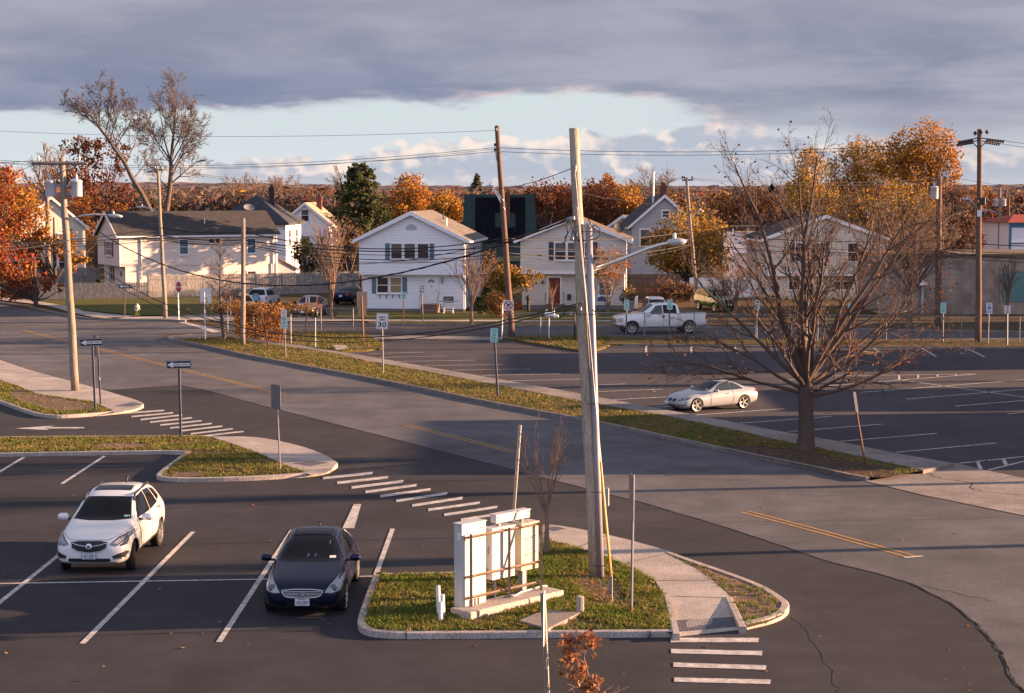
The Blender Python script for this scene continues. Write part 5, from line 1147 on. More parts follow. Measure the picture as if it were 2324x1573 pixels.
o, B = signpost('rusty leaning post with a weathered plate at the right end of the median', (1966, 1064), (1936, 889), KH-.02, m_rust, .035); q = panel(o, B, 1940.5, 912, .10, .66, m_sgback, R(20), .01, tilt=R(-10))
g = 'teal parking notices along the chain link fence'
for (bx, by, cx, cy, lab, w, h) in ((1421, 770, 1422, 692, 'teal parking notice on the fence behind the white pickup bonnet', .32, .64), (1519, 770, 1520, 691, 'teal parking notice on the fence above the white pickup cab', .34, .62), (1717, 772, 1718, 692, 'teal parking notice on the fence seen through the left part of the bare tree', .32, .6), (1831, 773, 1832, 692, 'teal parking notice on the fence behind the bare tree trunk', .32, .6), (1929, 774, 1930, 700, 'teal parking notice low on the fence right of the bare tree trunk', .32, .6), (2140, 776, 2140.5, 699, 'teal parking notice left of the brown insulator pole', .34, .64)):
    o, B = signpost(lab, (bx, by), (cx, cy-8), .1, m_post, .045, group=g); q = panel(o, B, cx, cy, w, h, m_sgt, 0, .03); bars(q, w, h, ((.38, .6), (.25, .75), (.05, .5), (-.08, .5), (-.3, .7)), m_sgtd); darrow(q, .18, -.13, m_sgtd)
o, B = signpost('white sign with a blue wheelchair symbol right of the insulator pole', (2242, 779), (2245, 690), .1, m_post, .045); q = panel(o, B, 2245, 697, .36, .52, m_sgw, 0, .03); s = shape(q, rect(-.10, .10, -.14, .06), m_sgblue, 'symbol_panel')
mb = MB(); mb.xzpoly(circ(-.01, .035, .02, 10), -.0125, -.0105); mb.xzpoly(rect(-.025, .0, -.045, .015), -.0125, -.0105); mb.xzpoly([(-.02, -.03), (.035, -.03), (.06, -.09), (.04, -.095), (.02, -.05), (-.02, -.05)], -.0126, -.0106)
n = 16; r0 = circ(-.005, -.06, .06, n); r1 = circ(-.005, -.06, .042, n); mb.add([(x, -.0125, z) for x, z in r0]+[(x, -.0125, z) for x, z in r1], [(i, (i+1) % n, n+(i+1) % n, n+i) for i in range(7, 16)]); mb.build('wheelchair_symbol', m_sgw, q)
bars(q, .36, .52, ((.36, .5), (.27, .5)), m_sgblue); q = panel(o, B, 2245, 709, .36, .17, m_sgw, 0, .02, name='lower_panel'); bars(q, .36, .17, ((.1, .7),), m_sgtd)
o, B = signpost('white sign with red print at the right fence end', (2285.5, 783), (2286, 695), .1, m_postd, .06); q = panel(o, B, 2286, 702.5, .36, .48, m_sgw, 0, .03); bars(q, .36, .48, ((.38, .6), (.2, .55), (0, .6), (-.18, .5), (-.34, .6)), m_sgr)
o, B = signpost('red octagonal stop sign with a white backing at the far corner', (406, 726), (403.5, 646), .06, m_trim, .04)
q = panel(o, B, 404.5, 651.5, .40, .82, m_sgw, R(0), .01, dy=-.03); octw = [(.385*math.cos(R(22.5+45*k))*.52, .385*math.sin(R(22.5+45*k))) for k in range(8)]; shape(q, [(x*1.08+.04, z*1.07) for x, z in octw], m_sgw, 'border', -.012, -.007); shape(q, [(x+.04, z) for x, z in octw], m_sgr, 'octagon', -.016, -.0125); letter(q, [('STOP', .04, 0, .34, .16)], m_sgw, -.0165)
o, B = signpost('white square sign seen from behind left of the small bare median tree', (466, 770), (463.5, 658), KH, m_trim, .04); panel(o, B, 466.5, 672, .68, .92, m_sgw, 0, .02, dy=.06)
g_ = at(533, 665, 118.); o, B = signpost('dark framed board behind the small bare median tree', (523, 722), (523, 655), .07, m_poleb, .05); q = panel(o, B, 527, 665, .98, .36, m_poleb, 0, .01); shape(q, rect(-.42, .42, -.12, .12), M('sign_wood_grey', (.20, .16, .14)), 'board')
# ------------------------------------------------------------------ metal cabinets on the near island
m_cab = M('cabinet_white', (.49, .48, .48), rough=.5, sc=2, var=.05)
m_cabt = M('cabinet_stained', (.48, .45, .40), rough=.5, sc=1.2, col2=(.52, .41, .29))
m_strut = M('strut_steel', (.34, .29, .24), rough=.5, metal=.75, sc=8, col2=(.28, .16, .10))
m_hole = M('strut_hole', (.03, .025, .02), rough=.9)
PT = KH-.02+.17
P0, P1_ = G(1069, 1377, PT), G(1227.8, 1339.7, PT); FD = P1_-P0; FA = math.atan2(FD.y, FD.x); FL = FD.length
pad = thing('concrete_pad', 'long concrete pad under the metal cabinets', 'concrete pad', (P0.x, P0.y, KH-.03), FA); MB().rbox(FL/2+.0, -.05, .09, FL+.75, .62, .18, .02).build('slab', m_conc, pad)
cab = thing('cabinet_rack', 'rack of pale metal meter cabinets on slotted steel struts', 'electrical cabinet', (P0.x, P0.y, PT), FA)
def strut(a, b, name, w=.05):
    a, b = Vector(a), Vector(b); h = MB(); h.tube([a, b], w*.62, 4); L = (b-a).length; n = int(L/.055); u = (b-a).normalized()
    for k in range(n):
        p = a+u*(.03+k*.055)
        if abs(u.z) > .5: h.b2(p.x-.008, p.x+.008, -.0475, -.0440, p.z-.013, p.z+.013, 1)
        else: h.b2(p.x-.013, p.x+.013, p.y-.0475, p.y-.0440, p.z-.008, p.z+.008, 1)
    return h.build(name, [m_strut, m_hole], cab)
for u, h in ((0, 1.58), (FL*.535, 1.56), (FL, 1.55)): strut((u, 0, 0), (u, 0, h), 'strut_post', .062)
for z in (1.50, .64, .18):
    strut((-.12, .06, z), (FL*.535, .06, z-.0), 'strut_rail'); strut((FL*.535, .06, z), (FL+.08, .06, z), 'strut_rail')
def cabinet(u0, u1, z0, z1, d, m, name='cabinet', y=.10, bolts=()):
    c = MB().b2(u0, u1, y, y+d, z0, z1).build(name, m, cab); MB().b2(u0-.015, u1+.015, y-.02, y+d+.03, z1+.001, z1+.022).build('cap', m, c)
    mb = MB()
    for x, z in bolts: mb.lathe([(0, -.012), (.012, -.01), (.014, 0)], 8, (x, y, z), 0, 'Y')
    if bolts: mb.build('bolt', m_hole, c).name = 'bolts'
    return c
c = cabinet(-.17, .55, -.08, 1.78, .24, m_cab, bolts=[(-.03, 1.66), (.0, 1.58), (.40, 1.66), (.37, 1.58), (.37, 1.42), (-.06, 1.44), (.0, 1.35), (.4, .22), (.4, .08)])
MB().b2(-.1725, -.1705, .14, .24, 1.45, 1.6).build('sticker', m_sgw, c); MB().b2(.53, .565, .16, .24, .3, 1.0).build('hinge', m_cab, c)
c = cabinet(.74, 1.45, .44, 1.56, .26, m_cab, bolts=[(.83, 1.45), (.83, .54), (1.36, .54), (.83, 1.0), (1.36, 1.2)])
MB().lathe([(.075, 0), (.075, .03), (.06, .04), (.06, .10), (.0, .11)], 12, (.70, .22, .62), 0, 'Y').build('conduit_elbow', m_alu, c)
MB().lathe([(.09, -.015), (.09, 0), (0, 0)], 16, (.735, .2, 1.1), 0, 'Y').build('latch_plate', m_cab, c)
c = cabinet(1.66, 2.20, .50, 1.54, .30, m_cabt, bolts=[(1.78, 1.2), (1.83, 1.2), (1.96, 1.22), (2.01, 1.22), (2.1, 1.24), (1.78, .84), (1.83, .84), (1.96, .86), (2.1, .88)])
MB().b2(1.78, 1.92, .18, .32, 0, .498).build('conduit_leg', m_riser, cab); MB().tube([(.95, .22, .44), (.95, .22, 0)], .022, 8).build('conduit_leg', m_riser, cab)
c = cabinet(.93, 1.99, 1.66, 1.83, .18, m_cab, 'wire_gutter', .16, [(.97, 1.70), (.97, 1.79), (1.95, 1.70), (1.95, 1.79)])
for u in (1.08, 1.80): MB().lathe([(.05, 0), (.05, .13)], 10, (u, .25, 1.545 if u > 1.5 else 1.56)).build('nipple', m_riser, cab)
MB().tube([(FL*.54, -.03, .06), (FL*.6, -.05, .0+.03), (FL*.75, .1, .03), (FL+.15, .12, .05), (FL+.25, .05, .05)], .02, 6).build('flex_conduit', m_porc, cab, True)
for u in (.10, .20, .30): MB().b2(u, u+.035, .05, .12, 0, .13).build('stub_conduit', m_alu, cab)
for bx, by, ty, lab in ((996.5, 1398, 1328.5, 'tallest of three white pipes standing in the grass left of the cabinets'), (1005.5, 1401, 1349, 'middle height white pipe of the three standing in the grass'), (999.5, 1411, 1365, 'shortest and nearest white pipe of the three standing in the grass')):
    B = G(bx, by, KH-.02); h = at(bx, ty, B.y).z-B.z; o = thing('pvc_pipe', lab, 'pipe', tuple(B), 0, 'white pipes in the grass', (0, R(random.Random(bx).uniform(-2, 2))))
    MB().lathe([(.048, -.02), (.048, h), (.040, h), (.040, h-.3)], 14).build('pipe', m_porc, o, True)
sl = poly2([(1179, 1409), (1236.5, 1385), (1317, 1391), (1244, 1428)], KH+.05); c = Vector((sum(p[0] for p in sl)/4, sum(p[1] for p in sl)/4))
o = thing('stone_slab', 'flat tilted concrete slab lying in the grass before the cabinets', 'slab', (c.x, c.y, KH-.02)); MB().prism([(p[0]-c.x, p[1]-c.y) for p in sl], 0, .085).build('slab', m_concw, o)
B = G(1316.5, 1394, KH-.02); o = thing('concrete_post', 'short broken concrete post at the end of the slab', 'post', tuple(B), R(20)); MB().rbox(0, 0, .19, .14, .14, .42, .02).build('post', m_conc, o)
# ------------------------------------------------------------------ small things
B = G(312, 716, .06); o = thing('fire_hydrant', 'yellow fire hydrant with a white cap on the corner lawn', 'fire hydrant', tuple(B)); m_hy = M('hydrant_yellow', (.55, .36, .04), rough=.5); m_hyw = M('hydrant_white', (.7, .68, .64), rough=.5)
MB().lathe([(.20, 0), (.20, .05), (.14, .07), (.14, .50), (.16, .52), (.16, .56)], 14).build('barrel', m_hy, o, True); MB().lathe([(.18, .56), (.19, .60), (.16, .72), (.08, .80), (.04, .82), (.04, .88), (0, .88)], 14).build('bonnet', m_hyw, o, True)
for s in (-1, 1): MB().tube([(s*.1, 0, .42), (s*.22, 0, .42)], .065, 10).build('outlet', m_hyw, o)
MB().tube([(0, -.1, .38), (0, -.24, .38)], .085, 10).build('pumper_outlet', m_hyw, o)
B = G(1018, 711, .05); o = thing('gas_grill', 'silver gas grill on a white cart by the white house steps', 'grill', tuple(B), R(-6)); m_gr = M('grill_steel', (.42, .40, .40), rough=.35, metal=.6); m_grd = M('grill_lid', (.10, .09, .09), rough=.5)
MB().rbox(0, 0, .88, .75, .5, .2, .03).build('firebox', m_gr, o); mb = MB(); mb.tube([(-.36, 0, 1.02), (.36, 0, 1.02)], .24, 12).build('lid', m_grd, o, True); MB().tube([(-.25, -.27, 1.08), (.25, -.27, 1.08)], .02, 6).build('lid_handle', m_alu, o)
for s in (-1, 1):
    MB().rbox(s*.60, 0, .90, .42, .42, .05, .01).build('side_shelf', m_gr, o)
    for y in (-.2, .2): MB().tube([(s*.33, y, .78), (s*.36, y, 0)], .03, 6).build('leg', m_trim, o)
MB().rbox(0, -.12, .55, .6, .04, .32, .01).build('front_panel', m_trim, o); MB().rbox(0, 0, .18, .66, .42, .03, .01).build('bottom_shelf', m_trim, o)
B = G(1055, 706, .05); o = thing('trash_bin', 'dark wheeled bin at the right corner of the white house', 'bin', (B.x+.7, B.y+1, .0)); MB().add([(-.25, -.25, 0), (.25, -.25, 0), (.25, .25, 0), (-.25, .25, 0), (-.32, -.32, 1.0), (.32, -.32, 1.0), (.32, .32, 1.0), (-.32, .32, 1.0)], [(3, 2, 1, 0), (4, 5, 6, 7), (0, 1, 5, 4), (1, 2, 6, 5), (2, 3, 7, 6), (3, 0, 4, 7)]).build('bin_body', m_metald, o); MB().rbox(0, 0, 1.05, .70, .70, .08, .03).build('lid', m_metald, o)
B = G(1437, 707, .05); o = thing('trash_bin', 'grey bin with a black bag on top before the picket gate', 'bin', (B.x-.2, B.y, .0)); MB().add([(-.22, -.22, 0), (.22, -.22, 0), (.22, .22, 0), (-.22, .22, 0), (-.3, -.3, .9), (.3, -.3, .9), (.3, .3, .9), (-.3, .3, .9)], [(3, 2, 1, 0), (4, 5, 6, 7), (0, 1, 5, 4), (1, 2, 6, 5), (2, 3, 7, 6), (3, 0, 4, 7)]).build('bin_body', M('bin_grey', (.26, .23, .24), rough=.7), o); MB().lathe([(.28, .9), (.33, 1.0), (.25, 1.15), (.1, 1.25), (0, 1.26)], 10).build('bag', m_metald, o, True)
o = thing('lawn_chair', 'red folding lawn chair against the brown board fence', 'chair', tuple(at(1502, 670, 149.))[:2]+(0,)); m_rc = M('chair_red', (.42, .04, .04), rough=.7)
MB().b2(-.28, .28, .1, .13, .42, 1.0).build('backrest', m_rc, o); MB().b2(-.28, .28, -.35, .1, .40, .43).build('seat', m_rc, o)
for x in (-.3, .3):
    MB().tube([(x, .12, 1.0), (x, -.4, 0)], .02, 5).build('leg', m_alu, o); MB().tube([(x, -.35, .42), (x, .25, 0)], .02, 5).build('leg', m_alu, o)
B = G(1246, 769, .1); o = thing('junction_box', 'white junction box with stub pipes on a thin post in the verge', 'junction box', tuple(B)); h = at(1246, 718, B.y).z-B.z; MB().tube([(0, 0, 0), (0, 0, h)], .03, 6).build('post', m_trim, o)
MB().rbox(.05, 0, h+.12, .62, .25, .24, .03).build('box', m_trim, o); MB().rbox(.42, -.05, h+.02, .34, .2, .16, .03).build('side_box', m_trim, o)
for x, z in ((-.2, .34), (.30, .40)): MB().tube([(x, 0, h+.24), (x, 0, h+z), (x+.10, 0, h+z+.1)], .05, 6).build('stub_pipe', m_porc, o)
o = thing('garden_table', 'small dark iron post lantern at the left corner of the beige house', 'lantern', tuple(at(1199, 690, 134.))[:2]+(.05,)); o.name = 'post_lantern'
MB().tube([(0, 0, 0), (0, 0, .85)], .12, 8).build('post', m_metald, o); MB().lathe([(.16, .85), (.2, .95), (.12, 1.15), (0, 1.25)], 8).build('lantern', m_metald, o)
o = thing('garden_chair', 'blue shell backed garden chair by the beige house wall', 'chair', tuple(at(1411-45, 690, 133.5))[:2]+(.05,)); o.location.x = at(1407-40, 690, 133.5).x; m_bc = M('chair_blue', (.05, .09, .20), rough=.6)
MB().xzpoly(circ(0, .75, .4, 14, 0, math.pi), .15, .19).build('backrest', m_bc, o); MB().b2(-.38, .38, -.3, .18, .42, .46).build('seat', m_bc, o)
for x in (-.33, .33):
    for y in (-.26, .15): MB().b2(x-.03, x+.03, y-.03, y+.03, 0, .42).build('leg', m_bc, o)
# ------------------------------------------------------------------ vehicles
m_pwhite = M('paint_pearl_white', (.74, .72, .72), rough=.25, var=.03, coat=1., spec=.5)
m_pnavy = M('paint_navy', (.011, .014, .044), rough=.32, metal=.6, var=.1, coat=.22, spec=.3)
m_psilver = M('paint_silver', (.34, .35, .385), rough=.35, metal=.25, var=.04, coat=1., spec=.5)
m_pred = M('paint_maroon', (.085, .030, .030), rough=.3, metal=.2, var=.05, coat=1., spec=.5)
m_pgreen = M('paint_green', (.03, .13, .018), rough=.3, var=.05, coat=.8)
m_ptan = M('paint_tan', (.26, .20, .15), rough=.4, metal=.2, var=.1, coat=.5)
m_pltsil = M('paint_pale_silver', (.42, .45, .52), rough=.3, metal=.4, var=.05, coat=1.)
m_cglass = M('car_glass', (.005, .006, .008), rough=.05, var=.1, spec=.22)
m_cglassb = M('car_glass_lit', (.03, .045, .055), rough=.06, var=.2, spec=.6)
m_tyre = M('tyre_rubber', (.014, .013, .014), rough=.85)
m_rim = M('alloy_rim', (.60, .58, .56), rough=.3, metal=.85)
m_rimd = M('alloy_dark', (.12, .12, .13), rough=.4, metal=.6)
m_plas = M('black_plastic', (.016, .015, .017), rough=.55)
m_seam = M('panel_gap', (.012, .012, .014), rough=.9)
m_chrome = M('chrome', (.66, .67, .70), rough=.18, metal=1.)
m_hl = M('headlight_lens', (.38, .40, .43), rough=.12, spec=.6, var=.35, sc=9)
m_hld = M('headlight_dark', (.09, .10, .12), rough=.1, spec=.6, var=.4, sc=9)
m_tail = M('tail_lamp', (.45, .02, .015), rough=.2)
m_amber = M('amber_lamp', (.7, .22, .04), rough=.2)
m_plate = M('licence_plate', (.66, .66, .70), rough=.5, var=.05)
m_ink = M('plate_ink', (.02, .03, .12), rough=.6)
m_seat = M('car_seat', (.075, .07, .065), rough=.8)
def car_body(name, st, paint, parent, wheels=(), wr=.36, ww=.3, wells=None):
    """lofted body from stations (x, zb, w, zs, ws, zt, wt), with wheel wells cut out; returns the object and a BVH in car coordinates"""
    v = []; f = []; rings = []
    for x, zb, w, zs, ws, zt, wt in st:
        half = [(w*.72, zb), (w*.95, zb+.05), (w, zb+.38*(zs-zb)), (w*.995, zb+.78*(zs-zb)), (ws, zs), (wt+(ws-wt)*.42, zs+(zt-zs)*.62), (wt, zt-.03*min(1, (zt-zs)*4)), (wt*.55, zt-.004)]
        ring = [(x, y, z) for y, z in half]+[(x, 0, zt)]+[(x, -y, z) for y, z in half[::-1]]+[(x, 0, zb)]
        rings.append(len(v)); v += ring; n = len(ring)
    for a, b in zip(rings[:-1], rings[1:]):
        for i in range(n): f.append((a+i, b+i, b+(i+1) % n, a+(i+1) % n))
    f.append(tuple(rings[0]+i for i in range(n))); f.append(tuple(rings[-1]+i for i in range(n-1, -1, -1)))
    o = mesh_from(name, v, f, [paint, m_plas], None, True)
    sub = o.modifiers.new('s', 'SUBSURF'); sub.levels = sub.render_levels = 2
    cuts = []
    for i, (wx, wy) in enumerate(wheels):
        r = wells if wells else wr*1.10
        c = MB().lathe([(0, -.36), (r, -.36), (r, .36), (0, .36)], 28, (wx, wy+(.12 if wy > 0 else -.12), wr), 0, 'Y').build('cut', [m_plas]); cuts.append(c)
        b = o.modifiers.new('b', 'BOOLEAN'); b.operation = 'DIFFERENCE'; b.object = c; b.solver = 'EXACT'; b.material_mode = 'TRANSFER'
    bpy.context.view_layer.update(); dg = bpy.context.evaluated_depsgraph_get(); me = bpy.data.meshes.new_from_object(o.evaluated_get(dg))
    bpy.data.objects.remove(o)
    for c in cuts: bpy.data.objects.remove(c)
    me.name = name; me.polygons.foreach_set('use_smooth', [True]*len(me.polygons))
    bm = bmesh.new(); bm.from_mesh(me); bm.normal_update(); bvh = BVHTree.FromBMesh(bm)
    for e in bm.edges:
        if len(e.link_faces) == 2 and e.calc_face_angle(0) > R(40): e.smooth = False
    bm.to_mesh(me); bm.free()
    ob = bpy.data.objects.new(name, me); COL.objects.link(ob); ob.parent = parent
    return ob, bvh
AX = {'front': (Vector((9, 0, 0)), Vector((-1, 0, 0)), lambda a, b: Vector((0, a, b))), 'rear': (Vector((-9, 0, 0)), Vector((1, 0, 0)), lambda a, b: Vector((0, a, b))),
      'left': (Vector((0, 9, 0)), Vector((0, -1, 0)), lambda a, b: Vector((a, 0, b))), 'right': (Vector((0, -9, 0)), Vector((0, 1, 0)), lambda a, b: Vector((a, 0, b))), 'top': (Vector((0, 0, 9)), Vector((0, 0, -1)), lambda a, b: Vector((a, b, 0)))}
def proj(bvh, ax, a, b, off=.006):
    o, d, fn = AX[ax]; h, n, i, dist = bvh.ray_cast(fn(a, b)+o, d)
    if h is None: return None
    return h-d*off
def dens(poly, step=.05):
    out = []; n = len(poly)
    for i in range(n):
        a, b = Vector(poly[i]), Vector(poly[(i+1) % n]); k = max(1, int((b-a).length/step)); out += [tuple(a.lerp(b, j/k)) for j in range(k)]
    return out
def patch_on(name, bvh, ax, poly, m, parent, off=.011, rings=8, step=.045):
    """panel that follows the body surface: outline given in the plane seen along ax"""
    p = dens(poly, step); n = len(p); cx = sum(a for a, b in p)/n; cy = sum(b for a, b in p)/n
    c = proj(bvh, ax, cx, cy, off); v = [c]; f = []; last = None
    if c is None: return None
    for r in range(1, rings+1):
        t = r/rings
        for a, b in p:
            q = proj(bvh, ax, cx+(a-cx)*t, cy+(b-cy)*t, off)
            if q is None: q = v[-n] if len(v) > n else c
            v.append(q)
    for i in range(n): f.append((0, 1+i, 1+(i+1) % n))
    for r in range(rings-1):
        for i in range(n): a = 1+r*n; b = a+n; f.append((a+i, b+i, b+(i+1) % n, a+(i+1) % n))
    o = mesh_from(name, [tuple(x) for x in v], f, m, parent, True)
    me = o.data; bm = bmesh.new(); bm.from_mesh(me); bmesh.ops.recalc_face_normals(bm, faces=bm.faces); d = AX[ax][1]
    if sum((fc.normal.dot(d)*fc.calc_area() for fc in bm.faces)) > 0: bmesh.ops.reverse_faces(bm, faces=bm.faces)
    bm.to_mesh(me); bm.free(); return o
def strip_on(name, bvh, ax, line, w, m, parent, off=.005, step=.04, closed=False):
    pts = []
    L = line+[line[0]] if closed else line
    for i in range(len(L)-1):
        a, b = Vector(L[i]), Vector(L[i+1]); k = max(1, int((b-a).length/step)); pts += [a.lerp(b, j/k) for j in range(k)]
    pts.append(Vector(L[-1])); q = [proj(bvh, ax, p[0], p[1], off) for p in pts]; q = [x for x in q if x is not None]
    if len(q) < 2: return None
    return MB().tube(q, w/2, 5).build(name, m, parent, True)
def mir(p): return [(-a, b) for a, b in p]
def wheel(parent, x, y, r, w, spokes=10, rimr=.72, rim=None, dish=.5, spw=.09, steer=0.):
    s = 1 if y > 0 else -1
    t = MB().lathe([(r*rimr, -w*.46), (r*.93, -w*.5), (r, -w*.36), (r, w*.36), (r*.93, w*.5), (r*rimr, w*.46), (r*rimr, -w*.46)], 28, (0, 0, 0), 0, 'Y').build('wheel', m_tyre, parent, True)
    t.location = (x, y, r); t.rotation_euler = (0, 0, steer)
    rm = rim or m_rim; yo = s*w*.42; R0 = r*rimr
    mb = MB().lathe([(R0*1.0, yo-s*.03), (R0*1.01, yo+s*.012), (R0*.90, yo+s*.004), (R0*.86, yo-s*.06), (R0*.84, yo-s*.14)], 28, (0, 0, 0), 0, 'Y')
    for k in range(spokes):
        a = 2*math.pi*k/spokes; c, q = math.cos(a), math.sin(a); v = []
        for rr, hw, yy in ((.10, spw*.75, yo-s*.005), (.5, spw*.62, yo-s*.004), (.90, spw, yo)):
            for e in (-1, 1):
                for dy in (0, -s*.045): v.append((c*R0*rr-q*e*hw*R0*2, yy+dy, q*R0*rr+c*e*hw*R0*2))
        fs = []
        for i in range(2):
            b = i*4; fs += [(b, b+2, b+6, b+4), (b+1, b+5, b+7, b+3), (b, b+4, b+5, b+1), (b+2, b+3, b+7, b+6)]
        mb.add(v, fs)
    mb.lathe([(0, yo+s*.006), (R0*.2, yo+s*.004), (R0*.22, yo-s*.05)], 14, (0, 0, 0), 0, 'Y')
    mb.build('rim', rm, t)
    MB().lathe([(0, yo-s*.13), (R0*.86, yo-s*.13)], 20, (0, 0, 0), 0, 'Y').build('brake_shadow_plate', m_rimd, t).name = 'brake_plate'
    return t
def mirror_(parent, x, y, z, paint, sc=1.):
    s = 1 if y > 0 else -1
    m = MB().rbox(0, s*.10, 0, .13*sc, .24*sc, .16*sc, .045).build('side_mirror', paint, parent, True); m.location = (x, y, z)
    MB().b2(-.07*sc, -.066*sc, s*.10-.09*sc, s*.10+.09*sc, -.055*sc, .055*sc).build('mirror_glass', m_cglassb, m); MB().rbox(.0, -s*.03, -.05, .07, .14, .05, .015).build('mirror_arm', m_plas, m); return m
def plate(parent, bvh, ax, z, txt=None, y=0., w=.31, h=.155, m=None):
    p = proj(bvh, ax, y, z, .02); s = 1 if ax == 'front' else -1
    q = MB().b2(-.008, .008, -w/2, w/2, -h/2, h/2).build('licence_plate', m or m_plate, parent); q.location = p
    mb = MB(); a = rrect(-w/2, w/2, -h/2, h/2, .01); n = len(a); b = [(u*1.06, t*1.12) for u, t in a]; mb.add([(s*.0095, u, t) for u, t in a]+[(s*.0095, u, t) for u, t in b], [(i, (i+1) % n, n+(i+1) % n, n+i) if s > 0 else (n+i, n+(i+1) % n, (i+1) % n, i) for i in range(n)]).build('plate_frame', m_plas, q)
    if txt:
        v, f = text_mesh(txt, w*.86, h*.46, .02); MB().add([(s*.0105, s*a, b-.005) for a, b in v], f).build('lettering', m_ink, q)
        MB().b2(s*.0085, s*.0100, -w*.3, w*.3, h*.34, h*.42).b2(s*.0085, s*.0100, -w*.35, w*.35, -h*.42, -h*.35).build('plate_band', m_ink, q)
    return q
def side_windows(bvh, polys, parent, glass, trim=None):
    for ax in ('left', 'right'):
        for p in polys: patch_on('side_window', bvh, ax, p, glass, parent)
# ---- white compact suv in the left bay
def suv_near():
    a = R(-91.2); c = Vector((-10.05, 43.75, .004)); o = thing('parked_suv', 'white compact suv with a dark grille parked nose out in the left bay', 'suv', tuple(c), a, sc=1.045)
    # x is measured from mid wheelbase (+ front); wheelbase 2.72
    st = [(2.18, .34, .40, .62, .38, .70, .30), (2.13, .27, .66, .66, .62, .80, .50), (1.98, .24, .80, .72, .76, .92, .60), (1.65, .24, .875, .86, .80, 1.00, .62), (1.15, .25, .89, .95, .82, 1.07, .66), (.88, .26, .89, .99, .83, 1.14, .70), (.62, .26, .89, 1.02, .83, 1.30, .66), (.15, .26, .89, 1.05, .83, 1.57, .60), (-.35, .26, .89, 1.08, .83, 1.665, .60), (-1.0, .27, .89, 1.11, .82, 1.66, .58), (-1.6, .30, .885, 1.14, .80, 1.58, .56), (-1.98, .36, .86, 1.13, .76, 1.38, .56), (-2.16, .42, .78, 1.05, .70, 1.16, .52), (-2.22, .50, .60, .96, .52, 1.02, .40)]
    W = [(1.36, .76), (1.36, -.76), (-1.36, .76), (-1.36, -.76)]
    b, bv = car_body('body', st, m_pwhite, o, W, .345, wells=.395)
    P = lambda n, ax, poly, m, **k: patch_on(n, bv, ax, poly, m, o, **k)
    ws = P('windshield', 'front', [(-.74, 1.12), (-.3, 1.095), (.3, 1.095), (.74, 1.12), (.60, 1.50), (.3, 1.52), (-.3, 1.52), (-.60, 1.50)], m_cglass)
    for w0, w1 in ((.50, .585), (.60, .63)): patch_on('sticker', bv, 'front', rect(w0, w1, 1.15, 1.18), m_sgt, ws, off=.014, rings=2)
    P('sunroof', 'top', [(-.12, -.45), (-.12, .45), (-.56, .43), (-.56, -.43)], m_cglass)
    for ax in ('left', 'right'):
        P('side_window', ax, [(.70, 1.10), (.52, 1.26), (.12, 1.50), (-.38, 1.56), (-.38, 1.09)], m_cglass); P('side_window', ax, [(-.44, 1.09), (-.44, 1.56), (-.95, 1.54), (-1.25, 1.14)], m_cglass); P('side_window', ax, [(-1.33, 1.16), (-1.03, 1.53), (-1.42, 1.45), (-1.62, 1.24)], m_cglass)
        strip_on('door_gap', bv, ax, [(.80, 1.08), (.80, .55), (.60, .36), (-.36, .34), (-.40, 1.07)], .014, m_seam, o); strip_on('door_gap', bv, ax, [(-.36, .34), (-.95, .36), (-1.12, .70), (-1.32, 1.0), (-1.28, 1.12)], .014, m_seam, o)
        for hx in (-.20, -1.1): strip_on('door_handle', bv, ax, [(hx-.1, .98 if hx > -1 else 1.03), (hx+.1, .98 if hx > -1 else 1.03)], .045, m_chrome, o, off=.016)
        P('sill_cladding', ax, [(.92, .28), (.92, .40), (-.92, .42), (-.92, .30)], m_plas)
        P('headlight', ax, [(1.62, .92), (2.0, .76), (2.06, .68), (1.86, .70), (1.60, .84)], m_hld)
        s = 1 if ax == 'left' else -1
        MB().tube([proj(bv, 'top', .28, s*.60, .0), proj(bv, 'top', .1, s*.585, .06), proj(bv, 'top', -1.3, s*.565, .06), proj(bv, 'top', -1.5, s*.56, .0)], .026, 6).build('roof_rail', m_plas, o, True)
    for s in (1, -1):
        F = lambda poly: [(s*y, z) for y, z in poly]
        h = P('headlight', 'front', F([(.47, .74), (.62, .88), (.84, .95), (.86, .88), (.78, .78), (.60, .69)]), m_hld, off=.014)
        if h:
            patch_on('lens', bv, 'front', F([(.52, .755), (.64, .85), (.80, .91), (.78, .82), (.62, .73)]), m_hl, h, off=.016); strip_on('light_bar', bv, 'front', F([(.50, .735), (.62, .70), (.78, .79), (.85, .89)]), .02, m_chrome, h, off=.018)
        g = P('fog_recess', 'front', F([(.52, .47), (.56, .40), (.78, .42), (.84, .52), (.80, .56), (.60, .50)]), m_plas, off=.014)
        strip_on('fog_trim', bv, 'front', F([(.54, .395), (.80, .41), (.85, .53)]), .022, m_chrome, g, off=.016)
    g = P('grille', 'front', [(-.42, .79), (-.25, .815), (.25, .815), (.42, .79), (.40, .66), (.25, .58), (0, .555), (-.25, .58), (-.40, .66)], m_plas, off=.016)
    strip_on('grille_surround', bv, 'front', [(-.42, .79), (-.25, .815), (.25, .815), (.42, .79), (.40, .66), (.25, .58), (0, .555), (-.25, .58), (-.40, .66)], .018, m_chrome, g, off=.016, closed=True)
    for s in (1, -1): strip_on('grille_wing', bv, 'front', [(s*.08, .70), (s*.25, .725), (s*.41, .775)], .028, m_chrome, g, off=.020)
    e = proj(bv, 'front', 0, .69, .025); q = MB().lathe([(0, .012), (.055, .012), (.075, .006), (.078, 0)], 20).build('emblem', m_chrome, g, True); q.rotation_euler = (0, R(80), 0); q.location = e
    mb = MB()
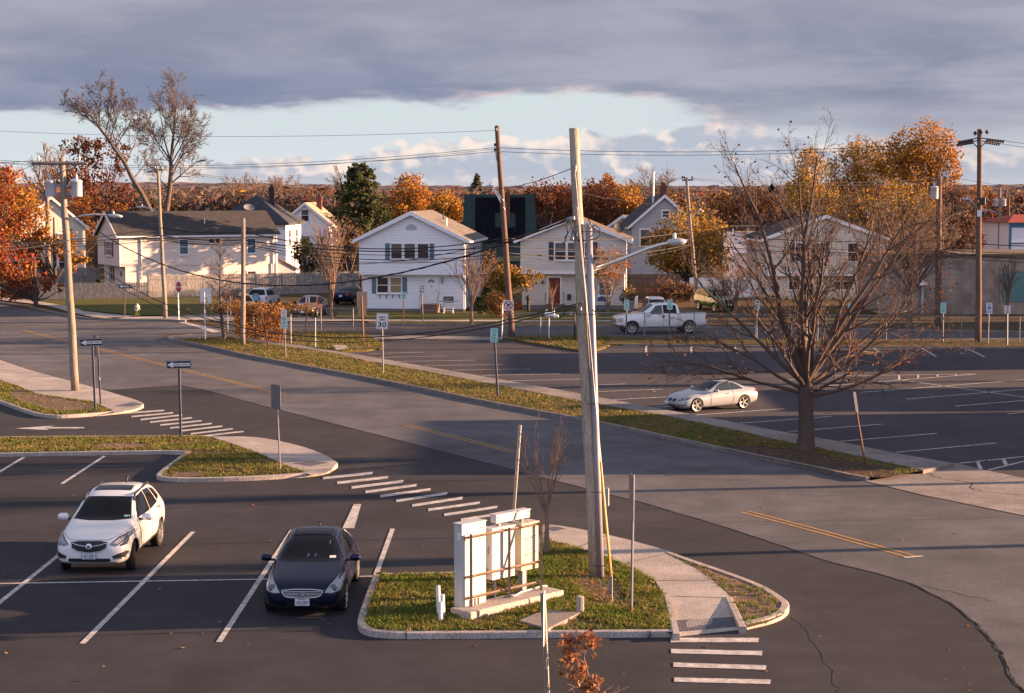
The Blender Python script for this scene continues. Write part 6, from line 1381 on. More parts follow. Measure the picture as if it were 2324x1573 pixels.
    for k in (-1, 0, 1): mb.add([(x*.9-.002 if 0 else x, y, .0135) for x, y in [(-.035+k*.004, k*.03-.012), (.02, k*.03-.016), (.03, k*.03+.010), (-.028, k*.03+.014)]], [(0, 1, 2, 3)])
    mb.build('shields', m_ink, q)
    P('lower_intake', 'front', [(-.50, .37), (-.46, .42), (.46, .42), (.50, .37), (.42, .33), (-.42, .33)], m_plas, off=.014)
    P('skid_trim', 'front', [(-.62, .30), (-.62, .335), (.62, .335), (.62, .30), (.4, .275), (-.4, .275)], m_riser, off=.016)
    strip_on('bonnet_gap', bv, 'front', [(-.84, .99), (-.60, .90), (-.44, .83), (.44, .83), (.60, .90), (.84, .99)], .010, m_seam, o)
    plate(o, bv, 'front', .485, 'LKY-3092')
    for s in (1, -1): mirror_(o, .62, s*.90, 1.10, m_pwhite, 1.05)
    MB().tube([(-1.45, .0, 1.60), (-1.6, 0, 1.70), (-1.68, 0, 1.68)], .03, 6).build('antenna_fin', m_plas, o, True)
    P('rear_window', 'rear', [(-.58, 1.2), (.58, 1.2), (.50, 1.5), (-.50, 1.5)], m_cglass)
    for s in (1, -1): P('tail_light', 'rear', [(s*.55, 1.0), (s*.78, 1.0), (s*.74, 1.16), (s*.55, 1.12)], m_tail)
    for x, y in W: wheel(o, x, y, .345, .22, 10, .70, spw=.055, steer=R(13) if x > 0 else 0)
suv_near()
# ---- dark navy sedan
def sedan_near():
    a = R(-90); o = thing('parked_sedan', 'dark navy four door sedan with a chrome slatted grille parked beside the grass island', 'car', (-4.52, 39.62, .004), a)
    st = [(2.28, .32, .44, .52, .42, .58, .34), (2.22, .24, .70, .58, .66, .66, .54), (2.04, .19, .83, .68, .78, .76, .60), (1.70, .18, .885, .76, .80, .84, .62), (1.20, .18, .89, .83, .80, .92, .66), (.85, .18, .89, .87, .81, .98, .69), (.60, .18, .89, .90, .82, 1.10, .66), (.12, .18, .89, .92, .82, 1.36, .57), (-.30, .18, .89, .94, .82, 1.45, .55), (-.80, .18, .89, .96, .81, 1.45, .54), (-1.30, .18, .89, .985, .80, 1.33, .53), (-1.72, .19, .885, 1.0, .78, 1.14, .57), (-2.05, .22, .87, .99, .74, 1.06, .60), (-2.32, .28, .82, .93, .70, .99, .58), (-2.40, .40, .62, .84, .56, .88, .44)]
    W = [(1.46, .775), (1.46, -.775), (-1.46, .775), (-1.46, -.775)]
    b, bv = car_body('body', st, m_pnavy, o, W, .335, wells=.375)
    P = lambda n, ax, poly, m, **k: patch_on(n, bv, ax, poly, m, o, **k)
    ws = P('windshield', 'front', [(-.74, .985), (-.3, .965), (.3, .965), (.74, .985), (.56, 1.34), (.28, 1.37), (-.28, 1.37), (-.56, 1.34)], m_cglass)
    for y in (-.36, -.24, .26, .40): patch_on('headrest_post', bv, 'front', rect(y, y+.014, 1.24, 1.30), m_riser, ws, off=.010, rings=2)
    patch_on('sticker', bv, 'front', rect(.44, .58, 1.015, 1.05), m_sgw, ws, off=.012, rings=2); patch_on('seat_cover', bv, 'front', rect(-.06, .14, 1.02, 1.10), M('cover_blue', (.03, .06, .16)), ws, off=.010, rings=3)
    P('sunroof', 'top', [(-.02, -.42), (-.02, .42), (-.40, .40), (-.40, -.40)], m_cglass); strip_on('sunroof_gap', bv, 'top', [(.0, -.44), (.0, .44), (-.42, .42), (-.42, -.42)], .012, m_seam, o, closed=True)
    for ax in ('left', 'right'):
        P('side_window', ax, [(.62, .96), (.40, 1.12), (.05, 1.30), (-.30, 1.365), (-.34, .965)], m_cglass); P('side_window', ax, [(-.41, .97), (-.38, 1.365), (-.80, 1.36), (-1.15, 1.27), (-1.32, 1.05), (-1.25, .995)], m_cglass)
        strip_on('window_trim', bv, ax, [(.66, .95), (.38, 1.135), (.05, 1.325), (-.30, 1.39), (-.80, 1.385), (-1.17, 1.29), (-1.38, 1.04)], .016, m_chrome, o)
        strip_on('door_gap', bv, ax, [(.78, .9), (.78, .40), (.66, .26), (-.34, .25), (-.37, .95)], .012, m_seam, o); strip_on('door_gap', bv, ax, [(-.34, .25), (-.95, .27), (-1.10, .55), (-1.35, .85), (-1.30, 1.0)], .012, m_seam, o)
        for hx in (-.22, -1.12): strip_on('door_handle', bv, ax, [(hx-.1, .82 if hx > -1 else .86), (hx+.1, .83 if hx > -1 else .87)], .035, m_pnavy, o, off=.014)
    for s in (1, -1):
        F = lambda poly: [(s*y, z) for y, z in poly]
        h = P('headlight', 'front', F([(.48, .56), (.58, .70), (.74, .82), (.82, .80), (.85, .66), (.80, .57), (.62, .545)]), m_hl, off=.014)
        if h:
            e = proj(bv, 'front', s*.66, .645, .02); q = MB().lathe([(0, .02), (.05, .018), (.075, .004), (.08, 0)], 16).build('projector', m_hld, h, True); q.rotation_euler = (0, R(75), 0); q.location = e
        P('fog_slot', 'front', F([(.42, .285), (.78, .33), (.80, .30), (.60, .26), (.42, .255)]), m_plas, off=.013); strip_on('bumper_crease', bv, 'front', F([(.40, .245), (.60, .25), (.80, .29)]), .02, m_pnavy, o, off=.016)
    gp = [(-.44, .605), (-.2, .63), (.2, .63), (.44, .605), (.40, .50), (.30, .46), (0, .445), (-.30, .46), (-.40, .50)]
    g = P('grille', 'front', gp, m_plas, off=.014); strip_on('grille_surround', bv, 'front', gp, .026, m_chrome, g, off=.018, closed=True)
    for z, hw in ((.488, .36), (.520, .39), (.552, .405), (.584, .415)): strip_on('grille_slat', bv, 'front', [(-hw, z), (0, z+.004), (hw, z)], .016, m_chrome, g, off=.018)
    e = proj(bv, 'front', 0, .545, .035); mb = MB(); n = 20; r0 = [(0, .085*math.cos(2*math.pi*i/n), .043*math.sin(2*math.pi*i/n)) for i in range(n)]; r1 = [(0, y*.78, z*.74) for x, y, z in r0]
    mb.add(r0+r1, [(i, (i+1) % n, n+(i+1) % n, n+i) for i in range(3, 16 if 0 else n) if not 13 <= i <= 16]); mb.tube([(0, -.03, -.038), (0, 0, .036), (0, .03, -.038)], .007, 4); q = mb.build('emblem', m_chrome, g); q.location = e
    P('lower_intake', 'front', [(-.36, .33), (.36, .33), (.40, .25), (.30, .235), (-.30, .235), (-.40, .25)], m_plas, off=.013)
    strip_on('bonnet_gap', bv, 'front', [(-.76, .85), (-.46, .66), (.46, .66), (.76, .85)], .008, m_seam, o)
    plate(o, bv, 'front', .36, 'LNU-5839')
    for s in (1, -1): mirror_(o, .58, s*.90, .98, m_pnavy, .95)
    MB().tube([(-1.2, 0, 1.36), (-1.32, 0, 1.44), (-1.38, 0, 1.40)], .022, 6).build('antenna_fin', m_pnavy, o, True)
    P('rear_window', 'rear', [(-.60, 1.1), (.60, 1.1), (.50, 1.34), (-.50, 1.34)], m_cglass)
    for s in (1, -1): P('tail_light', 'rear', [(s*.50, .82), (s*.76, .84), (s*.74, .95), (s*.52, .95)], m_tail)
    for x, y in W: wheel(o, x, y, .335, .23, 7, .76, spw=.07)
sedan_near()
# ---- silver hardtop convertible in the far lot
def silver_coupe():
    f, r = G(1581, 936.5), G(1690, 928); d = Vector((-.862, -.507)); sc = .885
    o = thing('parked_convertible', 'silver two door convertible with its hardtop up parked in the far lot', 'car', (0, 0, .006), math.atan2(d.y, d.x), sc=sc)
    st = [(2.28, .30, .40, .46, .38, .52, .30), (2.20, .22, .68, .54, .64, .62, .50), (2.02, .18, .82, .64, .77, .73, .58), (1.70, .17, .885, .72, .79, .82, .62), (1.10, .17, .89, .80, .79, .91, .66), (.72, .17, .89, .84, .80, .97, .68), (.42, .17, .89, .87, .81, 1.10, .64), (.0, .17, .89, .89, .81, 1.31, .56), (-.40, .17, .89, .905, .80, 1.385, .53), (-.80, .17, .89, .915, .79, 1.365, .52), (-1.20, .17, .89, .93, .78, 1.24, .53), (-1.52, .18, .885, .94, .76, 1.07, .58), (-1.80, .20, .88, .945, .74, 1.02, .62), (-2.10, .26, .85, .92, .71, .99, .60), (-2.26, .32, .78, .86, .66, .93, .54), (-2.32, .44, .6, .78, .52, .82, .40)]
    W = [(1.42, .77), (1.42, -.77), (-1.36, .77), (-1.36, -.77)]
    # put the left wheels on their picture points
    ca = o.rotation_euler.z; rot = lambda x, y: Vector((math.cos(ca)*x-math.sin(ca)*y, math.sin(ca)*x+math.cos(ca)*y))
    mid = (Vector((f.x, f.y))+Vector((r.x, r.y)))/2-rot(.03*sc, .86*sc); o.location = (mid.x, mid.y, .006)
    b, bv = car_body('body', st, m_psilver, o, W, .335, wells=.365)
    P = lambda n, ax, poly, m, **k: patch_on(n, bv, ax, poly, m, o, **k)
    ws = P('windshield', 'front', [(-.74, .965), (-.3, .94), (.3, .94), (.74, .965), (.55, 1.30), (.28, 1.33), (-.28, 1.33), (-.55, 1.30)], m_cglass); patch_on('sticker', bv, 'front', rect(.44, .60, 1.0, 1.03), m_sgw, ws, off=.012, rings=2)
    for ax in ('left', 'right'):
        P('side_window', ax, [(.42, .935), (.20, 1.08), (-.08, 1.235), (-.42, 1.305), (-.62, 1.30), (-.62, .945)], m_cglassb); P('side_window', ax, [(-.65, .945), (-.65, 1.30), (-.90, 1.255), (-1.18, 1.12), (-1.36, .985), (-1.34, .965)], m_cglassb)
        strip_on('door_gap', bv, ax, [(.62, .86), (.62, .36), (.56, .24), (-.60, .26), (-.74, .55), (-.70, .92)], .010, m_seam, o); strip_on('roof_gap', bv, ax, [(-1.40, .97), (-1.62, 1.03)], .008, m_seam, o); strip_on('sill_crease', bv, ax, [(.95, .26), (0, .31), (-.9, .36)], .014, m_psilver, o, off=.014)
        strip_on('door_handle', bv, ax, [(-.50, .80), (-.28, .80)], .035, m_chrome, o, off=.014); P('tail_light', ax, [(-2.05, .78), (-2.06, .90), (-2.24, .86), (-2.28, .74)], m_tail)
        P('headlight', ax, [(1.72, .72), (2.04, .66), (2.06, .60), (1.84, .63)], m_hld)
    for s in (1, -1):
        F = lambda poly: [(s*y, z) for y, z in poly]
        h = P('headlight', 'front', F([(.40, .60), (.56, .67), (.80, .735), (.84, .66), (.70, .585), (.46, .55)]), m_hld, off=.014)
        if h:
            for y in (.54, .70): patch_on('lens', bv, 'front', [(s*y+.05*math.cos(2*math.pi*k/10), .635+(y-.54)*.2+.04*math.sin(2*math.pi*k/10)) for k in range(10)], m_hl, h, off=.018, rings=2)
        P('kidney_grille', 'front', F([(.035, .56), (.05, .63), (.20, .645), (.29, .62), (.27, .53), (.20, .495), (.07, .495)]), m_plas, off=.016)
        P('fog_recess', 'front', F([(.42, .36), (.46, .30), (.76, .33), (.78, .40), (.5, .39)]), m_hld, off=.014)
    P('lower_intake', 'front', [(-.36, .37), (.36, .37), (.34, .27), (-.34, .27)], m_hld, off=.014); plate(o, bv, 'front', .42, None, y=-.40, w=.30)
    P('rear_window', 'rear', [(-.56, 1.06), (.56, 1.06), (.46, 1.26), (-.46, 1.26)], m_cglass)
    for s in (1, -1): mirror_(o, .36, s*.88, .97, m_psilver, .9)
    for x, y in W: wheel(o, x, y, .335, .235, 5, .80, spw=.085)
silver_coupe()
# ---- white pickup on the street
def pickup():
    f, r = G(1434, 759.5), G(1565, 757.5); L = (r-f).length; wb = 3.66; sc = L/wb*.99; d = (f-r).normalized(); a = math.atan2(d.y, d.x)
    o = thing('parked_pickup', 'white crew cab pickup truck parked on the street behind the fence', 'pickup truck', (0, 0, .012), a, sc=sc)
    st = [(2.78, .50, .60, .86, .58, .98, .46), (2.72, .42, .84, .92, .80, 1.06, .62), (2.5, .38, .95, 1.00, .86, 1.15, .70), (2.0, .38, .98, 1.08, .88, 1.22, .74), (1.35, .38, .985, 1.14, .89, 1.27, .78), (1.05, .38, .985, 1.17, .89, 1.38, .76), (.60, .38, .985, 1.19, .89, 1.74, .68), (.30, .38, .985, 1.20, .89, 1.88, .66), (-.3, .38, .985, 1.20, .89, 1.93, .65), (-.95, .38, .985, 1.21, .89, 1.90, .65), (-1.18, .38, .985, 1.22, .90, 1.84, .68), (-1.20, .38, .985, 1.20, .95, 1.30, .90), (-1.24, .40, .985, 1.24, .965, 1.30, .93), (-2.0, .42, .985, 1.24, .965, 1.30, .93), (-2.85, .44, .985, 1.24, .965, 1.30, .93), (-2.95, .48, .96, 1.22, .94, 1.28, .90), (-3.0, .56, .84, 1.1, .82, 1.16, .76)]
    W = [(1.83, .83), (1.83, -.83), (-1.83, .83), (-1.83, -.83)]; ca = a
    mid = (Vector((f.x, f.y))+Vector((r.x, r.y)))/2-Vector((-math.sin(ca), math.cos(ca)))*(.95*sc); o.location = (mid.x, mid.y, .012)
    b, bv = car_body('body', st, m_pwhite, o, W, .40, wells=.47)
    P = lambda n, ax, poly, m, **k: patch_on(n, bv, ax, poly, m, o, **k)
    P('windshield', 'front', [(-.80, 1.36), (0, 1.33), (.80, 1.36), (.68, 1.78), (0, 1.83), (-.68, 1.78)], m_cglass)
    for ax in ('left', 'right'):
        P('side_window', ax, [(.84, 1.24), (.52, 1.48), (.28, 1.74), (-.10, 1.79), (-.12, 1.26), (.6, 1.22)], m_cglassb); P('side_window', ax, [(-.18, 1.27), (-.16, 1.79), (-.98, 1.77), (-1.04, 1.27)], m_cglass)
        strip_on('door_gap', bv, ax, [(.95, 1.2), (.95, .6), (.85, .46), (-.13, .46), (-.15, 1.22)], .016, m_seam, o); strip_on('door_gap', bv, ax, [(-.13, .46), (-1.0, .46), (-1.12, .8), (-1.08, 1.22)], .016, m_seam, o); strip_on('bed_gap', bv, ax, [(-1.22, .5), (-1.22, 1.24)], .02, m_seam, o)
        for hx in (.1, -.85): strip_on('door_handle', bv, ax, [(hx-.1, 1.08), (hx+.1, 1.08)], .05, m_pwhite, o, off=.015)
        P('headlight', ax, [(2.38, 1.02), (2.68, .98), (2.72, .78), (2.44, .76)], m_hl); P('indicator', ax, [(2.40, .98), (2.50, .98), (2.50, .80), (2.42, .80)], m_amber, off=.016); P('bumper_cladding', ax, [(2.34, .40), (2.36, .58), (2.76, .58), (2.76, .46)], m_chrome, off=.016)
        P('tail_light', ax, [(-2.86, .86), (-2.86, 1.16), (-2.96, 1.14), (-2.97, .88)], m_tail, off=.01); s = 1 if ax == 'left' else -1
        MB().b2(-1.0, 1.15, s*1.0-.06, s*1.0+.06, .33, .40).build('running_board', m_chrome, o)
    P('grille', 'front', [(-.55, 1.0), (.55, 1.0), (.55, .68), (-.55, .68)], m_chrome, off=.016); P('bumper', 'front', [(-.8, .60), (.8, .60), (.78, .46), (-.78, .46)], m_chrome, off=.014)
    P('roof_hatch', 'top', [(.15, -.4), (.15, .4), (-.35, .4), (-.35, -.4)], m_riser)
    for s in (1, -1): mirror_(o, .80, s*.99, 1.24, m_pwhite, 1.3)
    for x, y in W: wheel(o, x, y, .40, .27, 6, .66, spw=.09)
    MB().b2(-2.85, -1.35, -.78, .78, 1.306, 1.32).build('bed_cover', m_plas, o)
pickup()
# ---- generic distant cars
def far_car(name, label, cat, px, py, a, st, paint, W, wr, extras, sc=1.):
    p = G(px, py, .02); o = thing(name, label, cat, tuple(p), a, sc=sc); b, bv = car_body('body', st, paint, o, W, wr)
    extras(o, bv)
    for x, y in W: wheel(o, x, y, wr, .22, 6, .68, spw=.08)
    return o
SUVST = [(2.35, .40, .5, .75, .48, .85, .4), (2.28, .32, .80, .82, .76, .95, .60), (1.9, .30, .90, .92, .82, 1.04, .66), (1.2, .30, .91, 1.0, .84, 1.10, .72), (.95, .30, .91, 1.03, .84, 1.20, .70), (.45, .30, .91, 1.06, .84, 1.62, .64), (-.2, .30, .91, 1.08, .84, 1.78, .63), (-1.2, .30, .91, 1.10, .83, 1.80, .62), (-2.0, .32, .90, 1.12, .82, 1.76, .62), (-2.22, .36, .88, 1.12, .80, 1.50, .64), (-2.34, .42, .84, 1.05, .78, 1.20, .66), (-2.40, .55, .70, .95, .66, 1.05, .5)]
SEDST = [(2.28, .32, .44, .52, .42, .58, .34), (2.22, .24, .70, .58, .66, .68, .54), (1.9, .19, .87, .72, .78, .82, .60), (1.2, .18, .89, .83, .80, .94, .66), (.85, .18, .89, .87, .81, 1.0, .69), (.60, .18, .89, .90, .82, 1.12, .66), (.12, .18, .89, .92, .82, 1.40, .57), (-.30, .18, .89, .94, .82, 1.48, .55), (-.80, .18, .89, .96, .81, 1.48, .54), (-1.35, .18, .89, .99, .80, 1.36, .55), (-1.75, .19, .885, 1.01, .78, 1.16, .58), (-2.05, .22, .87, 1.0, .74, 1.10, .60), (-2.30, .28, .82, .93, .70, 1.0, .58), (-2.36, .40, .62, .84, .56, .88, .44)]
CW = [(1.4, .78), (1.4, -.78), (-1.4, .78), (-1.4, -.78)]
def ex_suv_rear(o, bv):
    P = lambda n, ax, poly, m, **k: patch_on(n, bv, ax, poly, m, o, **k)
    P('rear_window', 'rear', [(-.70, 1.22), (.70, 1.22), (.60, 1.68), (-.60, 1.68)], m_cglass)
    for s in (1, -1): P('tail_light', 'rear', [(s*.72, .85), (s*.84, .85), (s*.82, 1.15), (s*.72, 1.15)], m_tail)
    P('bumper', 'rear', [(-.8, .48), (.8, .48), (.8, .66), (-.8, .66)], m_riser, off=.02); plate(o, bv, 'rear', .86)
    for ax in ('left', 'right'):
        for p in ([(.75, 1.12), (.42, 1.5), (.25, 1.62), (-.15, 1.66), (-.2, 1.12)], [(-.28, 1.13), (-.24, 1.67), (-.98, 1.68), (-1.05, 1.14)], [(-1.14, 1.15), (-1.08, 1.68), (-1.9, 1.64), (-2.0, 1.18)]): P('side_window', ax, p, m_cglassb)
        strip_on('door_gap', bv, ax, [(.9, 1.05), (.9, .45), (-.22, .42), (-.24, 1.08)], .015, m_seam, o); s = 1 if ax == 'left' else -1
        MB().tube([(.2, s*.62, 1.78), (.1, s*.62, 1.86), (-1.8, s*.6, 1.86), (-1.9, s*.6, 1.78)], .025, 6).build('roof_rail', m_plas, o)
    t = MB().lathe([(.0, -.10), (.22, -.11), (.34, -.08), (.37, 0), (.34, .08), (.0, .09)], 20).build('spare_wheel_cover', M('cover_pale_blue', (.30, .45, .55), rough=.6), o, True); t.rotation_euler = (0, R(90), 0); t.location = (-2.46, .05, .98)
    MB().lathe([(.24, -.125), (.30, -.12), (.30, -.10), (.24, -.11)], 20).build('cover_ring', M('cover_ring_blue', (.03, .22, .38), rough=.6), t, True)
    for s in (1, -1): mirror_(o, .85, s*.92, 1.15, m_pwhite)
B0 = G(598, 699)
far_car('parked_suv', 'white suv with a blue spare wheel cover parked tail out by the picket fence', 'suv', 600, 699, R(83), SUVST, m_pwhite, CW, .37, ex_suv_rear, .93)
def ex_sedan_front(lens, glass=m_cglass, rear=False):
    def fx(o, bv):
        P = lambda n, ax, poly, m, **k: patch_on(n, bv, ax, poly, m, o, **k)
        P('windshield', 'front', [(-.72, 1.0), (0, .98), (.72, 1.0), (.56, 1.37), (0, 1.40), (-.56, 1.37)], glass)
        P('rear_window', 'rear', [(-.66, 1.13), (.66, 1.13), (.52, 1.38), (-.52, 1.38)], glass)
        for ax in ('left', 'right'):
            P('side_window', ax, [(.62, .97), (.05, 1.32), (-.30, 1.39), (-.34, .98)], glass); P('side_window', ax, [(-.40, .98), (-.38, 1.39), (-.80, 1.38), (-1.32, 1.08), (-1.25, 1.0)], glass)
            strip_on('door_gap', bv, ax, [(.78, .9), (.78, .40), (-.34, .30), (-.37, .95)], .014, m_seam, o)
        for s in (1, -1):
            P('headlight', 'front', [(s*.48, .58), (s*.60, .70), (s*.80, .76), (s*.80, .64), (s*.6, .56)], lens, off=.01); P('tail_light', 'rear', [(s*.50, .80), (s*.78, .82), (s*.76, .97), (s*.50, .97)], m_tail, off=.01); mirror_(o, .58, s*.90, 1.0, m_plas, .9)
        P('grille', 'front', [(-.38, .60), (.38, .60), (.34, .46), (-.34, .46)], m_plas, off=.01); P('lower_intake', 'front', [(-.5, .36), (.5, .36), (.46, .27), (-.46, .27)], m_plas, off=.01); plate(o, bv, 'front', .42); plate(o, bv, 'rear', .75)
    return fx
def ex_suv_front(lens):
    def fx(o, bv):
        P = lambda n, ax, poly, m, **k: patch_on(n, bv, ax, poly, m, o, **k)
        P('windshield', 'front', [(-.76, 1.18), (0, 1.16), (.76, 1.18), (.64, 1.60), (0, 1.64), (-.64, 1.60)], m_cglass)
        for ax in ('left', 'right'):
            for p in ([(.75, 1.12), (.42, 1.5), (.25, 1.62), (-.15, 1.66), (-.2, 1.12)], [(-.28, 1.13), (-.24, 1.67), (-.98, 1.68), (-1.05, 1.14)], [(-1.14, 1.15), (-1.08, 1.68), (-1.9, 1.64), (-2.0, 1.18)]): P('side_window', ax, p, m_cglass)
            strip_on('door_gap', bv, ax, [(.9, 1.05), (.9, .45), (-.22, .42), (-.24, 1.08)], .015, m_seam, o)
        for s in (1, -1): P('headlight', 'front', [(s*.50, .74), (s*.80, .80), (s*.80, .94), (s*.54, .90)], lens, off=.01); mirror_(o, .85, s*.92, 1.15, m_plas)
        P('grille', 'front', [(-.42, .88), (.42, .88), (.40, .66), (-.40, .66)], m_plas, off=.01); P('lower_intake', 'front', [(-.6, .52), (.6, .52), (.56, .40), (-.56, .40)], m_plas, off=.01); plate(o, bv, 'front', .58)
    return fx
far_car('parked_sedan', 'maroon sedan with a dusty pale roof parked in the drive beside the vase shaped tree', 'car', 704, 716, R(-98), SEDST, m_pred, CW, .33, ex_sedan_front(m_hl), 1.0)
far_car('parked_car', 'pale silver car parked in the drive behind the white pickup', 'car', 1489, 727, R(-88), SUVST, m_pltsil, CW, .36, ex_suv_front(m_hl), .92)
far_car('parked_car', 'bright green car standing before the white board fence', 'car', 1625, 704, R(-70), SUVST, m_pgreen, CW, .36, ex_suv_front(m_hld), .98)
far_car('parked_van', 'dusty tan car behind the small bare median tree', 'car', 549, 716, R(-65), SUVST, m_ptan, CW, .36, ex_suv_front(m_hld), .92)
far_car('parked_car', 'dark car tucked beside the left wall of the white house', 'car', 800, 688, R(70), SEDST, m_pnavy, CW, .33, ex_sedan_front(m_hld), .95)
# ------------------------------------------------------------------ trees and shrubs
m_bark = M('bark_grey', (.13, .10, .085), rough=.95, sc=8, col2=(.07, .052, .046), stretch=(1, 1, .3), bump=.6, bsc=30, fine=20)
m_barkd = M('bark_dark', (.098, .066, .054), rough=.95, sc=8, stretch=(1, 1, .3), bump=.5, bsc=25)
m_barkw = M('bark_warm', (.22, .15, .11), rough=.95, sc=6, stretch=(1, 1, .3))
m_twig = M('twig_bark', (.22, .15, .12), rough=.95, sc=3)
LM = {}
def lm(k):
    cols = {'red': (.33, .062, .03), 'rust': (.25, .085, .04), 'orange': (.47, .19, .035), 'gold': (.52, .29, .05), 'yellow': (.55, .36, .06), 'brown': (.18, .095, .06), 'oak': (.15, .05, .032), 'olive': (.17, .14, .03), 'green': (.055, .085, .022), 'pine': (.052, .070, .030), 'pineb': (.12, .118, .045), 'tan': (.33, .20, .11), 'darkg': (.022, .036, .014), 'spruce': (.11, .115, .08), 'mauve': (.155, .122, .115), 'ochre': (.36, .20, .06), 'copper': (.42, .19, .09), 'woody': (.125, .092, .080), 'tanw': (.18, .135, .11)}
    if k not in LM: LM[k] = leafm('leaf_'+k, cols[k])
    return LM[k]
def tubes_mesh(name, br, m, parent, kf):
    V = []; F = []; n0 = 0
    for pts, rad, lvl in br:
        k = kf(lvl); P = np.array(pts, float); n = len(P); T = np.gradient(P, axis=0); T /= np.linalg.norm(T, axis=1)[:, None]+1e-9
        a = np.array((0, 0, 1.)) if abs(T[0, 2]) < .8 else np.array((1., 0, 0)); U = a-T*(T@a)[:, None]; U /= np.linalg.norm(U, axis=1)[:, None]+1e-9; Wd = np.cross(T, U)
        an = 2*np.pi*np.arange(k)/k; r = np.array(rad)[:, None, None]
        ring = P[:, None, :]+(U[:, None, :]*np.cos(an)[None, :, None]+Wd[:, None, :]*np.sin(an)[None, :, None])*r; V.append(ring.reshape(-1, 3))
        i = np.arange(n-1)[:, None]*k; j = np.arange(k)[None, :]; j1 = (j+1) % k
        F.append((np.stack([i+j, i+j1, i+k+j1, i+k+j], -1).reshape(-1, 4)+n0)); n0 += n*k
    return np_mesh(name, np.concatenate(V), np.concatenate(F), [m], parent, None, True)
def np_mesh(name, V, F, mats, parent, mi=None, smooth=False):
    me = bpy.data.meshes.new(name); nf, k = F.shape
    me.vertices.add(len(V)); me.vertices.foreach_set('co', V.astype(np.float32).ravel()); me.loops.add(nf*k); me.loops.foreach_set('vertex_index', F.astype(np.int32).ravel())
    me.polygons.add(nf); me.polygons.foreach_set('loop_start', np.arange(0, nf*k, k, dtype=np.int32)); me.polygons.foreach_set('loop_total', np.full(nf, k, np.int32))
    for m in mats: me.materials.append(m)
    if mi is not None: me.polygons.foreach_set('material_index', mi.astype(np.int32))
    if smooth: me.polygons.foreach_set('use_smooth', np.ones(nf, bool))
    me.update(calc_edges=True); o = bpy.data.objects.new(name, me); COL.objects.link(o)
    if parent: o.parent = parent
    return o
def grow(rng, p, d, L, r, lvl, cfg, out, tips):
    n = (9, 7, 5, 4, 3)[min(lvl, 4)]; pts = [p]; rad = [r]; st = L/n; dirs = [d]; wig = cfg['wig']*(1+.25*lvl); rt = max(cfg['rmin'], r*cfg.get('taper', .3))
    for i in range(n):
        d = d+rng.normal(0, wig, 3)+np.array((0, 0, cfg['up'][min(lvl, len(cfg['up'])-1)]))*(1/n); d = d/np.linalg.norm(d)
        p = p+d*st; pts.append(p); dirs.append(d); rad.append(r+(rt-r)*(i+1)/n)
    out.append((pts, rad, lvl))
    if lvl >= cfg['max']: tips.append(p); return
    nc = cfg['kids'][lvl]; nc = max(1, int(nc+rng.uniform(-.4, .6)))
    for c in range(nc):
        t = cfg.get('t0', .25)+(1-cfg.get('t0', .25))*(c+rng.uniform(0, 1))/nc; i = min(int(t*n), n-1); q = pts[i]+(pts[i+1]-pts[i])*(t*n-i); dd = dirs[i]
        ax = rng.normal(0, 1, 3); ax -= dd*(ax@dd); ax /= np.linalg.norm(ax)+1e-9; a = R(rng.uniform(*cfg['ang']))
        nd_ = dd*math.cos(a)+ax*math.sin(a); ll = L*cfg['ratio'][lvl]*(1.15-.6*t)*rng.uniform(.6, 1.15); rr = max(cfg['rmin'], rad[i]*rng.uniform(.45, .65))
        grow(rng, q, nd_, ll, rr, lvl+1, cfg, out, tips)
KF = lambda l: (9, 6, 4, 3, 3)[min(l, 4)]
def quads(C, S, rng, asp=1.):
    n = len(C); A = rng.normal(0, 1, (n, 3)); A /= np.linalg.norm(A, axis=1)[:, None]; B = rng.normal(0, 1, (n, 3)); B -= A*(A*B).sum(1)[:, None]; B /= np.linalg.norm(B, axis=1)[:, None]
    s = (np.asarray(S)*rng.uniform(.6, 1.35, n))[:, None]*.5
    V = np.stack([C-A*s*asp, C+B*s*.8, C+A*s*asp, C-B*s*.8], 1).reshape(-1, 3); return V, np.arange(4*n).reshape(-1, 4)
def leaves(name, C, S, mix_, rng, parent, asp=1.):
    V, F = quads(C, S, rng, asp); ks = [k for k, w in mix_]; w = np.array([w for k, w in mix_]); mi = rng.choice(len(ks), len(C), p=w/w.sum())
    return np_mesh(name, V, F, [lm(k) for k in ks], parent, mi)
def bare(label, base, zb, seed, trunk, limbs, cfg, bark, leafc=0, leafmix=None, leafs=.1, name='bare_tree', cat='tree', Y=None, group=None):
    """bare tree: trunk = list of (dx, dz, r) in metres, limbs = list of (index on trunk 0..1, azimuth deg, elevation deg, length, radius)"""
    B = G(base[0], base[1], zb) if Y is None else Vector((at(base[0], base[1], Y).x, Y, 0)); rng = np.random.default_rng(seed)
    o = thing(name, label, cat, tuple(B), 0, group); tp = [np.array((x, 0., z)) for x, z, r in trunk]; tr = [r for x, z, r in trunk]; out = []; tips = []
    main = [(tp, tr, 0)]; L = len(tp)-1
    for t, az, el, ln, r in limbs:
        i = min(int(t*L), L-1); p = tp[i]+(tp[i+1]-tp[i])*(t*L-i); d = np.array((math.cos(R(az))*math.cos(R(el)), math.sin(R(az))*math.cos(R(el)), math.sin(R(el))))
        grow(rng, p, d, ln, r, 0, cfg, out, tips)
    tubes_mesh('trunk', main+[b for b in out if b[2] == 0], bark, o, lambda l: 12); tw = [b for b in out if b[2] > 0]
    if tw: tubes_mesh('branches', tw, bark if cfg.get('same') else m_twig, o, KF)
    if leafc and leafmix:
        T = np.array(tips); C = T[rng.integers(0, len(T), leafc)]+rng.normal(0, leafs*1.3, (leafc, 3)); leaves('leaves', C, leafs, leafmix, rng, o)
    return o
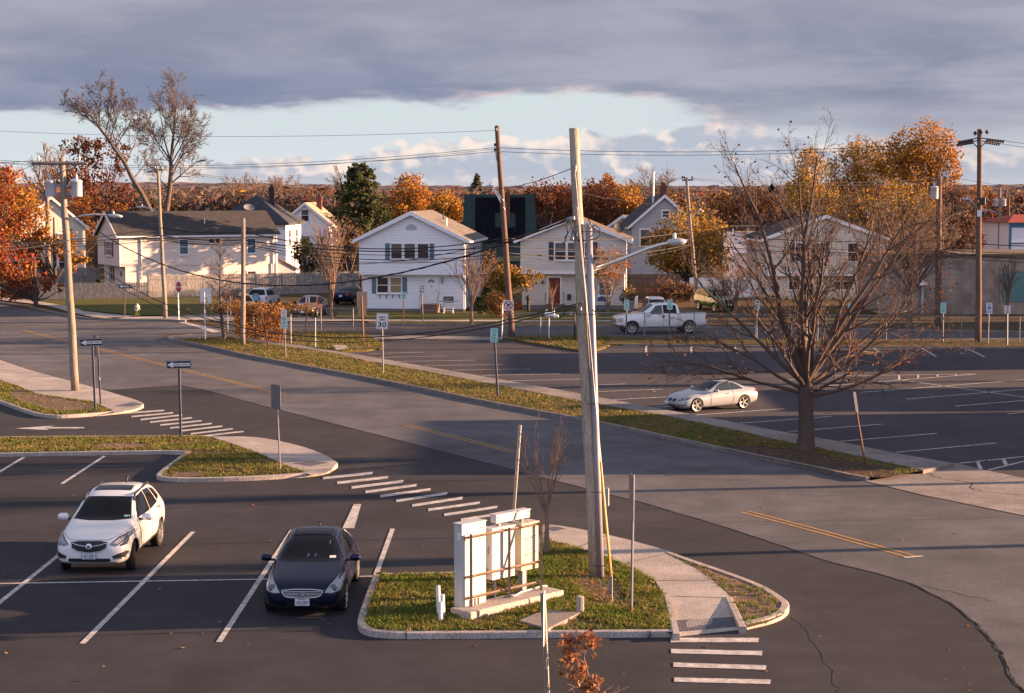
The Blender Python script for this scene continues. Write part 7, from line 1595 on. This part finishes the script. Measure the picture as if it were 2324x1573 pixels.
def az_limbs(rng, n, t, el, L, r, a0=0):
    return [(rng.uniform(*t), a0+360*k/n+rng.uniform(-15, 15), rng.uniform(*el), rng.uniform(*L), rng.uniform(*r)) for k in range(n)]
# the big bare tree by the far lot
rg = random.Random(21)
lb = [(.82, 180, 17, 5.2, .075), (.86, 172, 26, 5.0, .07), (.80, 5, 12, 5.4, .075), (.82, 300, 26, 3.6, .07), (.84, 60, 26, 3.8, .07), (.92, 28, 32, 5.6, .09), (.90, 235, 44, 4.6, .08), (.94, 190, 46, 5.8, .085), (1.0, 112, 79, 7.9, .12), (1.0, 170, 73, 8.1, .12), (1.0, 100, 70, 7.0, .10), (1.0, 55, 68, 7.2, .11), (1.0, 345, 58, 7.0, .11), (1.0, 8, 46, 6.8, .10), (.97, 270, 68, 6.6, .09), (.98, 205, 81, 7.5, .10), (.97, 22, 57, 7.0, .095), (.95, 155, 58, 6.6, .085), (.9, 350, 24, 5.8, .075)]
bare('large bare spreading tree with a few red brown leaves beside the far lot footpath', (1828, 1021), KH-.02, 7, [(0, -.1, .43), (.0, .12, .34), (0.02, .5, .285), (0, 1.2, .265), (-.02, 1.9, .26), (.0, 2.4, .25)], lb, dict(wig=.085, up=(.30, .34, .22, .1, .05), rmin=.0052, max=3, kids=(9, 7, 5), ang=(18, 48), ratio=(.50, .46, .48), taper=.2, t0=.2, same=True), m_barkd, 1500, [('rust', 2), ('brown', 3), ('oak', 2)], .10)
VASE = dict(wig=.055, up=(.25, .25, .2), rmin=.006, max=2, kids=(8, 5), ang=(12, 32), ratio=(.48, .45), taper=.3)
def vase(label, base, top_py, w_px, zb, seed, n=11, fork=.2, tr=.09, leaf=0, mix_=None, bark=None, lean=0., rmin=.006, kids=(8, 5), ls=.1, group=None):
    B = G(base[0], base[1], zb); H = at(base[0], top_py, B.y).z-zb; hw = w_px/2/ppm(B.y); rng = random.Random(seed); L = H*(1-fork)
    el = math.degrees(math.atan2(L, hw*.62)); cfg = dict(VASE); cfg['rmin'] = rmin; cfg['kids'] = kids
    return bare(label, base, zb, seed, [(0, -.05, tr*1.3), (lean*.3, H*fork*.5, tr), (lean*.6, H*fork, tr*.9)], az_limbs(rng, n, (.85, 1.), (el-8, min(88, el+14)), (L*.82, L*.98), (tr*.3, tr*.45)), cfg, bark or m_barkw, leaf, mix_, ls, name='bare_tree' if leaf < 300 else 'autumn_tree', group=group)
vase('vase shaped bare tree with many upright stems in front of the picket fence', (752.5, 724), 512, 118, .07, 31, 16, .17, .11, rmin=.011)
vase('small bare pale tree at the right corner of the white house', (1070, 736), 573, 92, .07, 32, 11, .26, .11, rmin=.010)
vase('thin young bare tree in front of the red door', (1253, 724), 642, 44, .07, 33, 7, .35, .05, rmin=.009, kids=(4, 3))
vase('bare young tree in front of the teal roller door', (2286, 745), 592, 84, .06, 34, 9, .3, .09, rmin=.010)
vase('slender bare sapling with red buds beside the cabinets', (1241, 1257), 966, 118, KH-.02, 35, 9, .33, .055, leaf=26, mix_=[('red', 2), ('rust', 1)], rmin=.0042, kids=(6, 4), ls=.05)
vase('bare sapling with twiggy branches at the right edge of the far lot', (2352, 955), 800, 130, .1, 36, 8, .3, .05, rmin=.005)
vase('three stemmed small tree with sparse orange leaves before the beige house', (1380, 716), 578, 150, .07, 37, 7, .12, .10, leaf=900, mix_=[('orange', 3), ('rust', 2), ('gold', 1)], rmin=.011, ls=.17)
rg = random.Random(77); lb = [(rg.uniform(.7, 1), k*17+rg.uniform(-8, 8), rg.uniform(30, 78), rg.uniform(4.2, 6.2), .075) for k in range(21)]
bare('dense brown twiggy tree standing between the cream house and the grey workshop', (2062, 742), .05, 78, [(0, -.1, .26), (.05, .8, .2), (0, 1.9, .18), (.05, 2.6, .15)], lb, dict(wig=.1, up=(.35, .25, .15, .1), rmin=.010, max=3, kids=(8, 7, 4), ang=(22, 55), ratio=(.52, .48, .5), taper=.22, same=True), m_barkw, 500, [('brown', 2), ('rust', 1), ('ochre', 1)], .15)
lb = [(rg.uniform(.6, 1), k*29+rg.uniform(-8, 8), rg.uniform(30, 75), rg.uniform(2.4, 3.6), .05) for k in range(12)]
bare('bare brown brush tree in front of the white board fence', (1668, 712), .03, 79, [(0, -.1, .16), (.05, .5, .12), (0, 1.2, .1)], lb, dict(wig=.1, up=(.3, .2, .1, .1), rmin=.010, max=2, kids=(9, 6), ang=(22, 55), ratio=(.52, .48), taper=.22, same=True), m_barkw, 200, [('brown', 2), ('rust', 1)], .14)
# small tree on the median: leader with wide fine branches
rg = random.Random(41); B = G(509, 769, KH); H = 225/ppm(B.y)
lb = [(.28+.7*k/30, rg.uniform(0, 360), rg.uniform(0, 30)+28*(k/30), (2.1-1.35*(k/30))*rg.uniform(.8, 1.1), .028) for k in range(30)]
bare('small bare tree with fine wide twigs and an orange tuft at its fork', (509, 769), KH, 42, [(0, -.05, .15), (-.06, H*.12, .11), (-.2, H*.28, .085), (-.22, H*.5, .06), (-.18, H*.75, .035), (-.16, H*.98, .012)], lb, dict(wig=.06, up=(.2, .15, .1), rmin=.008, max=2, kids=(7, 4), ang=(20, 45), ratio=(.42, .45), taper=.3), m_bark)
t = COL.objects[-1]; tr_ = [o for o in COL.objects if o.get('label', '').startswith('small bare tree with fine wide')][0]; rng = np.random.default_rng(3)
leaves('leaf_tuft', np.array((-.2, 0, H*.30))+rng.normal(0, .13, (90, 3)), .12, [('orange', 2), ('rust', 1)], rng, tr_)
# twin bare giants at left
def giant(label, px, Y, seed, trunk_px, limbs, cfg, leafc, zrot=0):
    X = at(px, 500, Y).x; tp = []
    for x, y, r in trunk_px: p = at(x, y, Y); tp.append((p.x-X, p.z, r))
    tp = [(tp[0][0], 0, tp[0][2]*1.2)]+tp
    return bare(label, (px, 500), 0, seed, tp, limbs, cfg, m_bark, leafc, [('tan', 3), ('brown', 1)], .13, Y=Y)
GC = dict(wig=.075, up=(.3, .3, .2, .1), rmin=.016, max=3, kids=(11, 9, 6), ang=(24, 58), ratio=(.56, .50, .5), taper=.2, same=True)
giant('tall bare tree leaning left above the dark red oak', 346, 192., 51, [(346, 487, .30), (322, 440, .26), (300, 405, .24), (282, 368, .21), (262, 340, .18), (240, 308, .14), (226, 288, .10)], [(1., 165, 34, 5.4, .09), (1., 120, 62, 5.2, .09), (.86, 100, 70, 5.2, .085), (.8, 175, 50, 4.6, .08), (.72, 60, 60, 4.8, .08), (.55, 20, 60, 4.8, .08), (.6, 150, 62, 4.8, .075), (.42, 40, 50, 4.2, .08), (.9, 200, 50, 4.2, .08), (.8, 40, 70, 5.0, .08)], GC, 350)
giant('tall bare sunlit tree with upright limbs behind the cream house', 378, 196., 52, [(376, 487, .34), (385, 430, .27), (389, 378, .24), (387, 365, .22)], [(1., 125, 60, 7.0, .11), (1., 100, 78, 8.0, .12), (1., 40, 78, 7.8, .11), (.98, 160, 58, 6.6, .10), (.55, 20, 46, 4.4, .11), (.62, 10, 66, 6.2, .10), (.7, 350, 50, 5.2, .09), (.95, 60, 64, 6.8, .10), (.9, 190, 40, 4.6, .08), (.5, 170, 40, 4.0, .08), (.85, 20, 60, 6.6, .09)], GC, 350)
MC = dict(wig=.08, up=(.3, .2, .1), rmin=.017, max=2, kids=(12, 9), ang=(18, 46), ratio=(.5, .5), taper=.22, same=True)
def midbare(label, px, Y, top, wpx, seed, fork=.3, n=9, bark=m_barkw, leafc=0, mix_=None, el=(45, 75)):
    H = at(px, top, Y).z; rng = random.Random(seed); L = H*(1-fork)
    return bare(label, (px, 500), 0, seed, [(0, 0, .3), (.1, H*fork*.6, .22), (.05, H*fork, .18)], [(rng.uniform(.75, 1), 360*k/n+rng.uniform(-20, 20), rng.uniform(*el), min(L*1.0, wpx/ppm(Y)*.75)*rng.uniform(.85, 1.05) if 0 else L*rng.uniform(.7, .95), .11) for k in range(n)], MC, bark, leafc, mix_, .2, Y=Y)
midbare('bare tree standing above the slate roof, left of the chimney', 556, 260., 380, 100, 61, .5, 9, leafc=200, mix_=[('tan', 1)])
midbare('bare tree with a few orange leaves right of the slate roof chimney', 640, 255., 378, 66, 62, .5, 8, leafc=500, mix_=[('ochre', 2), ('tan', 1)])
midbare('round topped bare tree beside the pale flue pipe', 1485, 258., 372, 92, 63, .52, 12, leafc=500, mix_=[('mauve', 2), ('brown', 1)], el=(25, 75))
midbare('thin pale bare tree rising above the left transformer pole', 106, 172., 308, 40, 64, .72, 7)
midbare('leafless tree rising behind the pine', 790, 190., 362, 90, 65, .6, 8)
midbare('tall bare twiggy tree behind the yellow trees, left one', 1975, 215., 290, 80, 66, .5, 9, leafc=300, mix_=[('ochre', 1)])
midbare('tall bare twiggy tree behind the yellow trees, right one', 2070, 220., 288, 80, 67, .5, 9, leafc=300, mix_=[('ochre', 1)])
# leafy trees built from crown lobes
def leafy(label, Y, lobes, mix_, n, size, seed, trunk=None, name='autumn_tree', cat='tree', bark=m_barkd, dens=1., base_px=None, clump=.16, asp=1., limbs=24, zlo=0., group=None, depth=.9, tr=.2):
    rng = np.random.default_rng(seed); bp = base_px if base_px else lobes[0][0]; X = at(bp, 500, Y).x
    o = thing(name, label, cat, (X, Y, 0), 0, group); C = []; H = []; tot = sum(a*b for _, _, a, b in lobes)
    for px, py, rx, ry in lobes:
        c = at(px, py, Y); R0 = np.array((rx/ppm(Y), rx/ppm(Y)*depth, ry/ppm(Y))); nl = int(n*rx*ry/tot); nc = max(6, int(nl/22))
        u = rng.normal(0, 1, (nc, 3)); u /= np.linalg.norm(u, axis=1)[:, None]; rr = rng.uniform(.15, 1, nc)**(1/2.4); cc = np.array((c.x-X, 0, c.z))+u*rr[:, None]*R0*rng.uniform(.86, 1.08, nc)[:, None]
        k = rng.integers(0, nc, nl); C.append(cc[k]+rng.normal(0, 1, (nl, 3))*R0.mean()*clump); H.append(cc)
    C = np.concatenate(C); H = np.concatenate(H); C = C[C[:, 2] > zlo]
    leaves('crown' if cat == 'tree' else 'foliage', C, size, mix_, rng, o, asp)
    zc = max(.3, H[:, 2].min()*.75); br = [([np.array((0, 0, 0.)), np.array((.05, 0, zc*.5)), np.array((0, 0, zc)), np.array((0, 0, zc+(H[:, 2].max()-zc)*.55))], [tr*1.25, tr, tr*.9, tr*.35], 0)]
    for q in H[rng.permutation(len(H))[:limbs]]:
        z0 = zc*rng.uniform(.7, 1.0) if q[2] > zc else zc*.5; z0 = min(z0, max(.2, q[2]*.8)); s = np.array((0, 0, z0)); m = s+(q-s)*.5+np.array((0, 0, -.08*np.linalg.norm(q-s))); br.append(([s, s+(m-s)*.5, m, q], [tr*.45, tr*.34, tr*.25, .02], 1))
    tubes_mesh('trunk' if cat == 'tree' else 'stems', br, bark, o, lambda l: 8 if l == 0 else 5); return o
# left group
leafy('bright red oak hanging over the left edge by the shaded picket fence', 138., [(15, 600, 62, 52), (70, 640, 50, 26), (118, 652, 26, 13), (-40, 560, 70, 70), (20, 668, 36, 16)], [('red', 4), ('orange', 2), ('rust', 2)], 3600, .26, 71, base_px=76)
leafy('orange and yellow tree in front of the old yellow house', 156., [(48, 470, 62, 44), (10, 420, 46, 46), (150, 560, 34, 36), (178, 590, 26, 22), (95, 545, 28, 38), (20, 540, 60, 40), (60, 590, 40, 30)], [('orange', 3), ('ochre', 3), ('gold', 2), ('rust', 2)], 6500, .26, 72, base_px=122)
leafy('red leaved tree at the far left edge above the others', 150., [(14, 395, 34, 24), (-20, 450, 50, 50), (40, 500, 40, 30)], [('rust', 3), ('red', 2), ('orange', 1)], 2600, .24, 73, base_px=-10)
leafy('dark red oak behind the left transformer pole', 200., [(170, 335, 46, 26), (232, 335, 48, 24), (272, 362, 26, 40), (190, 385, 70, 32), (230, 430, 62, 40), (272, 455, 34, 36), (140, 400, 40, 26)], [('oak', 4), ('rust', 3), ('brown', 2)], 4200, .30, 74, base_px=216, clump=.13)
leafy('low orange tree between the left houses', 196., [(185, 480, 34, 40), (255, 480, 34, 24), (215, 520, 40, 30)], [('orange', 2), ('rust', 2), ('ochre', 1)], 1500, .26, 75)
# pine: whorls of drooping boughs
def conifer(label, px, Y, top, bot, wpx, mix_, n, size, seed, name='pine_tree', ragged=.35, power=.75):
    rng = np.random.default_rng(seed); a, b = at(px, top, Y), at(px, bot, Y); o = thing(name, label, 'tree', (a.x, Y, 0)); H = a.z-b.z; W = wpx/2/ppm(Y); br = [([np.array((0, 0, 0.)), np.array((0, 0, b.z)), np.array((.1, 0, a.z*.97))], [.3, .26, .03], 0)]; C = []
    nb = 95
    for k in range(nb):
        t = (k+rng.uniform(0, 1))/nb; z = a.z-H*t; L = W*(min(1, (t*1.15+.05))**power)*rng.uniform(1-ragged, 1.08)*(1. if t < .8 else 1-(t-.8)*1.2); az = rng.uniform(0, 6.283); d = np.array((math.cos(az), math.sin(az), rng.uniform(-.12, .22))); p0 = np.array((0, 0, z)); p1 = p0+d*L
        br.append(([p0, p0+d*L*.5+np.array((0, 0, .05)), p1], [.05, .03, .012], 1)); nn = max(4, int(n/nb*(.35+L/W))); s = rng.uniform(.25, 1.02, nn)**.7; C.append(p0+d*L*s[:, None]+rng.normal(0, 1, (nn, 3))*np.array((.17, .17, .12))*L*.75)
    leaves('crown', np.concatenate(C), size, mix_, rng, o, 1.5); tubes_mesh('trunk', br, m_barkd, o, lambda l: 8 if l == 0 else 4); return o
conifer('large dark green pine left of the white house', 817, 166., 373, 545, 150, [('pine', 3), ('pineb', 3), ('green', 1)], 6500, .27, 81, power=.55)
conifer('pale distant spruce behind the green house', 1083, 262., 395, 470, 56, [('spruce', 3), ('pineb', 1)], 2200, .3, 82, 'spruce_tree', .25, .9)
for i, (px, top, w) in enumerate(((1752, 418, 40), (1790, 412, 44), (1722, 425, 36))): conifer('dark distant conifer behind the bare tree, %s' % ('the middle one', 'the tallest right one', 'the low left one')[i], px, 270., top, 480, w, [('darkg', 2), ('pine', 1)], 900, .34, 83+i, 'conifer', .3, .9)
# orange maples and oaks behind the houses
leafy('round orange maple right of the pine', 212., [(929, 430, 44, 34), (945, 456, 36, 32), (908, 462, 32, 30), (930, 480, 46, 22)], [('orange', 3), ('gold', 2), ('rust', 1)], 3800, .28, 91, limbs=34)
leafy('yellow orange tree behind the roof of the white house', 205., [(1012, 462, 34, 26), (1035, 480, 26, 26), (992, 482, 26, 24)], [('gold', 3), ('orange', 2), ('ochre', 1)], 2400, .27, 92)
leafy('rusty red oak above the beige house roof, left part of the dark oaks', 222., [(1240, 445, 56, 32), (1200, 462, 34, 22), (1285, 455, 34, 40)], [('rust', 3), ('oak', 3), ('brown', 2)], 3200, .30, 93)
leafy('dark brown oak right of the near pole', 214., [(1355, 450, 46, 46), (1330, 475, 50, 36), (1385, 485, 34, 32), (1290, 480, 40, 34)], [('oak', 4), ('brown', 2), ('rust', 2)], 4200, .30, 94)
leafy('orange brown tree top between the dark oak and the round bare tree', 240., [(1375, 425, 26, 26), (1398, 440, 26, 24)], [('ochre', 2), ('orange', 2), ('rust', 1)], 1300, .3, 95)
leafy('golden tree left of the grey house gable', 224., [(1428, 448, 34, 30), (1440, 470, 26, 24), (1408, 478, 30, 20)], [('gold', 3), ('orange', 2), ('ochre', 1)], 2200, .28, 96)
leafy('large yellow and green tree right of the grey house', 158., [(1560, 520, 70, 50), (1520, 560, 60, 46), (1600, 545, 56, 54), (1560, 590, 70, 34), (1500, 600, 40, 24), (1630, 590, 30, 36)], [('gold', 5), ('ochre', 3), ('olive', 2), ('yellow', 1)], 6500, .25, 97, limbs=30)
leafy('small yellow olive tree leaning by the leaning pole', 132., [(1146, 622, 36, 26), (1128, 636, 26, 26), (1195, 626, 34, 22), (1170, 640, 34, 20), (1150, 648, 30, 16)], [('ochre', 3), ('gold', 2), ('olive', 3)], 2600, .19, 98, base_px=1158, tr=.1)
right = 'yellow trees behind the wide cream house'
leafy('slim golden tree behind the cream house chimney side', 200., [(1840, 392, 36, 58), (1815, 440, 40, 44), (1865, 450, 44, 40)], [('gold', 3), ('yellow', 2), ('olive', 1)], 4200, .27, 101, group=right)
leafy('mixed yellow and bare tree in the middle of the yellow trees', 208., [(1965, 360, 50, 52), (1908, 395, 44, 54), (1930, 420, 50, 48), (1995, 420, 50, 52), (2020, 370, 40, 44)], [('ochre', 3), ('gold', 4), ('yellow', 1), ('olive', 1)], 6000, .28, 102, group=right)
leafy('tallest orange gold tree left of the insulator pole', 206., [(2110, 335, 62, 58), (2080, 390, 56, 48), (2145, 385, 40, 46), (2050, 345, 44, 46)], [('orange', 3), ('gold', 4), ('rust', 1), ('ochre', 2)], 7000, .29, 103, limbs=40, group=right)
leafy('broad gold undergrowth tree below the tallest orange tree', 190., [(2050, 460, 70, 44), (1960, 480, 60, 40), (2100, 500, 40, 44), (1880, 470, 44, 36)], [('gold', 3), ('ochre', 2), ('olive', 2), ('brown', 1)], 4200, .27, 104, group=right)
leafy('brown tangled leafless thicket above the workshop roof', 172., [(2175, 480, 48, 60), (2150, 530, 40, 40), (2200, 540, 34, 36)], [('brown', 3), ('mauve', 2), ('oak', 1)], 2600, .2, 105, asp=2.2, limbs=60)
leafy('dark green bushy pine behind the dark pole', 200., [(2178, 470, 26, 26), (2190, 500, 26, 30)], [('darkg', 3), ('pine', 2)], 1300, .28, 106)
leafy('orange tree behind the insulator pole at right', 235., [(2222, 452, 34, 32), (2245, 462, 26, 26)], [('orange', 3), ('gold', 3)], 2000, .3, 107)
leafy('orange tree at the right edge above the red roof', 250., [(2305, 462, 34, 22), (2340, 460, 34, 26)], [('orange', 3), ('rust', 2), ('gold', 1)], 1500, .3, 108)
leafy('russet thicket left of the big bare tree', 214., [(1690, 455, 60, 34), (1640, 470, 44, 28), (1745, 470, 44, 30)], [('ochre', 2), ('brown', 3), ('rust', 2)], 3000, .27, 109)
leafy('dark leafy tree between the slate roof house and the pine', 170., [(690, 575, 26, 40), (720, 590, 24, 36)], [('darkg', 3), ('pine', 2), ('olive', 1)], 1800, .24, 110)
leafy('twiggy brown bush behind the vase shaped tree', 160., [(790, 545, 34, 44), (770, 590, 26, 30)], [('brown', 3), ('mauve', 2), ('olive', 1)], 1500, .19, 111, asp=2., limbs=50, name='shrub')
leafy('tiny vivid red tree beside the green house', 250., [(1221, 500, 13, 16)], [('red', 3), ('orange', 1)], 300, .28, 112)
# shrubs near the houses
def shrub(label, Y, lobes, mix_, n, size, seed, name='shrub', **k): return leafy(label, Y, lobes, mix_, n, size, seed, name=name, cat='shrub', tr=.04, limbs=14, bark=m_twig, zlo=.02, **k)
shrub('dark clipped round shrub at the left corner of the white house', 136., [(843, 684, 12, 17), (843, 692, 12, 10)], [('darkg', 3), ('pine', 1)], 800, .11, 121, clump=.1)
shrub('dark clipped round shrub left of the white front door', 135., [(938, 684, 14, 17), (938, 692, 14, 11)], [('darkg', 3), ('pine', 1)], 900, .11, 122, clump=.1)
shrub('low reddish shrub under the window of the white house', 135., [(900, 692, 26, 13), (880, 697, 16, 8)], [('oak', 3), ('brown', 2), ('darkg', 2)], 800, .13, 123)
shrub('rusty golden bush at the foot of the leaning pole', 127., [(1126, 690, 24, 30), (1140, 705, 18, 22)], [('ochre', 3), ('orange', 2), ('brown', 1)], 1700, .14, 124)
shrub('dark green shrub behind the small pale tree', 131., [(1098, 690, 16, 34), (1106, 665, 12, 18)], [('darkg', 3), ('green', 2), ('olive', 1)], 1100, .15, 125)
shrub('dark red barberry at the left side of the beige house', 134., [(1166, 695, 16, 12)], [('oak', 3), ('brown', 1)], 400, .13, 126)
shrub('grey leaved bush before the right corner of the beige house', 133.5, [(1425, 672, 18, 24), (1424, 700, 10, 14)], [('mauve', 3), ('olive', 2), ('gold', 1)], 900, .13, 127)
shrub('tangled brown brush in front of the brown board fence', 146., [(1510, 660, 44, 26), (1555, 665, 30, 26)], [('brown', 4), ('mauve', 2)], 1600, .17, 128, asp=2.4)
shrub('yellow green hedge along the foot of the wide cream house, left part', 148., [(1748, 685, 24, 16), (1780, 688, 22, 14)], [('olive', 3), ('darkg', 2), ('gold', 1)], 1200, .16, 129)
shrub('dark hedge along the foot of the wide cream house, right part', 147., [(1850, 684, 22, 20), (1890, 690, 26, 14), (1950, 692, 30, 12)], [('darkg', 3), ('olive', 1)], 1500, .16, 130)
shrub('dark green plant beside the door of the cream house', 158., [(226, 648, 10, 14)], [('darkg', 2), ('green', 1)], 200, .2, 131)
# vine hedge on the fence
rng = np.random.default_rng(140); pl = poly2([(536, 762), (560, 768), (600, 774), (641, 780)], .1); o = thing('vine_hedge', 'rusty golden vine smothering the chain link fence on the median', 'hedge', (pl[0][0], pl[0][1], .1)); n = 5200
tq = rng.uniform(0, 3, n); i = np.minimum(tq.astype(int), 2); P = np.array(pl); b = P[i]+(P[i+1]-P[i])*(tq-i)[:, None]; hh = 2.05+.25*np.sin(tq*5)+rng.normal(0, .12, n); z = hh*rng.uniform(0, 1, n)**.8
C = np.stack([b[:, 0]-pl[0][0]+rng.normal(0, .14, n), b[:, 1]-pl[0][1]+rng.normal(0, .22, n), z], 1); leaves('foliage', C, .12, [('rust', 3), ('ochre', 3), ('orange', 2), ('brown', 2)], rng, o)
m = 900; x0 = pl[3][0]-pl[0][0]; C2 = np.stack([rng.uniform(-1.2, x0+1.6, m), rng.normal(0, .35, m)+(pl[3][1]-pl[0][1])*.4, 1.95+rng.normal(0, .16, m)], 1); leaves('top_shoots', C2, .13, [('gold', 3), ('ochre', 3), ('orange', 1)], rng, o)
tubes_mesh('stems', [([np.array((b[k, 0]-pl[0][0], b[k, 1]-pl[0][1], 0)), np.array((b[k, 0]-pl[0][0]+.1, b[k, 1]-pl[0][1], 1.)), np.array((b[k, 0]-pl[0][0], b[k, 1]-pl[0][1], 1.9))], [.02, .015, .008], 1) for k in range(0, 60)], m_twig, o, lambda l: 4)
# foreground oak sapling with withered leaves
B = G(1352, 1690); o = thing('oak_sapling', 'young oak with clusters of withered copper leaves at the bottom edge', 'tree', tuple(B)); rng = np.random.default_rng(150)
def sp(px, py, dy=0): q = at(px, py, B.y+dy)-B; return np.array((q.x, q.y, q.z))
br = [([sp(1352, 1690), sp(1338, 1590), sp(1336, 1540), sp(1325, 1490), sp(1338, 1450)], [.022, .017, .014, .010, .005], 0)]
for a, b_ in (((1336, 1570), (1300, 1555)), ((1336, 1545), (1312, 1530)), ((1330, 1515), (1294, 1508)), ((1325, 1490), (1296, 1470)), ((1326, 1488), (1336, 1448)), ((1337, 1575), (1368, 1540)), ((1338, 1590), (1390, 1560)), ((1338, 1595), (1292, 1572)), ((1338, 1585), (1404, 1572)), ((1337, 1570), (1362, 1556))):
    p, q = sp(*a), sp(*b_, rng.uniform(-.15, .15)); br.append(([p, (p+q)/2+rng.normal(0, .02, 3), q], [.008, .006, .003], 1))
    for k in range(4): e = q+rng.normal(0, .13, 3); s = p+(q-p)*rng.uniform(.4, 1); br.append(([s, (s+e)/2, e], [.004, .003, .002], 2))
tubes_mesh('trunk', br, m_twig, o, lambda l: 6)
C = np.concatenate([sp(px, py)+rng.normal(0, 1, (n, 3))*np.array((.075*s, .08, .085*s)) for px, py, n, s in ((1290, 1458, 34, 1), (1297, 1470, 18, .8), (1332, 1450, 38, 1.1), (1341, 1467, 16, .8), (1286, 1500, 34, 1.1), (1320, 1512, 14, .7), (1316, 1535, 34, 1.1), (1330, 1550, 30, 1.1), (1344, 1568, 26, 1), (1352, 1548, 10, .8))])
leaves('leaves', np.repeat(C, 2, 0)+rng.normal(0, .03, (len(C)*2, 3)), .078, [('copper', 3), ('tan', 3), ('rust', 2)], rng, o, 1.5)
# ------------------------------------------------------------------ woodland and hills beyond the houses
rng = np.random.default_rng(160); V = []; F = []; MI = []; n0 = 0
keys = ['mauve', 'woody', 'rust', 'tanw', 'ochre', 'orange', 'oak', 'gold']; wts = np.array([6, 7, 1.2, 2, .7, .35, 1.6, .25]); wts /= wts.sum()
for k in range(2600):
    Y = 225+rng.random()**1.6*900; px = rng.uniform(-80, 2400); X = (px-CX)/FP*Y; top = (433+rng.uniform(0, 16) if rng.random() < .9 else rng.uniform(423, 433)) if Y < 420 else 429+rng.uniform(0, 9); z1 = HC+(YH-top)/FP*Y; rx = rng.uniform(1.6, 3.2)*(1+Y/900); c = rng.choice(8, p=wts); nq = 95 if Y < 420 else 60
    u = rng.normal(0, 1, (nq, 3)); u /= np.linalg.norm(u, axis=1)[:, None]; P = np.array((X, Y, z1-rx*.85))+u*rng.uniform(.5, 1, nq)[:, None]*np.array((rx, rx, rx*.9)); P = P[P[:, 2] > .2]
    v, f = quads(P, .20+Y/1100, rng, 3.2); V.append(v); F.append(f+n0); n0 += len(v); MI.append(np.where(rng.random(len(P)) < .8, c, rng.choice(8, len(P), p=wts)))
tag(np_mesh('woodland', np.concatenate(V), np.concatenate(F), [lm(k) for k in keys], None, np.concatenate(MI)), 'brown autumn woodland stretching behind the houses to the hills', 'woodland', kind='stuff')
m_hill = M('hill_woods', (.150, .118, .115), rough=1, sc=.03, col2=(.105, .088, .095), fine=.25, big=.008, spec=0)
def hill(name, Y0, prof, seed, depth=500.):
    rng = np.random.default_rng(seed); nx, ny = 260, 22; v = []; f = []; xs = np.linspace(-700, 700, nx)*(Y0/1500); pz = np.interp((xs/Y0*FP+CX), [p for p, _ in prof], [YH-q for _, q in prof])/FP*Y0+HC
    for j in range(ny):
        t = j/(ny-1)
        for i in range(nx): v.append((xs[i]*(1+depth*t/Y0), Y0-depth*.55+depth*t, pz[i]*math.sin(math.pi*min(1, t*.9+.08))**.8+rng.normal(0, .55)*(Y0/1500)))
    for j in range(ny-1):
        for i in range(nx-1): f.append((j*nx+i, j*nx+i+1, (j+1)*nx+i+1, (j+1)*nx+i))
    structure(mesh_from(name, v, f, m_hill, None, False))
hill('hills', 1500., [(-400, 424), (300, 421), (480, 423), (700, 424), (900, 428), (1300, 430), (2100, 428), (2230, 408), (2324, 403), (2600, 400)], 5)
hill('hills', 2400., [(-400, 418), (450, 416), (620, 417), (760, 421), (900, 423), (1200, 424), (2324, 420), (2600, 412)], 6)
# ------------------------------------------------------------------ unseen buildings and trees added past the right edge to shade the lot
def block(label, x0, x1, y0, y1, h, m, name='workshop', roof=None):
    o = thing(name, label, 'building', (x0, y0, 0)); MB().b2(0, x1-x0, 0, y1-y0, 0, h).build('wall', m, o); MB().b2(-.2, x1-x0+.2, -.2, y1-y0+.2, h+.003, h+.25).build('roof', roof or m_shinb, o)
    for k in range(int((y1-y0)/3)): win(o, 0, 1.0, 1.2, 1.2, 1.5+k*3, face=R(-90))
    return o
block('unseen grey two storey block added beyond the right edge to shade the far lot', 44, 56, 94.0, 104.5, 7.3, m_stucco)  # added to cast the shade band across the far lot
block('unseen low brown shed beyond the right edge of the far lot', 30, 38, 75.5, 83.0, 2.9, m_sidb, 'occluder')
block('unseen flat roofed building added beyond the right edge to shade the road', 34, 48, 61.5, 74.5, 6.1, m_stucco, 'occluder_building')
gable_house('unseen white gabled house added beyond the right edge to shade the street', 2330+1162*.32, 112., 10, 12, 5.2, 7.6, 0, m_sidw, m_shin, ((2, 3.3, .9, 1.3), (7, 3.3, .9, 1.3)))
leafy('brown bushy tree added out of sight behind the white house to shade the fence', 158., [(1000, 604, 70, 58), (1080, 612, 60, 50)], [('brown', 2), ('ochre', 1)], 6000, .22, 205, limbs=20)  # hidden tree added so the picket fence falls in shade
leafy('unseen yellow tree added beyond the right edge to shade the road', 57., [(3400, 300, 170, 170), (3560, 380, 150, 150)], [('gold', 3), ('ochre', 2)], 2600, .2, 201, limbs=20)  # unseen trees added to break up the edges of the cast shade
leafy('unseen rusty tree added beyond the right edge to shade the street', 128., [(2840, 440, 70, 80), (2760, 520, 50, 60)], [('rust', 2), ('ochre', 2)], 1600, .25, 202, limbs=20)
leafy('unseen brown tree added beyond the right edge to shade the near road', 47., [(3560, 560, 150, 130)], [('brown', 2), ('ochre', 2)], 900, .16, 203, limbs=24)
leafy('unseen thin yellow tree added beyond the right edge to shade the far lot', 86.5, [(2900, 520, 90, 90)], [('gold', 2), ('ochre', 2)], 700, .18, 204, limbs=24)
